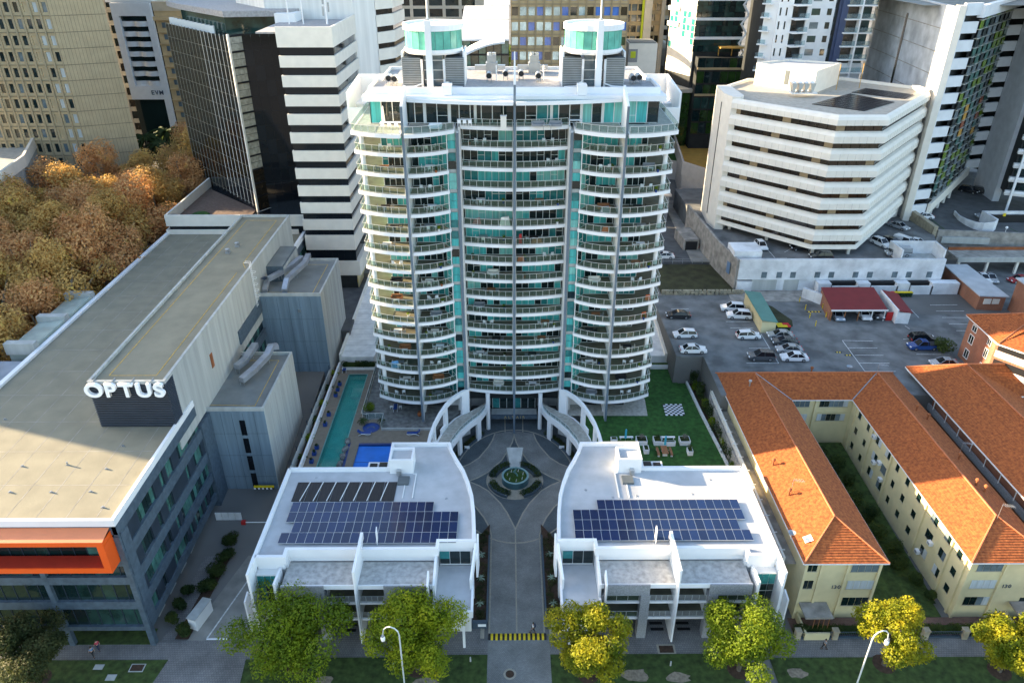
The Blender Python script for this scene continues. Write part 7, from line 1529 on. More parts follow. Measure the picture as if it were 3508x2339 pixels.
# front verge trees (x, y at the trunk)
FT = [((668, 1478), 6.9, 9.4, 'leaf_green', 'broad green street tree before the left white block', 9000, 26),
 ((952, 1478), 5.6, 10.6, 'leaf_mid', 'tall yellow green street tree behind the left lamp, its crown top gold', 9000, 24),
 ((1355, 1500), 4.9, 9.4, 'leaf_yellow', 'golden yellow street tree right of the court entrance', 8000, 20),
 ((1710, 1490), 5.5, 9.4, 'leaf_green', 'dark rounded street tree before the right white block', 8500, 22),
 ((2055, 1472), 4.2, 10.2, 'leaf_yellow', 'slim golden tree before the cream block lawn', 6500, 16),
 ((2322, 1500), 4.6, 8.4, 'leaf_yellow', 'golden tree at the right edge of the verge', 6500, 16),
 ((62, 1512), 4.8, 9.2, 'leaf_olive', 'dull olive tree before the glass office at the left edge', 8000, 20)]
for i, ((dx, dy), R_, h, lf, lab, n, nb) in enumerate(FT):
 x, y = at(dx * 1.4915, (dy - 14) * 1.4915, h * .5); tree('street_tree', lab, 'tree', x, y, .05, R_, h, 20 + i, lf, int(n * 2.6), .145, nb=nb + 8, group='street trees along the verge')
 tag(MB().lathe([(0, .075), (1.1, .07), (1.4, .055)], x, y, 14).build('tree_circle', 'mulch', kind='structure'))
# autumn plane trees: four grown, then copied
protos = []
for v in range(4):
 lf = 'leaf_autumn' if v % 2 == 0 else 'leaf_autumn_b'
 t = tree('plane_tree', 'x', 'tree', -300, -300 - 30 * v, 0, 7.0, 17, 60 + v, lf, 13000, .21, 'bark_pale', 30, 'autumn plane trees along the left street', .36); protos.append(t)
spots = []
rr = random.Random(11)
for row, x_ in enumerate((-80.5, -89.5, -98.5, -107.5, -117)):
 j_ = 0
 for j in range(9):
  y_ = 92 + j * 10.5 + (row % 2) * 5 + rr.uniform(-1.5, 1.5); xx = x_ + rr.uniform(-1.5, 1.5)
  if (row > 3 and y_ > 158) or (xx < -101 and y_ > 176) or y_ > 186: continue
  spots.append((xx, y_, 'autumn plane tree, %s from the front in the %s row left of the slate roof' % (ORD[j_], ORD[row]))); j_ += 1
for x, y, l in ((-86, 199, 'the rear one'), (-80, 190, 'nearest the tower')): spots.append((x, y, 'autumn plane tree left of the black tower, ' + l))
for i, (x, y, lab) in enumerate(spots):
 sc = 1.12 + .22 * rr.random(); m = TR(x, y, gz(x, y)) @ Matrix.Rotation(rr.random() * 6.28, 4, 'Z') @ Matrix.Diagonal((sc, sc, sc * (1 + .08 * rr.random()), 1))
 p = protos[i % 4]
 if i < 4:
  WM[p.name] = m; p.matrix_basis = m; p['label'] = lab; base = TR(-300, -300 - 30 * i, 0)
  for c in KIDS(p): WM[c.name] = m @ (base.inverted() @ WM[c.name])
 else: clone(p, m, lab)
# palms
def palm(x, y, z, h, R_, label, seed, leaf='leaf_palm', name='palm_tree', n=26, group=None):
 r = random.Random(seed); t = thing(name, label, 'palm' if h > 1 else 'plant', (x, y, z), group=group); MB().tube([(x, y, z - .05), (x, y, z + h)], .06 * h ** .5 + .02, 7).build('trunk', 'bark', t); m = MB()
 for i in range(n):
  a = i * 2.4; el = r.uniform(-.1, 1.2); pts = []
  for k in range(5): q = k / 4; rr_ = R_ * q * math.cos(el * (1 - q * .6)) ; pts.append(Vector((x + math.cos(a) * rr_, y + math.sin(a) * rr_, z + h + R_ * (math.sin(el) * q - .75 * q * q))))
  sd = Vector((-math.sin(a), math.cos(a), 0)) * R_ * .11
  for k in range(4):
   w0, w1 = (1 - abs(k / 4 - .4)), (1 - abs((k + 1) / 4 - .4)) * (.1 if k == 3 else 1)
   for s in (-1, 1): m.quad(tuple(pts[k]), tuple(pts[k + 1]), tuple(pts[k + 1] + sd * s * w1 - Vector((0, 0, .06 * R_))), tuple(pts[k] + sd * s * w0 - Vector((0, 0, .06 * R_))))
 m.build('fronds', leaf, t); return t
for i, (x, y, h) in enumerate(((-104, 214, 12), (-98, 212, 11), (-101, 222, 12))): palm(x, y, 11, h, 5.0, '%s dark palm in the gap between the beige tower and black tower' % ['left', 'middle front', 'rear'][i], i, n=40)
# hedges and shrubs
def shrub(x, y, z, r, h, label, seed, leaf='leaf_hedge', n=420, size=.09, name='shrub', cat='shrub', group=None):
 t = thing(name, label, cat, (x, y, z), group=group); q = random.Random(seed); bl = [(x + q.uniform(-.4, .4) * r, y + q.uniform(-.4, .4) * r, z + h * q.uniform(.4, .75), r * q.uniform(.45, .7)) for _ in range(6)]
 leaf_cloud(bl, n, size, seed, squash=min(1.2, h / (2 * r) * 1.4), shell=.7).build('foliage', leaf, t); MB().tube([(x, y, z), (x, y, z + h * .5)], .05, 5).build('stem', 'bark', t); return t
for i in range(14):
 t_ = i / 13; x = lerp(33.9, 33.0, t_) + .1 * (i % 2); y = lerp(88, 112, t_); shrub(x, y, 4.4, 1.0 + .35 * ((i * 7) % 3) / 2, 2.2 + .6 * ((i * 5) % 3), 'green shrub beyond the garden wall, %s from the white roof end' % ORD[i], 200 + i, 'leaf_hedge' if i % 3 else 'leaf_green', 600, .11, group='shrubs along the garden wall')
for i in range(7):
 y = 86.5 + i * 4.9; palm(-31.95, y, 4.4, .5, 1.1, 'spiky plant in the strip by the pool fence, %s from the low roof' % ORD[i], 30 + i, 'leaf_hedge' if i % 2 else 'leaf_green', 'strap_plant', 22, 'plants in the pool side strip')
def hedge_box(pts, w, z0, z1, label, leaf='leaf_hedge', n=1600, seed=1, size=.08, name='hedge'):
 t = thing(name, label, 'hedge', (*pts[len(pts) // 2], z0)); r = random.Random(seed); segs = [(Vector(pts[i]), Vector(pts[i + 1])) for i in range(len(pts) - 1)]; L = [(b - a).length for a, b in segs]; bl = []
 for i in range(int(sum(L) / (w * .55)) + 2):
  a, b = r.choices(segs, L)[0]; p = a.lerp(b, r.random()); bl.append((p.x, p.y, (z0 + z1) / 2 + r.uniform(-.05, .12), w * .62))
 leaf_cloud(bl, n, size, seed, squash=(z1 - z0) / (w * 1.2), shell=.75).build('foliage', leaf, t); MB().strip(pts, w * .3, z0, z0 + (z1 - z0) * .7).build('branches', 'leaf_dark', t)
hedge_box([(-30.6, 117.9), (-24.8, 117.9)], .9, DZ + .3, DZ + 1.5, 'dense green hedge behind the head of the lap pool', 'leaf_hedge', 2400, 3, .1); MB().box(-30.8, -24.6, 117.3, 118.5, DZ, DZ + .45).build('planter_wall', 'white_old', bpy.data.objects['hedge'])
# fountain and its ring of planters
FX, FY = 1.0, 91.0
fo = thing('fountain', 'round dark fountain basin with small figures in the middle of the court', 'fountain', (FX, FY, 0))
MB().lathe([(2.1, .02), (2.1, 1.15), (1.85, 1.15), (1.8, .95)], FX, FY, 40).build('basin', 'basin_stone', fo); MB().lathe([(2.12, 1.15), (2.12, 1.22), (1.82, 1.22), (1.82, 1.15)], FX, FY, 40).build('rim', 'rim_teal', fo); MB().lathe([(0, .98), (1.82, .98)], FX, FY, 32).build('water', 'fountain_water', fo)
rr = random.Random(3)
b = MB();
for k in range(9): a = k * .7; b.tube([(FX + .35 * math.cos(a) * (1 - k / 14), FY + .1 + .35 * math.sin(a) * (1 - k / 14), .9 + k * .2), (FX + .35 * math.cos(a + .7) * (1 - k / 14), FY + .1 + .35 * math.sin(a + .7) * (1 - k / 14), 1.1 + k * .2)], .13, 6)
b.build('spiral_sculpture', 'verdigris', fo)
for k in range(7): a = k * .9 + .3; x, y = FX + 1.25 * math.cos(a), FY + 1.25 * math.sin(a); MB().tube([(x, y, .95), (x + .05, y, 1.3), (x + .12, y, 1.5)], .06, 6, r1=.02).build('bird_figure', 'cloth_white', fo)
sheet('fountain_paving', 'border_stone', ell(4.5, 4.55, 32, 91.2), .045)
for k, (a0, a1, lab) in enumerate(((108, 165, 'rear left'), (15, 72, 'rear right'), (195, 252, 'front left'), (288, 345, 'front right'))):
 A_l = [R(lerp(a0, a1, i / 8)) for i in range(9)]; po = [(FX + 4.35 * math.cos(a), 91.1 + 4.35 * math.sin(a)) for a in A_l]; pi_ = [(FX + 3.0 * math.cos(a), 91.1 + 3.0 * math.sin(a)) for a in A_l]
 t = thing('curved_planter', 'curved dark kerbed planter with clipped hedge, %s of the fountain' % lab, 'planter', (*po[4], 0), group='four planters round the fountain'); MB().prism(po + pi_[::-1], .02, .55).build('kerb', 'slate_blue', t)
 mid = [(FX + 3.65 * math.cos(a), 91.1 + 3.65 * math.sin(a)) for a in A_l]; bl = [(m_[0], m_[1], .62, .62) for m_ in mid]; leaf_cloud(bl, 1500, .09, 90 + k, squash=.7, shell=.7).build('hedge', 'leaf_hedge', t)
wf = thing('sloping_plinth', 'pale fan shaped stone plinth sloping up behind the fountain', 'plinth', (FX, 95, 0)); b = MB(); b.v = [(FX - 1.35, 97.2, 1.9), (FX + 1.35, 97.2, 1.9), (FX + .75, 93.6, .5), (FX - .75, 93.6, .5), (FX - 1.35, 97.2, 0), (FX + 1.35, 97.2, 0), (FX + .75, 93.6, 0), (FX - .75, 93.6, 0)]; b.f = [(3, 2, 1, 0), (0, 1, 5, 4), (1, 2, 6, 5), (2, 3, 7, 6), (3, 0, 4, 7)]; b.build('stone', 'concrete_pale', wf)
# beds along the entry drive
for s, l in ((-1, 'left'), (1, 'right')):
 x = X0 + s * 4.6; bd = thing('garden_bed', 'low mixed planting bed along the %s of the entry drive' % l, 'garden bed', (x, 70, 0)); a, c = sorted((X0 + s * 3.7, X0 + s * 5.5))
 pl_ = [(a, 63.6), (c, 63.6), (c, 81.0 if s < 0 else 78), (a, 78 if s < 0 else 81.0)]; MB().prism(pl_, .0, .42).build('soil', 'mulch', bd); MB().strip([(X0 + s * 3.72, 63.6), (X0 + s * 3.72, 78.6)], .1, 0, .62).build('kerb', 'slate_blue', bd)
 MB().box(a, c, 63.0, 63.5, 0, 1.0).build('end_wall', 'slate_blue', bd); MB().box(X0 + s * 4.3 - .5, X0 + s * 4.3 + .5, 62.93, 62.99, .45, .85).build('sign_plate', 'letter_white', bd)
 bl = [(rr.uniform(a + .3, c - .3), rr.uniform(64, 79.5), .45 + rr.uniform(0, .12), rr.uniform(.3, .5)) for _ in range(60)]; leaf_cloud(bl, 4500, .07, 70 + s, squash=.8).build('ground_cover', 'leaf_olive', bd, kind='stuff')
 for k in range(3): palm(X0 + s * 4.7, 66.5 + k * 4.2, .45, .15, .7, 'pale strap leaved plant in the %s drive bed, %s from the street' % (l, ORD[k]), 50 + k, 'pale_leaf', 'agave', 14)
for s in (-1, 1):
 bl = [(X0 + s * (ea + .7) * math.cos(R(14 + 4 * i)), ey + (eb + .55) * math.sin(R(14 + 4 * i)), .5, .55) for i in range(12)]; leaf_cloud(bl, 1800, .09, 170 + s, squash=.9).build('hedge', 'leaf_hedge', bpy.data.objects['planter_bed' if s < 0 else 'planter_bed.001'])
# lane beds by the slate office
for i, (x, y, r_) in enumerate(((-39.4, 72, 1.7), (-39.7, 69.2, 1.6), (-39.2, 75, 1.5), (-41.9, 66.3, 1.1), (-42.0, 64.2, 1.1), (-41.8, 68.5, 1.1), (-40.1, 62.6, 1.2), (-39.3, 78, 1.4))): shrub(x, y, .03, r_, 1.3, 'dark bushy plant by the slate office lane, %s from the footpath' % ORD[[4, 3, 5, 2, 1, 6, 0, 7][i]], 300 + i, 'leaf_hedge', 1500, .12)
sheet('garden_strip', 'mulch', [(-40.9, 61.6), (-39.2, 61.6), (-38.2, 80), (-39.4, 80)], .05)
# hedge and fence in front of the cream block
for i, (x0, x1, l) in enumerate(((35.2, 44.3, 'left of the path'), (50.8, 60.5, 'right of the path'), (62, 72, 'at the right edge'))):
 hedge_box([(x0, 61.3 + .9), (x1, 61.3 + .9)], 1.1, 0, 1.25, 'clipped dark hedge behind the iron fence, ' + l, 'leaf_dark', 2600, 40 + i, .1)
 f = thing('iron_fence', 'low iron fence between stone posts before the hedge, ' + l, 'fence', ((x0 + x1) / 2, 61.4, 0)); MB().strip([(x0, 61.4), (x1, 61.4)], .03, 1.0, 1.06).strip([(x0, 61.4), (x1, 61.4)], .12, 0, .25).build('fence_rail', 'slate_blue', f)
 m = MB(); n = int((x1 - x0) / .22); [m.box(x0 + .22 * k, x0 + .22 * k + .03, 61.38, 61.42, .25, 1.12) for k in range(n)]; m.build('fence_bars', 'slate_blue', f, kind='stuff')
 for x in (x0, (x0 + x1) / 2, x1): MB().box(x - .32, x + .32, 61.05, 61.7, 0, 1.35).box(x - .38, x + .38, 61.0, 61.76, 1.35, 1.5).build('stone_post', 'sandy_concrete', f)
# courtyard planting
cyd = [(47.0, 96, 1.5), (49.2, 94.5, 1.9), (51.5, 92.2, 1.6), (49.8, 90.2, 1.5), (52.2, 88.6, 1.2), (51.4, 84.3, 1.8), (52.4, 81.5, 1.5), (51.8, 77.5, 1.6), (52.8, 75, 1.5), (52.5, 72.3, 1.4), (53.6, 69.6, 1.0), (54.2, 67, .8), (46.5, 92, 1.0), (46.8, 88, .8)]
for i, (x, y, r_) in enumerate(cyd): shrub(x, y, .05 * (y - 66), r_, 1.9 * r_ ** .5, 'rounded dark shrub in the cream block courtyard, %s from the rear' % ORD[i], 400 + i, 'leaf_dark' if i % 3 else 'leaf_hedge', 1500, .12, group='courtyard shrubs')
shrub(77.0, 113.6, 10, 1.9, 2.6, 'dense dark bush beside the blue utility truck', 430, 'leaf_dark', 1800, .13); shrub(31.6, 119.2, 5.5, 2.0, 3.4, 'sparse grey green small tree at the corner of the white roof', 431, 'leaf_olive', 700, .1, cat='tree')
# street trees beyond, right of the tower
for i, (x, y, R_, h, lf, l) in enumerate(((60, 262, 7, 16, 'leaf_gold', 'golden lit tree in the gap right of the tower'), (76, 268, 9, 20, 'leaf_olive', 'dark tree in the gap behind the lane, nearest the lamp post'), (84, 288, 10, 24, 'leaf_olive', 'large dark tree in the gap before the dark glass podium'), (70, 292, 9, 22, 'leaf_dark', 'rear dark tree half hidden in the gap behind the lane'), (-14, 330, 9, 22, 'leaf_green', 'sunlit tree top beyond the barrel roofs, left one'), (-3, 335, 9, 23, 'leaf_green', 'sunlit tree top beyond the barrel roofs, right one'))):
 tree('far_tree', l, 'tree', x, y, 12, R_, h, 500 + i, lf, 3500, .45, nb=22)
# roof garden plants
for i in range(6): u = 4 + i * 3.6; x, y = Fw2.p(u, -1.2); shrub(x, y, 42.4, .9, 1.8, 'bushy plant on the white roof garden wall, %s from the left' % ORD[i], 520 + i, 'leaf_green', 260, .2)
# ============================================================ CARS
def car(x, y, z, ang, kind, col, label, group):
 t = thing('parked_car', label, 'car', (x, y, z), R(ang), group)
 key = kind; L, W_, Hh = {'sedan': (4.7, 1.8, 1.45), 'hatch': (4.3, 1.78, 1.5), 'suv': (4.65, 1.88, 1.7), 'van': (5.1, 1.95, 1.95), 'ute': (5.3, 1.88, 1.8)}[kind]
 if ('car', key) not in _bm:
  hl = L / 2
  low = [(-hl, .35), (-hl + .05, .72 if kind != 'van' else .9), (-hl + .12, .85), (hl - 1.15, .9), (hl - .25, .72), (hl, .55), (hl - .05, .3), (hl - .5, .25), (-hl + .5, .25)]
  if kind in ('suv', 'van', 'ute'): low = [(a, b * 1.12) for a, b in low]
  top = {'sedan': [(-1.75, .86), (-1.05, 1.40), (.25, 1.45), (1.15, .9)], 'hatch': [(-2.05, .86), (-1.75, 1.38), (.3, 1.5), (1.2, .9)], 'suv': [(-2.22, .98), (-1.95, 1.60), (.3, 1.7), (1.15, 1.0)], 'van': [(-2.5, 1.0), (-2.42, 1.88), (1.0, 1.95), (1.85, 1.05)], 'ute': [(-.75, .98), (-.6, 1.65), (.6, 1.75), (1.35, 1.0)]}[kind]
  def ext(prof, w0, w1, hz0, hz1):
   m = MB(); n = len(prof)
   for s in (-1, 1):
    for (a, b) in prof: k = (b - hz0) / max(.01, hz1 - hz0); m.v.append((a, s * lerp(w0, w1, max(0, min(1, k))), b))
   m.f = [tuple(range(n)), tuple(reversed(range(n, 2 * n)))] + [(i, n + i, n + (i + 1) % n, (i + 1) % n) for i in range(n)]; return m
  body_ = ext(low, W_ / 2, W_ / 2 - .08, .5, .95).mesh('body', None); cab = ext(top, W_ / 2 - .1, W_ / 2 - .3, .9, Hh).mesh('cabin', 'glass_black2')
  rf = [(top[1][0] + .05, top[1][1] + .005), (top[1][0] + .2, top[1][1] + .03), (top[2][0] - .25, top[2][1] + .03), (top[2][0], top[2][1] + .005)]; roof = ext(rf, W_ / 2 - .28, W_ / 2 - .31, Hh - .1, Hh).mesh('roof', None)
  pm = MB(); ts, tb = W_ / 2 - .29, W_ / 2 - .1
  for s in (-1, 1):
   for k in ((1, 0), (2, 3)): a, b = top[k[0]], top[k[1]]; pm.tube([(a[0], s * ts, a[1]), (b[0], s * tb, b[1])], .045, 5)
   pm.tube([(-.35, s * (ts + .01), Hh - .06), (-.4, s * tb, .92)], .04, 5)
  if kind == 'van': pm.box(-2.4, -.3, -tb + .0, tb, 1.1, 1.9)
  pil = pm.mesh('pillar', None)
  wm = MB(); wm.tube([(0, -.11, 0), (0, .11, 0)], .33, 14); wh = wm.mesh('wheel', 'rubber'); rm = MB().tube([(0, -.12, 0), (0, .12, 0)], .2, 10).mesh('rim', 'metal')
  hm_ = MB().box(-.06, .06, -.2, .2, -.08, .08).mesh('headlight', 'letter_white'); tm = MB().box(-.04, .04, -.18, .18, -.09, .09).mesh('tail_light', 'red'); _bm[('car', key)] = (body_, cab, roof, pil, wh, rm, hm_, tm)
 ms = _bm[('car', key)]; B = WM[t.name]
 cm = 'paint_' + col
 for nm, me, colr in (('body', ms[0], 1), ('cabin', ms[1], 0), ('roof', ms[2], 1), ('pillar', ms[3], 1)):
  kk = ('carm', key, nm, col)
  if colr:
   if kk not in _bm: m2 = me.copy(); m2.materials.clear(); m2.materials.append(M[cm]); _bm[kk] = m2
   me = _bm[kk]
  link(bpy.data.objects.new(nm, me), t, B.copy())
 for sx in (-1, 1):
  for sy in (-1, 1):
   w_ = link(bpy.data.objects.new('wheel', ms[4]), t, B @ Matrix.Translation((sx * L * .30, sy * (W_ / 2 - .1), .33))); link(bpy.data.objects.new('rim', ms[5]), w_, WM[w_.name].copy())
  link(bpy.data.objects.new('headlight', ms[6]), t, B @ Matrix.Translation((L / 2 - .1, sx * (W_ / 2 - .32), .66 if kind in ('sedan', 'hatch') else .75))); link(bpy.data.objects.new('tail_light', ms[7]), t, B @ Matrix.Translation((-L / 2 + .03, sx * (W_ / 2 - .28), .78)))
 if kind == 'ute':
  MBt = MB();
  MBt.v = [(-2.6, -.8, 1.0), (-.8, -.8, 1.0), (-.8, .8, 1.0), (-2.6, .8, 1.0)]; MBt.f = [(0, 1, 2, 3)]
  me = MB().box(-2.58, -.82, -.78, .78, .98, 1.08).mesh('tray', 'black'); link(bpy.data.objects.new('tray', me), t, B.copy())
 return t
for n_, c_ in (('white', (.75, .75, .75)), ('silver', (.42, .44, .46)), ('grey', (.10, .11, .12)), ('black', (.012, .013, .016)), ('red', (.30, .012, .02)), ('blue', (.015, .06, .22)), ('ice', (.40, .47, .55))):
 m_ = mat('paint_' + n_, c_, .25, metal=.4 if n_ in ('silver', 'grey', 'ice') else 0, var=0, spec=.6); m_.node_tree.nodes['Principled BSDF'].inputs['Coat Weight'].default_value = .6
c7g = lambda x, y, z=10.05: at(2250 + x * .5349, 600 + y * .5349, z)
GL = 'cars in the rear lot'; GD = 'cars on the upper decks'
def cc(px, py, ang, kind, col, lab, z=10.05, g=GL): x, y = c7g(px, py, z + .6); car(x, y, z, ang, kind, col, lab, g)
cc(137, 893, 178, 'sedan', 'black', 'black sedan beside the white sloping roof'); cc(485, 848, 175, 'suv', 'white', 'white suv parked nearest the green roofed shed, the rear one'); cc(525, 895, 175, 'suv', 'white', 'white suv parked in front of another by the green roofed shed')
cc(180, 1015, 182, 'hatch', 'white', 'white hatchback half hidden by the sloping roof edge'); cc(232, 1112, 0, 'sedan', 'white', 'white sedan near the garden tree, lowest on the left'); cc(586, 1022, 0, 'hatch', 'white', 'white hatchback alone in front of the cream shed')
cc(790, 1020, 178, 'sedan', 'silver', 'silver sedan at the back of the four parked together'); cc(820, 1062, 178, 'sedan', 'grey', 'dark grey hatch second in the row of four parked together'); cc(848, 1112, 178, 'sedan', 'silver', 'champagne silver sedan third in the row of four'); cc(880, 1162, 178, 'sedan', 'white', 'white sedan at the front of the row of four'); cc(668, 1157, 178, 'suv', 'grey', 'charcoal suv alone left of the row of four')
cc(1700, 1045, 0, 'suv', 'black', 'black suv behind the blue utility truck'); cc(1705, 1092, 180, 'ute', 'blue', 'blue utility truck in front of a black suv'); cc(1840, 1200, 180, 'sedan', 'silver', 'silver sedan beside the brick house')
cc(1155, 893, -92, 'hatch', 'ice', 'pale blue car under the left bay of the red roofed carport'); cc(1322, 885, -92, 'sedan', 'white', 'white car in the middle bay of the carport'); cc(1405, 880, -92, 'sedan', 'grey', 'grey car in the right bay of the carport'); cc(180, 300 + 12, 0, 'sedan', 'black', 'x') if False else None
cc(262, 414, 180, 'sedan', 'ice', 'pale silver blue sedan behind the red one', 10.62); cc(278, 450, 180, 'sedan', 'red', 'dark red sedan in the upper bay by the graffiti wall', 10.62); cc(45, 515, 180, 'sedan', 'white', 'white car tucked under the shade roof behind the tower', 10.62)
cc(668, 448, -88, 'hatch', 'white', 'white hatchback on the deck under the left of the stilted office', DK, GD); cc(925, 462, 180, 'suv', 'black', 'black car in shadow beneath the stilted office', DK, GD); cc(1050, 520, 178, 'suv', 'black', 'black suv between the stilts, at the deck edge', DK, GD)
cc(1437, 435, -70, 'suv', 'white', 'white suv on the deck right of the stilts', DK, GD); cc(1508, 432, -60, 'suv', 'black', 'black car on the deck between a white suv and a white van', DK, GD); cc(1590, 432, -58, 'van', 'white', 'white van on the deck behind the silver van', DK, GD); cc(1668, 430, -50, 'sedan', 'white', 'white sedan on the deck by the sloping concrete wall', DK, GD); cc(1545, 497, 176, 'van', 'silver', 'silver van parked at the deck edge by the stair walls', DK, GD); cc(1552, 325, -60, 'sedan', 'silver', 'silver car in shadow behind the last stilt', DK, GD)
cc(1705, 262, 178, 'sedan', 'white', 'white sedan on the upper car park by the green line', RL, GD); cc(2110, 258, 178, 'sedan', 'silver', 'silver car behind the curved white ramp wall', RL, GD); cc(2000, 98, -50, 'suv', 'black', 'black suv at the back of the upper car park, left of two', RL, GD); cc(2080, 103, -50, 'suv', 'black', 'black suv at the back of the upper car park, right of two', RL, GD); cc(1640, 215, 178, 'sedan', 'grey', 'grey car half hidden behind the concrete office pier', RL, GD)
cc(2135, 655, -95, 'sedan', 'silver', 'silver car under the parking shelter, left of the red one', 10.05); cc(2320, 665, -170, 'sedan', 'red', 'red car under the parking shelter', 10.05); cc(2090, 655, -95, 'sedan', 'white', 'white car under the parking shelter, half hidden by a brick garage', 10.05); cc(2290, 1178 - 0, 178, 'sedan', 'silver', 'x') if False else None
for i, (x, y, c_) in enumerate(((-85, 150, 'white'), (-85.5, 165, 'silver'), (-86, 120, 'white'), (-84, 205, 'white'))): car(x, y, gz(x, y) + .05, 92, 'sedan', c_, '%s car half hidden under the autumn trees, %s from the front' % (c_, ORD[i]), 'cars under the autumn trees')
# ============================================================ STREET FURNITURE, SMALL THINGS
def street_lamp(x, y, h, rz, label):
 t = thing('street_lamp', label, 'street lamp', (x, y, 0), group='curved street lamps on the verge'); dx, dy = math.cos(rz), math.sin(rz)
 pts = [(x, y, 0), (x, y, h - 1.1)] + [(x + dx * .9 * (1 - math.cos(R(a))), y + dy * .9 * (1 - math.cos(R(a))), h - 1.1 + 1.1 * math.sin(R(a))) for a in (30, 60, 90, 120, 150)] + [(x + dx * 1.85, y + dy * 1.85, h - 1.6)]
 MB().tube(pts, .09, 8, r1=.05).build('pole', 'white_lamp', t); e = pts[-1]; MB().lathe([(.01, e[2] + .05), (.16, e[2]), (.24, e[2] - .25), (.22, e[2] - .62), (.12, e[2] - .75), (.01, e[2] - .76)], e[0], e[1], 12).build('lamp_head', 'letter_white', t, smooth=True); MB().lathe([(.17, e[2] + .12), (.19, e[2] - .02)], e[0], e[1], 10).build('collar', 'metal_grey', t)
x, y = at(1415, 2339, 0); street_lamp(-11.6, 53.2, 12.0, math.pi - .15, 'white curved street lamp in front of the left white block')
street_lamp(38.2, 52.6, 11.8, .15, 'white curved street lamp left of the slim golden tree')
lp2 = thing('lamp_post', 'tall thin lamp post in the gap right of the tower', 'lamp post', (68, 275, 12)); MB().tube([(68.2, 275.7, 12), (68.2, 275.7, 30)], .2, 6, r1=.1).build('pole', 'metal', lp2); MB().box(66.8, 68.2, 275.4, 275.9, 27.6, 27.9).build('arm', 'metal', lp2)
# boom gate
bg2 = thing('boom_gate', 'red boom gate with a white arm across the lane', 'boom gate', (-38.3, 81, 0)); MB().box(-38.6, -38.0, 80.7, 81.2, 0, 1.25).build('cabinet', 'red', bg2); MB().box(-38.0, -34.0, 80.85, 80.95, 1.0, 1.1).build('arm', 'letter_white', bg2)
hb = thing('height_bar', 'yellow and black height bar over the garage entry', 'height bar', (-37, 86, 0)); bpiece('bar', 'bin_yellow', hb, -38.2, -35.2, 86.5, 86.75, 2.7, 2.95); [bpiece('stripe', 'black' if k % 2 else 'letter_white', hb, -38.2 + k * .3, -37.9 + k * .3, 86.48, 86.74, 2.4, 2.69) for k in range(10)]
wg = thing('white_gate', 'white panelled gate wall between the slate office and the lane', 'gate', (-40.5, 81.4, 0)); [bpiece('gate_panel', 'block_white', wg, -42.5 + k * .95, -41.6 + k * .95, 81.6, 81.7, 0, 2.2) for k in range(4)]
bx = thing('kiosk_box', 'pale grey electrical cabinet beside the lane', 'cabinet', (-38.6, 64.3, 0)); b = MB(); b.prism([(-39.6, 63.2), (-38.5, 62.8), (-37.7, 66.0), (-38.8, 66.3)], 0, 1.9); b.build('casing', 'office_white', bx); b = MB().prism([(-39.7, 63.1), (-38.45, 62.7), (-37.6, 66.1), (-38.8, 66.4)], 1.901, 2.0); b.build('lid', 'concrete_pale', bx)
ln_ = lines('lane_line', [((-37.0, 61.7), (-34.6, 61.7)), ((-37.0, 61.7), (-34.3, 73))], .05, 'line_white', .09); sheet('kerb_strip', 'letter_white', RB(-37.0, -34.4, 61.45, 61.65), .1)
# manholes and pits
for i, (px, py, w_, d_, mt, l) in enumerate(((785, 1480, 1.7, 1.1, 'mulch', 'framed brown pit cover in the verge before the glass office'), (565, 1475, 1.1, .7, 'concrete_pale', 'pale square cover left of the brown pit cover'), (635, 1535, 1.1, .8, 'concrete_pale', 'pale square cover nearest the road on the left'))):
 x, y = at(px * .5988, 1400 + py * .5988, .07); t = thing('pit_cover', l, 'pit cover', (x, y, .06)); MB().box(x - w_ / 2, x + w_ / 2, y - d_ / 2, y + d_ / 2, .05, .085).build('frame', 'concrete_pale', t); MB().box(x - w_ / 2 + .12, x + w_ / 2 - .12, y - d_ / 2 + .12, y + d_ / 2 - .12, .086, .1).build('lid', mt, t)
for i, (px, py, r_, l) in enumerate(((605, 1490, .75, 'round manhole in the court entrance drive'),)):
 x, y = at(1500 + px * .4075, 1700 + py * .4075, .05); t = thing('manhole', l, 'manhole', (x, y, .05)); MB().lathe([(r_ * .68, .052), (r_, .052)], x, y, 28).build('surround', 'border_stone', t); MB().lathe([(0, .056), (r_ * .67, .056)], x, y, 24).build('lid', 'mulch', t)
x, y = at(1700 + 1305 * .4464, 1700 + 1170 * .4464, .03); t = thing('grate_cover', 'framed dark service grate in the footpath before the right white block', 'grate', (x, y, .03)); MB().box(x - 1.1, x + 1.1, y - .7, y + .7, .02, .045).build('frame', 'border_stone', t); MB().box(x - .85, x + .85, y - .5, y + .5, .046, .06).build('grate', 'mulch', t)
for i, (x, y, l) in enumerate(((-13.6, 57.6, 'before the left white block'), (13.4, 57.5, 'near the footpath before the right white block'), (19.0, 57.6, 'right of the footpath grate'), (-4.6, 58.3, 'beside the court entrance drive'))): tag(MB().lathe([(0, .75), (.09, .75), (.11, .05)], x, y, 8).build('marker_post', 'concrete_pale'), 'small pale marker post on the verge ' + l, 'post')
for i, (px, py, l) in enumerate(((1240, 1385, 'large bare sandy patch below the yellow green street tree'), (2095, 0, ''))):
 if i: break
for i, (x, y, r_) in enumerate(((-9.8, 55.2, 1.3), (14.6, 56.3, 1.2), (19.6, 55.9, 1.0), (-21.4, 55.9, .8), (33.5, 56.5, .9))):
 rr = random.Random(i + 70); pl_ = [(x + r_ * 1.5 * math.cos(a) * rr.uniform(.7, 1.1), y + r_ * .8 * math.sin(a) * rr.uniform(.7, 1.1)) for a in [k * 6.283 / 14 for k in range(14)]]; sheet('bare_patch', 'sand_patch', pl_, .072)
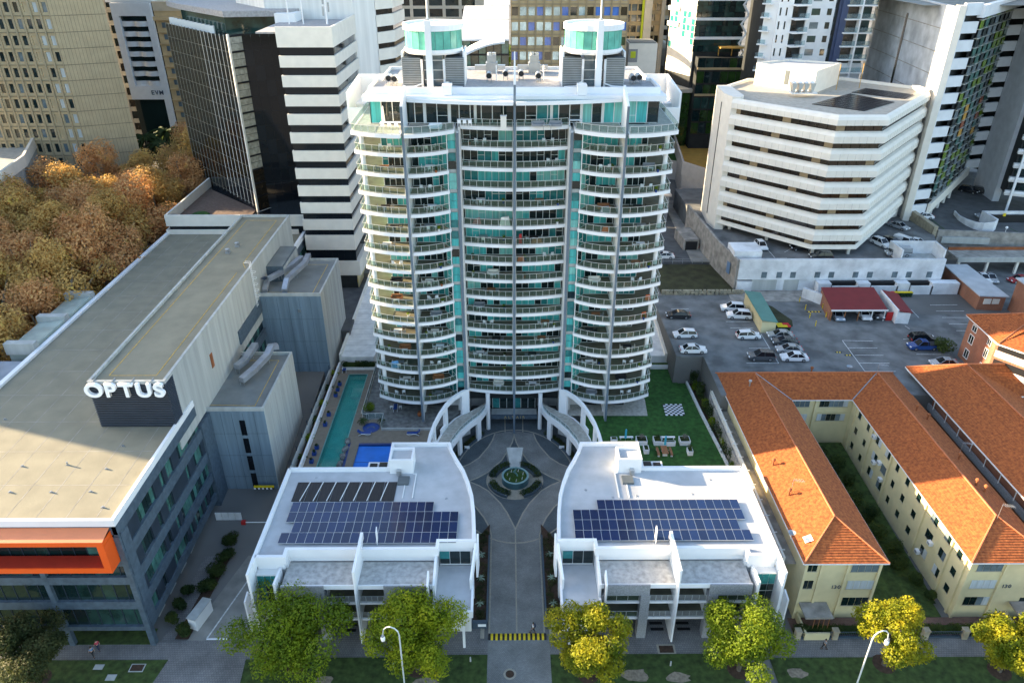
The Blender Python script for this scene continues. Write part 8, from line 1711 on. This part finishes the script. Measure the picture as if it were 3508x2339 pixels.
for i, (x, y, l) in enumerate(((-31.0, 53.6, 'small white street sign on the left verge'), (-19.5, 52.6, 'yellow stake marker on the left verge'), (-39, 53.3, 'yellow stake before the office verge covers'))):
 t = thing('verge_sign', l, 'sign', (x, y, 0)); MB().tube([(x, y, 0), (x, y, 1.5 if i == 0 else .9)], .05, 6).build('post', 'metal' if i == 0 else 'bin_yellow', t); bpiece('plate', 'letter_white' if i == 0 else 'bin_yellow', t, x - (.35 if i == 0 else .1), x + (.35 if i == 0 else .1), y - .07, y - .05, 1.1 if i == 0 else .6, 1.75 if i == 0 else 1.0)
# ============================================================ PEOPLE
def person(x, y, rz, top, bottom, label, hair='hair', bag=None, stride=.28, arm=.2, z=.03):
 t = thing('person', label, 'person', (x, y, z), rz); B = WM[t.name]
 def skin(name, verts, edges, rad, mt):
  me = bpy.data.meshes.new(name); me.from_pydata(verts, edges, []); o = bpy.data.objects.new(name, me);
  link(o, t, B.copy());
  md = o.modifiers.new('skin', 'SKIN'); md.use_smooth_shade = True
  for v, r_ in zip(me.skin_vertices[0].data, rad): v.radius = (r_, r_ * .85)
  me.skin_vertices[0].data[0].use_root = True; s = o.modifiers.new('sub', 'SUBSURF'); s.levels = 1; s.render_levels = 1; me.materials.append(M[mt]); return o
 h = [(0, 0, .95), (0, 0, 1.15), (0, 0, 1.38), (0, 0, 1.50), (0, 0, 1.60), (0, .01, 1.72)]
 V = list(h); E = [(0, 1), (1, 2), (2, 3), (3, 4), (4, 5)]; Rr = [.15, .13, .15, .06, .09, .085]
 for s in (-1, 1):
  k = len(V); V += [(s * .10, 0, .90), (s * .10, s * stride * .5 + .02, .50), (s * .10, s * stride, .10), (s * .10, s * stride + .14, .05)]; Rr += [.10, .07, .045, .04]; E += [(0, k), (k, k + 1), (k + 1, k + 2), (k + 2, k + 3)]
  k = len(V); V += [(s * .19, 0, 1.40), (s * .24, -s * arm * .4, 1.13), (s * .23, -s * arm + .06, .90), (s * .22, -s * arm + .12, .82)]; Rr += [.06, .045, .035, .035]; E += [(2, k), (k, k + 1), (k + 1, k + 2), (k + 2, k + 3)]
 skin('body', V, E, Rr, 'skin')
 Vs = [(0, 0, .98), (0, 0, 1.18), (0, 0, 1.40)]; Es = [(0, 1), (1, 2)]; Rs = [.175, .155, .17]
 for s in (-1, 1): k = len(Vs); Vs += [(s * .19, 0, 1.40), (s * .24, -s * arm * .4, 1.16)]; Rs += [.08, .065]; Es += [(2, k), (k, k + 1)]
 skin('shirt', Vs, Es, Rs, top)
 Vs = [(0, 0, .96)]; Es = []; Rs = [.165]
 for s in (-1, 1): k = len(Vs); Vs += [(s * .10, 0, .88), (s * .10, s * stride * .5 + .02, .50), (s * .10, s * stride, .14)]; Rs += [.115, .085, .06]; Es += [(0, k), (k, k + 1), (k + 1, k + 2)]
 skin('trousers', Vs, Es, Rs, bottom)
 m = MB().lathe([(.01, 1.83), (.07, 1.80), (.105, 1.72), (.10, 1.63)], 0, -.015, 10); link(bpy.data.objects.new('hair', m.mesh('hair', hair, smooth=True)), t, B.copy())
 m = MB().box(-.05, .05, .085, .1, 1.60, 1.62).box(-.012, .012, .085, .115, 1.64, 1.68)
 for s in (-1, 1): m.box(s * .035 - .012, s * .035 + .012, .085, .098, 1.69, 1.705); k = m.box(s * .1 - .01, s * .1 + .01, -.01, .02, 1.64, 1.7)
 link(bpy.data.objects.new('face', m.mesh('face', 'hair')), t, B.copy())
 for s in (-1, 1):
  m = MB()
  for k in range(4): m.tube([(s * .22 + (k - 1.5) * .02, -s * arm + .13, .80), (s * .22 + (k - 1.5) * .021, -s * arm + .145, .745 + abs(k - 1.4) * .01)], .009, 5)
  m.tube([(s * .19, -s * arm + .13, .82), (s * .175, -s * arm + .16, .785)], .01, 5); link(bpy.data.objects.new('fingers', m.mesh('fingers', 'skin')), t, B.copy())
  link(bpy.data.objects.new('shoe', MB().box(s * .10 - .05, s * .10 + .05, s * stride - .06, s * stride + .19, .0, .09).mesh('shoe', 'rubber')), t, B.copy())
 if bag: link(bpy.data.objects.new('backpack', MB().box(-.15, .15, -.32, -.14, 1.0, 1.42).mesh('backpack', bag)), t, B.copy())
 return t
x, y = at(1500 + 800 * .4075, 1700 + 1155 * .4075, 0); person(x, y + .2, R(100), 'cloth_white', 'cloth_black', 'person in white shirt carrying a dark backpack beside the striped speed hump', bag='cloth_navy', z=.05)
x, y = at(790 * .4076, 1700 + 1345 * .4076, 0); person(x, y, R(60), 'cloth_blue', 'cloth_black', 'person in pale blue top and black trousers on the left footpath'); x, y = at(835 * .4076, 1700 + 1290 * .4076, 0); person(x, y, R(60), 'cloth_red', 'cloth_navy', 'person in dark red top walking ahead on the left footpath')
x, y = at(2500 + 600 * .535, 1500 + 1350 * .535, 0); person(x, y, R(-80), 'cloth_grey', 'cloth_black', 'person in grey top walking on the footpath below the stone fence posts')
# ============================================================ TERRACE AND BALCONY FURNITURE
def lounger(x, y, z, rz, label):
 t = thing('sun_lounger', label, 'sun lounger', (x, y, z), rz, 'blue loungers on the pool deck'); B = WM[t.name]
 def P_(name, m, mt): link(bpy.data.objects.new(name, m.mesh(name, mt)), t, B.copy())
 P_('mattress', MB().box(-.6, .95, -.3, .3, .33, .42), 'plastic_blue'); m = MB(); m.v = [(-.6, -.3, .42), (-.6, .3, .42), (-1.1, .3, .9), (-1.1, -.3, .9), (-.68, -.3, .35), (-.68, .3, .35), (-1.18, .3, .84), (-1.18, -.3, .84)]; m.f = [(0, 1, 2, 3), (7, 6, 5, 4), (0, 3, 7, 4), (1, 5, 6, 2), (2, 6, 7, 3)]; P_('backrest', m, 'plastic_blue')
 for s in (-1, 1): P_('frame', MB().tube([(-1.0, s * .33, .05), (-.5, s * .33, .3), (0, s * .33, .28), (.5, s * .33, .08), (.95, s * .33, .3)], .035, 6).tube([(-.6, s * .33, .36), (1.0, s * .33, .36)], .03, 6), 'white')
for px, py, rz, l in ((655, 885, 0, 'blue lounger beside the round spa'), (1085, 885, math.pi, 'blue lounger alone on the pool deck by the curved wall'), (473, 312, R(95), 'blue lounger at the far head of the lap pool'), (928, 655, R(95), 'blue lounger under the tower between two small white tables')): x, y = c5(px, py, DZ); lounger(x, y, DZ + .02, rz, l)
for px, l in ((893, 'left'), (972, 'right')): x, y = c5(px, 650, DZ); t = thing('side_table', 'small white table %s of the lounger under the tower' % l, 'table', (x, y, DZ)); MB().box(x - .25, x + .25, y - .25, y + .25, DZ + .4, DZ + .45).build('table_top', 'white', t); [MB().box(x + a - .025, x + a + .025, y + b_ - .025, y + b_ + .025, DZ, DZ + .4).build('leg', 'white', t) for a in (-.2, .2) for b_ in (-.2, .2)]
for i, (px, py) in enumerate(((428, 430), (410, 478), (392, 528), (330, 700), (297, 790), (223, 995), (200, 1050), (175, 1120))):
 x, y = c5(px, py, DZ + .3); t = thing('plant_pot', 'blue square pot with small plant by the lap pool, %s from the far end' % ORD[i], 'plant pot', (x, y, DZ), group='blue pots along the lap pool'); MB().prism([(x - .3, y - .3), (x + .3, y - .3), (x + .3, y + .3), (x - .3, y + .3)], DZ, DZ + .55).build('pot', 'plastic_blue', t); leaf_cloud([(x, y, DZ + .75, .3)], 90, .09, i, shell=.3).build('plant', 'leaf_hedge', t)
x, y = c5(1143, 720, DZ); t = thing('terracotta_jar', 'tall terracotta jar beside the left blade on the stone terrace', 'jar', (x, y, DZ)); MB().lathe([(.01, DZ), (.2, DZ + .02), (.34, DZ + .35), (.3, DZ + .7), (.15, DZ + .9), (.2, DZ + 1.0)], x, y, 14).build('jar', 'terracotta', t, smooth=True); MB().lathe([(.1, DZ + .95), (.14, DZ + .97)], x, y, 12).build('mouth', 'black', t)
for px, py, R_, l, lf in ((690, 650, 1.6, 'bright green bush in the bed between pool fence and terrace', 'leaf_green'), (635, 760, 1.0, 'palm in a white pot left of the spa', 'leaf_palm'), (800, 760, .7, 'small palm right of the spa planter', 'leaf_palm')): x, y = c5(px, py, DZ + .5); (shrub(x, y, DZ, R_ * .7, 1.8, l, 600, lf, 900, .1) if R_ > 1.2 else palm(x, y, DZ + .3, .4, R_, l, 61, lf, 'potted_palm', 20))
# garden seating group
def planter(x0, x1, y0, y1, label, plant=None):
 t = thing('planter_box', label, 'planter', ((x0 + x1) / 2, (y0 + y1) / 2, DZ), group='white planters on the garden lawn'); MB().box(x0, x1, y0, y1, DZ, DZ + .8).build('box', 'white', t); MB().box(x0 + .1, x1 - .1, y0 + .1, y1 - .1, DZ + .801, DZ + .83).build('soil', 'leaf_hedge', t)
 if plant: cx, cy = (x0 + x1) / 2, (y0 + y1) / 2; (leaf_cloud([(cx, cy, DZ + 1.3, .6)], 260, .07, 9, shell=.2)).build('shrub', plant, t); MB().tube([(cx, cy, DZ + .8), (cx, cy, DZ + 1.3)], .03, 5).build('stem', 'bark', t)
def g6p(px, py, z=DZ + .8): return c6(px, py, z)
for (px0, px1, py, d_, l, pl_) in ((948, 1000, 845, .8, 'small white planter at the left end of the garden group', None), (1158, 1245, 850, 1.5, 'large white planter with a bare shrub, left of the picnic table', 'twig_grey'), (1300, 1365, 850, 1.5, 'white planter with a leafy shrub left of the teal umbrella', 'leaf_dark'), (1515, 1600, 850, 1.5, 'large white planter with a bare shrub, right of the picnic table', 'twig_grey')): x0, y = g6p(px0, py); x1, _ = g6p(px1, py); planter(x0, x1, y - d_ / 2, y + d_ / 2, l, pl_)
for (px0, px1, py, dd, l) in ((1218, 1260, 930, 1.3, 'narrow white planter below the large left planter'), (1365, 1480, 880, .5, 'long low white planter behind the picnic table'), (1580, 1622, 945, 1.2, 'narrow white planter at the right of the garden group')): x0, y = g6p(px0, py, DZ + .6); x1, _ = g6p(px1, py, DZ + .6); planter(x0, x1, y - dd / 2, y + dd / 2, l, 'leaf_dark' if px0 == 1580 else None)
def umbrella(px, py, label): x, y = c6(px, py, DZ); t = thing('closed_umbrella', label, 'umbrella', (x, y, DZ), group='closed teal umbrellas in the garden'); MB().tube([(x, y, DZ), (x, y, DZ + 2.6)], .04, 8).build('pole', 'metal', t); MB().tube([(x, y, DZ + .9), (x, y, DZ + 1.3), (x, y, DZ + 2.5)], .2, 10, r1=.14).build('folded_canopy', 'umbrella_teal', t)
umbrella(1065, 880, 'closed teal umbrella between planters, left one'); umbrella(1390, 935, 'closed teal umbrella standing in the picnic table, right one')
x, y = c6(1390, 950, DZ + .5); t = thing('picnic_table', 'timber topped picnic table on white legs under the closed umbrella', 'table', (x, y, DZ))
MB().box(x - .5, x + .5, y - 1.0, y + 1.0, DZ + .68, DZ + .76).build('table_top', 'timber', t); MB().box(x - .35, x + .35, y - .7, y - .5, DZ, DZ + .67).box(x - .35, x + .35, y + .5, y + .7, DZ, DZ + .67).build('legs', 'white', t, kind=None)
for s, l in ((-1, 'left'), (1, 'right')): bx_ = x + s * 1.0; t = thing('bench', 'timber bench with white legs on the %s side of the picnic table' % l, 'bench', (bx_, y, DZ)); MB().box(bx_ - .2, bx_ + .2, y - 1.0, y + 1.0, DZ + .4, DZ + .48).build('seat', 'timber', t); [MB().box(bx_ - .15, bx_ + .15, yy - .06, yy + .06, DZ, DZ + .39).build('leg', 'white', t) for yy in (y - .8, y + .8)]
for i, (px, l) in enumerate(((1075, 'long slim white bench behind the left umbrella'), (1420, 'long slim white bench behind the right umbrella'))): x, y = c6(px, 833, DZ + .5); t = thing('garden_bench', l, 'bench', (x, y, DZ)); MB().box(x - 1.1, x + 1.1, y - .2, y + .2, DZ + .4, DZ + .48).build('seat', 'white', t); [MB().box(xx - .05, xx + .05, y - .15, y + .15, DZ, DZ + .39).build('leg', 'white', t) for xx in (x - .9, x + .9)]
# balcony furniture: chairs, tables, pots, one thing each
def chair_mesh(mt):
 m = MB().box(-.24, .24, -.24, .24, .40, .45).mesh('seat', mt), MB().box(-.24, .24, .2, .25, .46, .88).mesh('backrest', mt), MB().box(-.02, .02, -.02, .02, 0, .40).mesh('leg', mt); return m
def put_chair(x, y, z, rz, mt, label):
 k = ('chair', mt)
 if k not in _bm: _bm[k] = chair_mesh(mt)
 t = thing('balcony_chair', label, 'chair', (x, y, z), rz, 'chairs on the tower balconies'); B = WM[t.name]
 link(bpy.data.objects.new('seat', _bm[k][0]), t, B.copy()); link(bpy.data.objects.new('backrest', _bm[k][1]), t, B.copy())
 for a in (-.2, .2):
  for b_ in (-.2, .2): link(bpy.data.objects.new('leg', _bm[k][2]), t, B @ Matrix.Translation((a, b_, 0)))
def put_table(x, y, z, mt, label, w=1.3, d_=.75):
 t = thing('balcony_table', label, 'table', (x, y, z), group='tables on the tower balconies'); MB().box(x - w / 2, x + w / 2, y - d_ / 2, y + d_ / 2, z + .68, z + .73).build('table_top', mt, t); [MB().box(x + a * (w / 2 - .08) - .03, x + a * (w / 2 - .08) + .03, y + b_ * (d_ / 2 - .08) - .03, y + b_ * (d_ / 2 - .08) + .03, z, z + .68).build('leg', mt, t) for a in (-1, 1) for b_ in (-1, 1)]
def put_pot(x, y, z, label, seed, mt='cloth_white'):
 t = thing('balcony_plant', label, 'potted plant', (x, y, z), group='potted plants on the tower balconies'); MB().lathe([(.13, z), (.2, z + .35)], x, y, 8).build('pot', mt, t); leaf_cloud([(x, y, z + .65, .32)], 70, .1, seed, shell=.2).build('plant', 'leaf_green' if seed % 2 else 'leaf_hedge', t)
def put_sofa(x, y, z, mt, label):
 t = thing('balcony_sofa', label, 'sofa', (x, y, z), group='sofas on the tower balconies'); MB().box(x - .85, x + .85, y - .35, y + .35, z + .1, z + .42).build('seat', mt, t); MB().box(x - .85, x + .85, y + .2, y + .4, z + .42, z + .8).build('backrest', mt, t); [MB().box(x + s * .85 - .1, x + s * .85 + .1, y - .35, y + .19, z + .42, z + .62).build('armrest', mt, t) for s in (-1, 1)]
rb_ = random.Random(21); BN = {0: 'far left', 1: 'left inner', 2: 'left centre', 3: 'right centre', 4: 'right inner', 5: 'far right'}
for k in range(NS - 1):
 z = slabz(k) + .53; fl_n = ORD[k] + ' balcony up'
 for bay, (xa_, xb_) in enumerate(((-20.5, -16.2), (-14.2, -10.6), (-6.8, -1.2), (1.2, 6.8), (10.6, 14.2), (16.2, 20.5))):
  f = wy if bay in (0, 1, 4, 5) else cyy; cx = rb_.uniform(xa_ + 1.2, xb_ - 1.2); yy = f(abs(cx)) + 1.5; q = rb_.random(); X = X0 + cx; pl_ = '%s in the %s bay' % (fl_n, BN[bay])
  if q < .42:
   mt = rb_.choice(['white', 'timber', 'cloth_black', 'metal_grey', 'white', 'cream_white']); put_table(X, yy, z, mt, '%s table on the %s' % ({'white': 'white', 'timber': 'brown', 'cloth_black': 'black', 'metal_grey': 'grey', 'cream_white': 'cream'}[mt], pl_))
   mc = rb_.choice(['white', mt, 'cloth_grey', 'cream_white']); cn_ = {'white': 'white', 'timber': 'brown', 'cloth_black': 'black', 'metal_grey': 'grey', 'cloth_grey': 'grey', 'cream_white': 'cream'}[mc]
   put_chair(X - .95, yy, z, R(90), mc, '%s chair left of the table, %s' % (cn_, pl_)); put_chair(X + .95, yy, z, R(-90), mc, '%s chair right of the table, %s' % (cn_, pl_))
   if rb_.random() < .6: put_chair(X, yy - .75, z, math.pi, mc, '%s chair in front of the table, %s' % (cn_, pl_))
  elif q < .62: mt = rb_.choice(['cloth_grey', 'cream_white', 'timber', 'cloth_black']); put_sofa(X, yy + .5, z, mt, '%s outdoor sofa on the %s' % ({'cloth_grey': 'grey', 'cream_white': 'cream', 'timber': 'brown', 'cloth_black': 'black'}[mt], pl_)); put_table(X, yy - .5, z - .28, 'white', 'low white table before the sofa, ' + pl_, .9, .5)
  elif q < .8: put_chair(X - .5, yy + .2, z, R(160), 'white', 'white chair facing out, left of a pair, ' + pl_); put_chair(X + .6, yy + .3, z, R(200), 'white', 'white chair facing out, right of a pair, ' + pl_)
  if rb_.random() < .55: put_pot(X0 + (xa_ + .4 if rb_.random() < .5 else xb_ - .4), f(abs(xa_)) + .9, z, 'potted plant at the edge of the ' + pl_, k * 7 + bay, rb_.choice(['cloth_white', 'terracotta', 'plastic_blue']))
z = slabz(15) + .53
put_table(-15.8, 104.0, z, 'white', 'long white dining table on the left of the top terrace', 3.6, .9); [put_chair(-17.2 + i * .95, 103.3, z, math.pi, 'white', 'white chair on the near side of the long terrace table, %s from the left' % ORD[i]) for i in range(4)]
t = thing('folded_umbrella', 'tall folded white umbrella beside the long table on the top terrace', 'umbrella', (-17.2, 104.6, z)); MB().tube([(-17.2, 104.6, z), (-17.2, 104.6, z + 2.8)], .05, 6).build('pole', 'white', t); MB().tube([(-17.2, 104.6, z + .7), (-17.2, 104.6, z + 2.7)], .22, 8, r1=.1).build('folded_canopy', 'cream_white', t)
put_sofa(-9.9, 102.9, z, 'white', 'white covered sofa on the left of the top terrace'); put_table(-9.9, 102.0, z - .3, 'white', 'low white table before the white sofa on the top terrace', 1.4, .6)
put_table(-6.0, 104.4, z + .3, 'white', 'white bar table at the left of the terrace centre', 2.0, .6); [put_chair(-6.7 + i * .75, 103.7, z + .25, math.pi, 'white', 'white bar stool at the bar table, %s from the left' % ORD[i]) for i in range(3)]
bpx = thing('white_cabinet', 'tall white cabinet on the terrace left of the centre blade', 'cabinet', (-.6, 103.4, z)); MB().box(-1.0, -.2, 103.0, 103.7, z, z + 1.7).build('casing', 'cream_white', bpx); MB().box(-1.05, -.15, 102.95, 103.75, z + 1.701, z + 1.75).build('top', 'white', bpx)
put_sofa(4.2, 104.3, z, 'cloth_grey', 'grey sofa left on the terrace right of the centre blade'); put_sofa(6.6, 104.3, z, 'cloth_grey', 'grey sofa right on the terrace right of the centre blade'); put_table(5.4, 103.5, z - .25, 'concrete_pale', 'low grey table between the sofas on the terrace', 1.2, .6); put_table(9.4, 104.8, z + .1, 'white', 'white outdoor kitchen bench right of the terrace sofas', 1.8, .7)
# a few coloured things on the balconies
def balc(k, bx_, depth=.6): f = wy if abs(bx_) > 8.3 else cyy; return X0 + bx_, f(abs(bx_)) + depth, slabz(k) + .53
for (k, bx_, w, d_, h, mt, l, cat, nm) in ((9, .9, .5, .5, 1.5, 'red', 'bright red covered ornament just right of the centre blade', 'ornament', 'red_ornament'), (9, 3.4, 1.8, .8, .75, 'timber', 'warm timber table stacked with chairs right of the centre blade', 'table', 'timber_table'), (8, 1.0, 1.1, .5, .8, 'orange_cloth', 'orange cushioned bench just right of the centre blade', 'bench', 'orange_bench'), (10, 13.2, 1.0, .6, .8, 'orange_cloth', 'orange towel draped on a rack in the right inner bay', 'towel rack', 'towel_rack'), (10, -5.6, 1.3, .7, .9, 'pink_cloth', 'pink cover over furniture in the left centre bay', 'covered furniture', 'covered_furniture'), (10, -1.4, 1.6, 1.0, 1.3, 'cream_white', 'large cream covered umbrella left of the centre blade', 'covered furniture', 'covered_furniture'), (2, -19.2, 1.4, .6, 1.2, 'towel_blue', 'blue towels hanging in the far left bay low down', 'towels', 'towels'), (11, 13.0, 1.4, .9, .9, 'cloth_grey', 'grey covered furniture heap in the right inner bay', 'covered furniture', 'covered_furniture'), (6, 20.6, .9, .2, 1.0, 'orange_cloth', 'orange cloth hung on the far right balcony rail', 'cloth', 'hung_cloth'), (5, 20.2, .9, .5, 1.0, 'orange_cloth', 'orange surfboard rack in the far right bay', 'rack', 'board_rack')):
 x, y, z = balc(k, bx_); t = thing(nm, l, cat, (x, y, z)); m = MB(); m.v = [(x - w / 2, y - d_ / 2, z), (x + w / 2, y - d_ / 2, z), (x + w / 2, y + d_ / 2, z), (x - w / 2, y + d_ / 2, z), (x - w * .35, y - d_ * .3, z + h), (x + w * .38, y - d_ * .3, z + h * .9), (x + w * .36, y + d_ * .3, z + h), (x - w * .3, y + d_ * .3, z + h * .85)]; m.f = [(0, 1, 5, 4), (1, 2, 6, 5), (2, 3, 7, 6), (3, 0, 4, 7), (4, 5, 6, 7)]; m.build('cover', mt, t); MB().box(x - w / 2, x + w / 2, y - d_ / 2, y + d_ / 2, z - .0, z + .04).build('base', 'metal_grey', t)
rails_tw.flush(); panes_tw.flush()
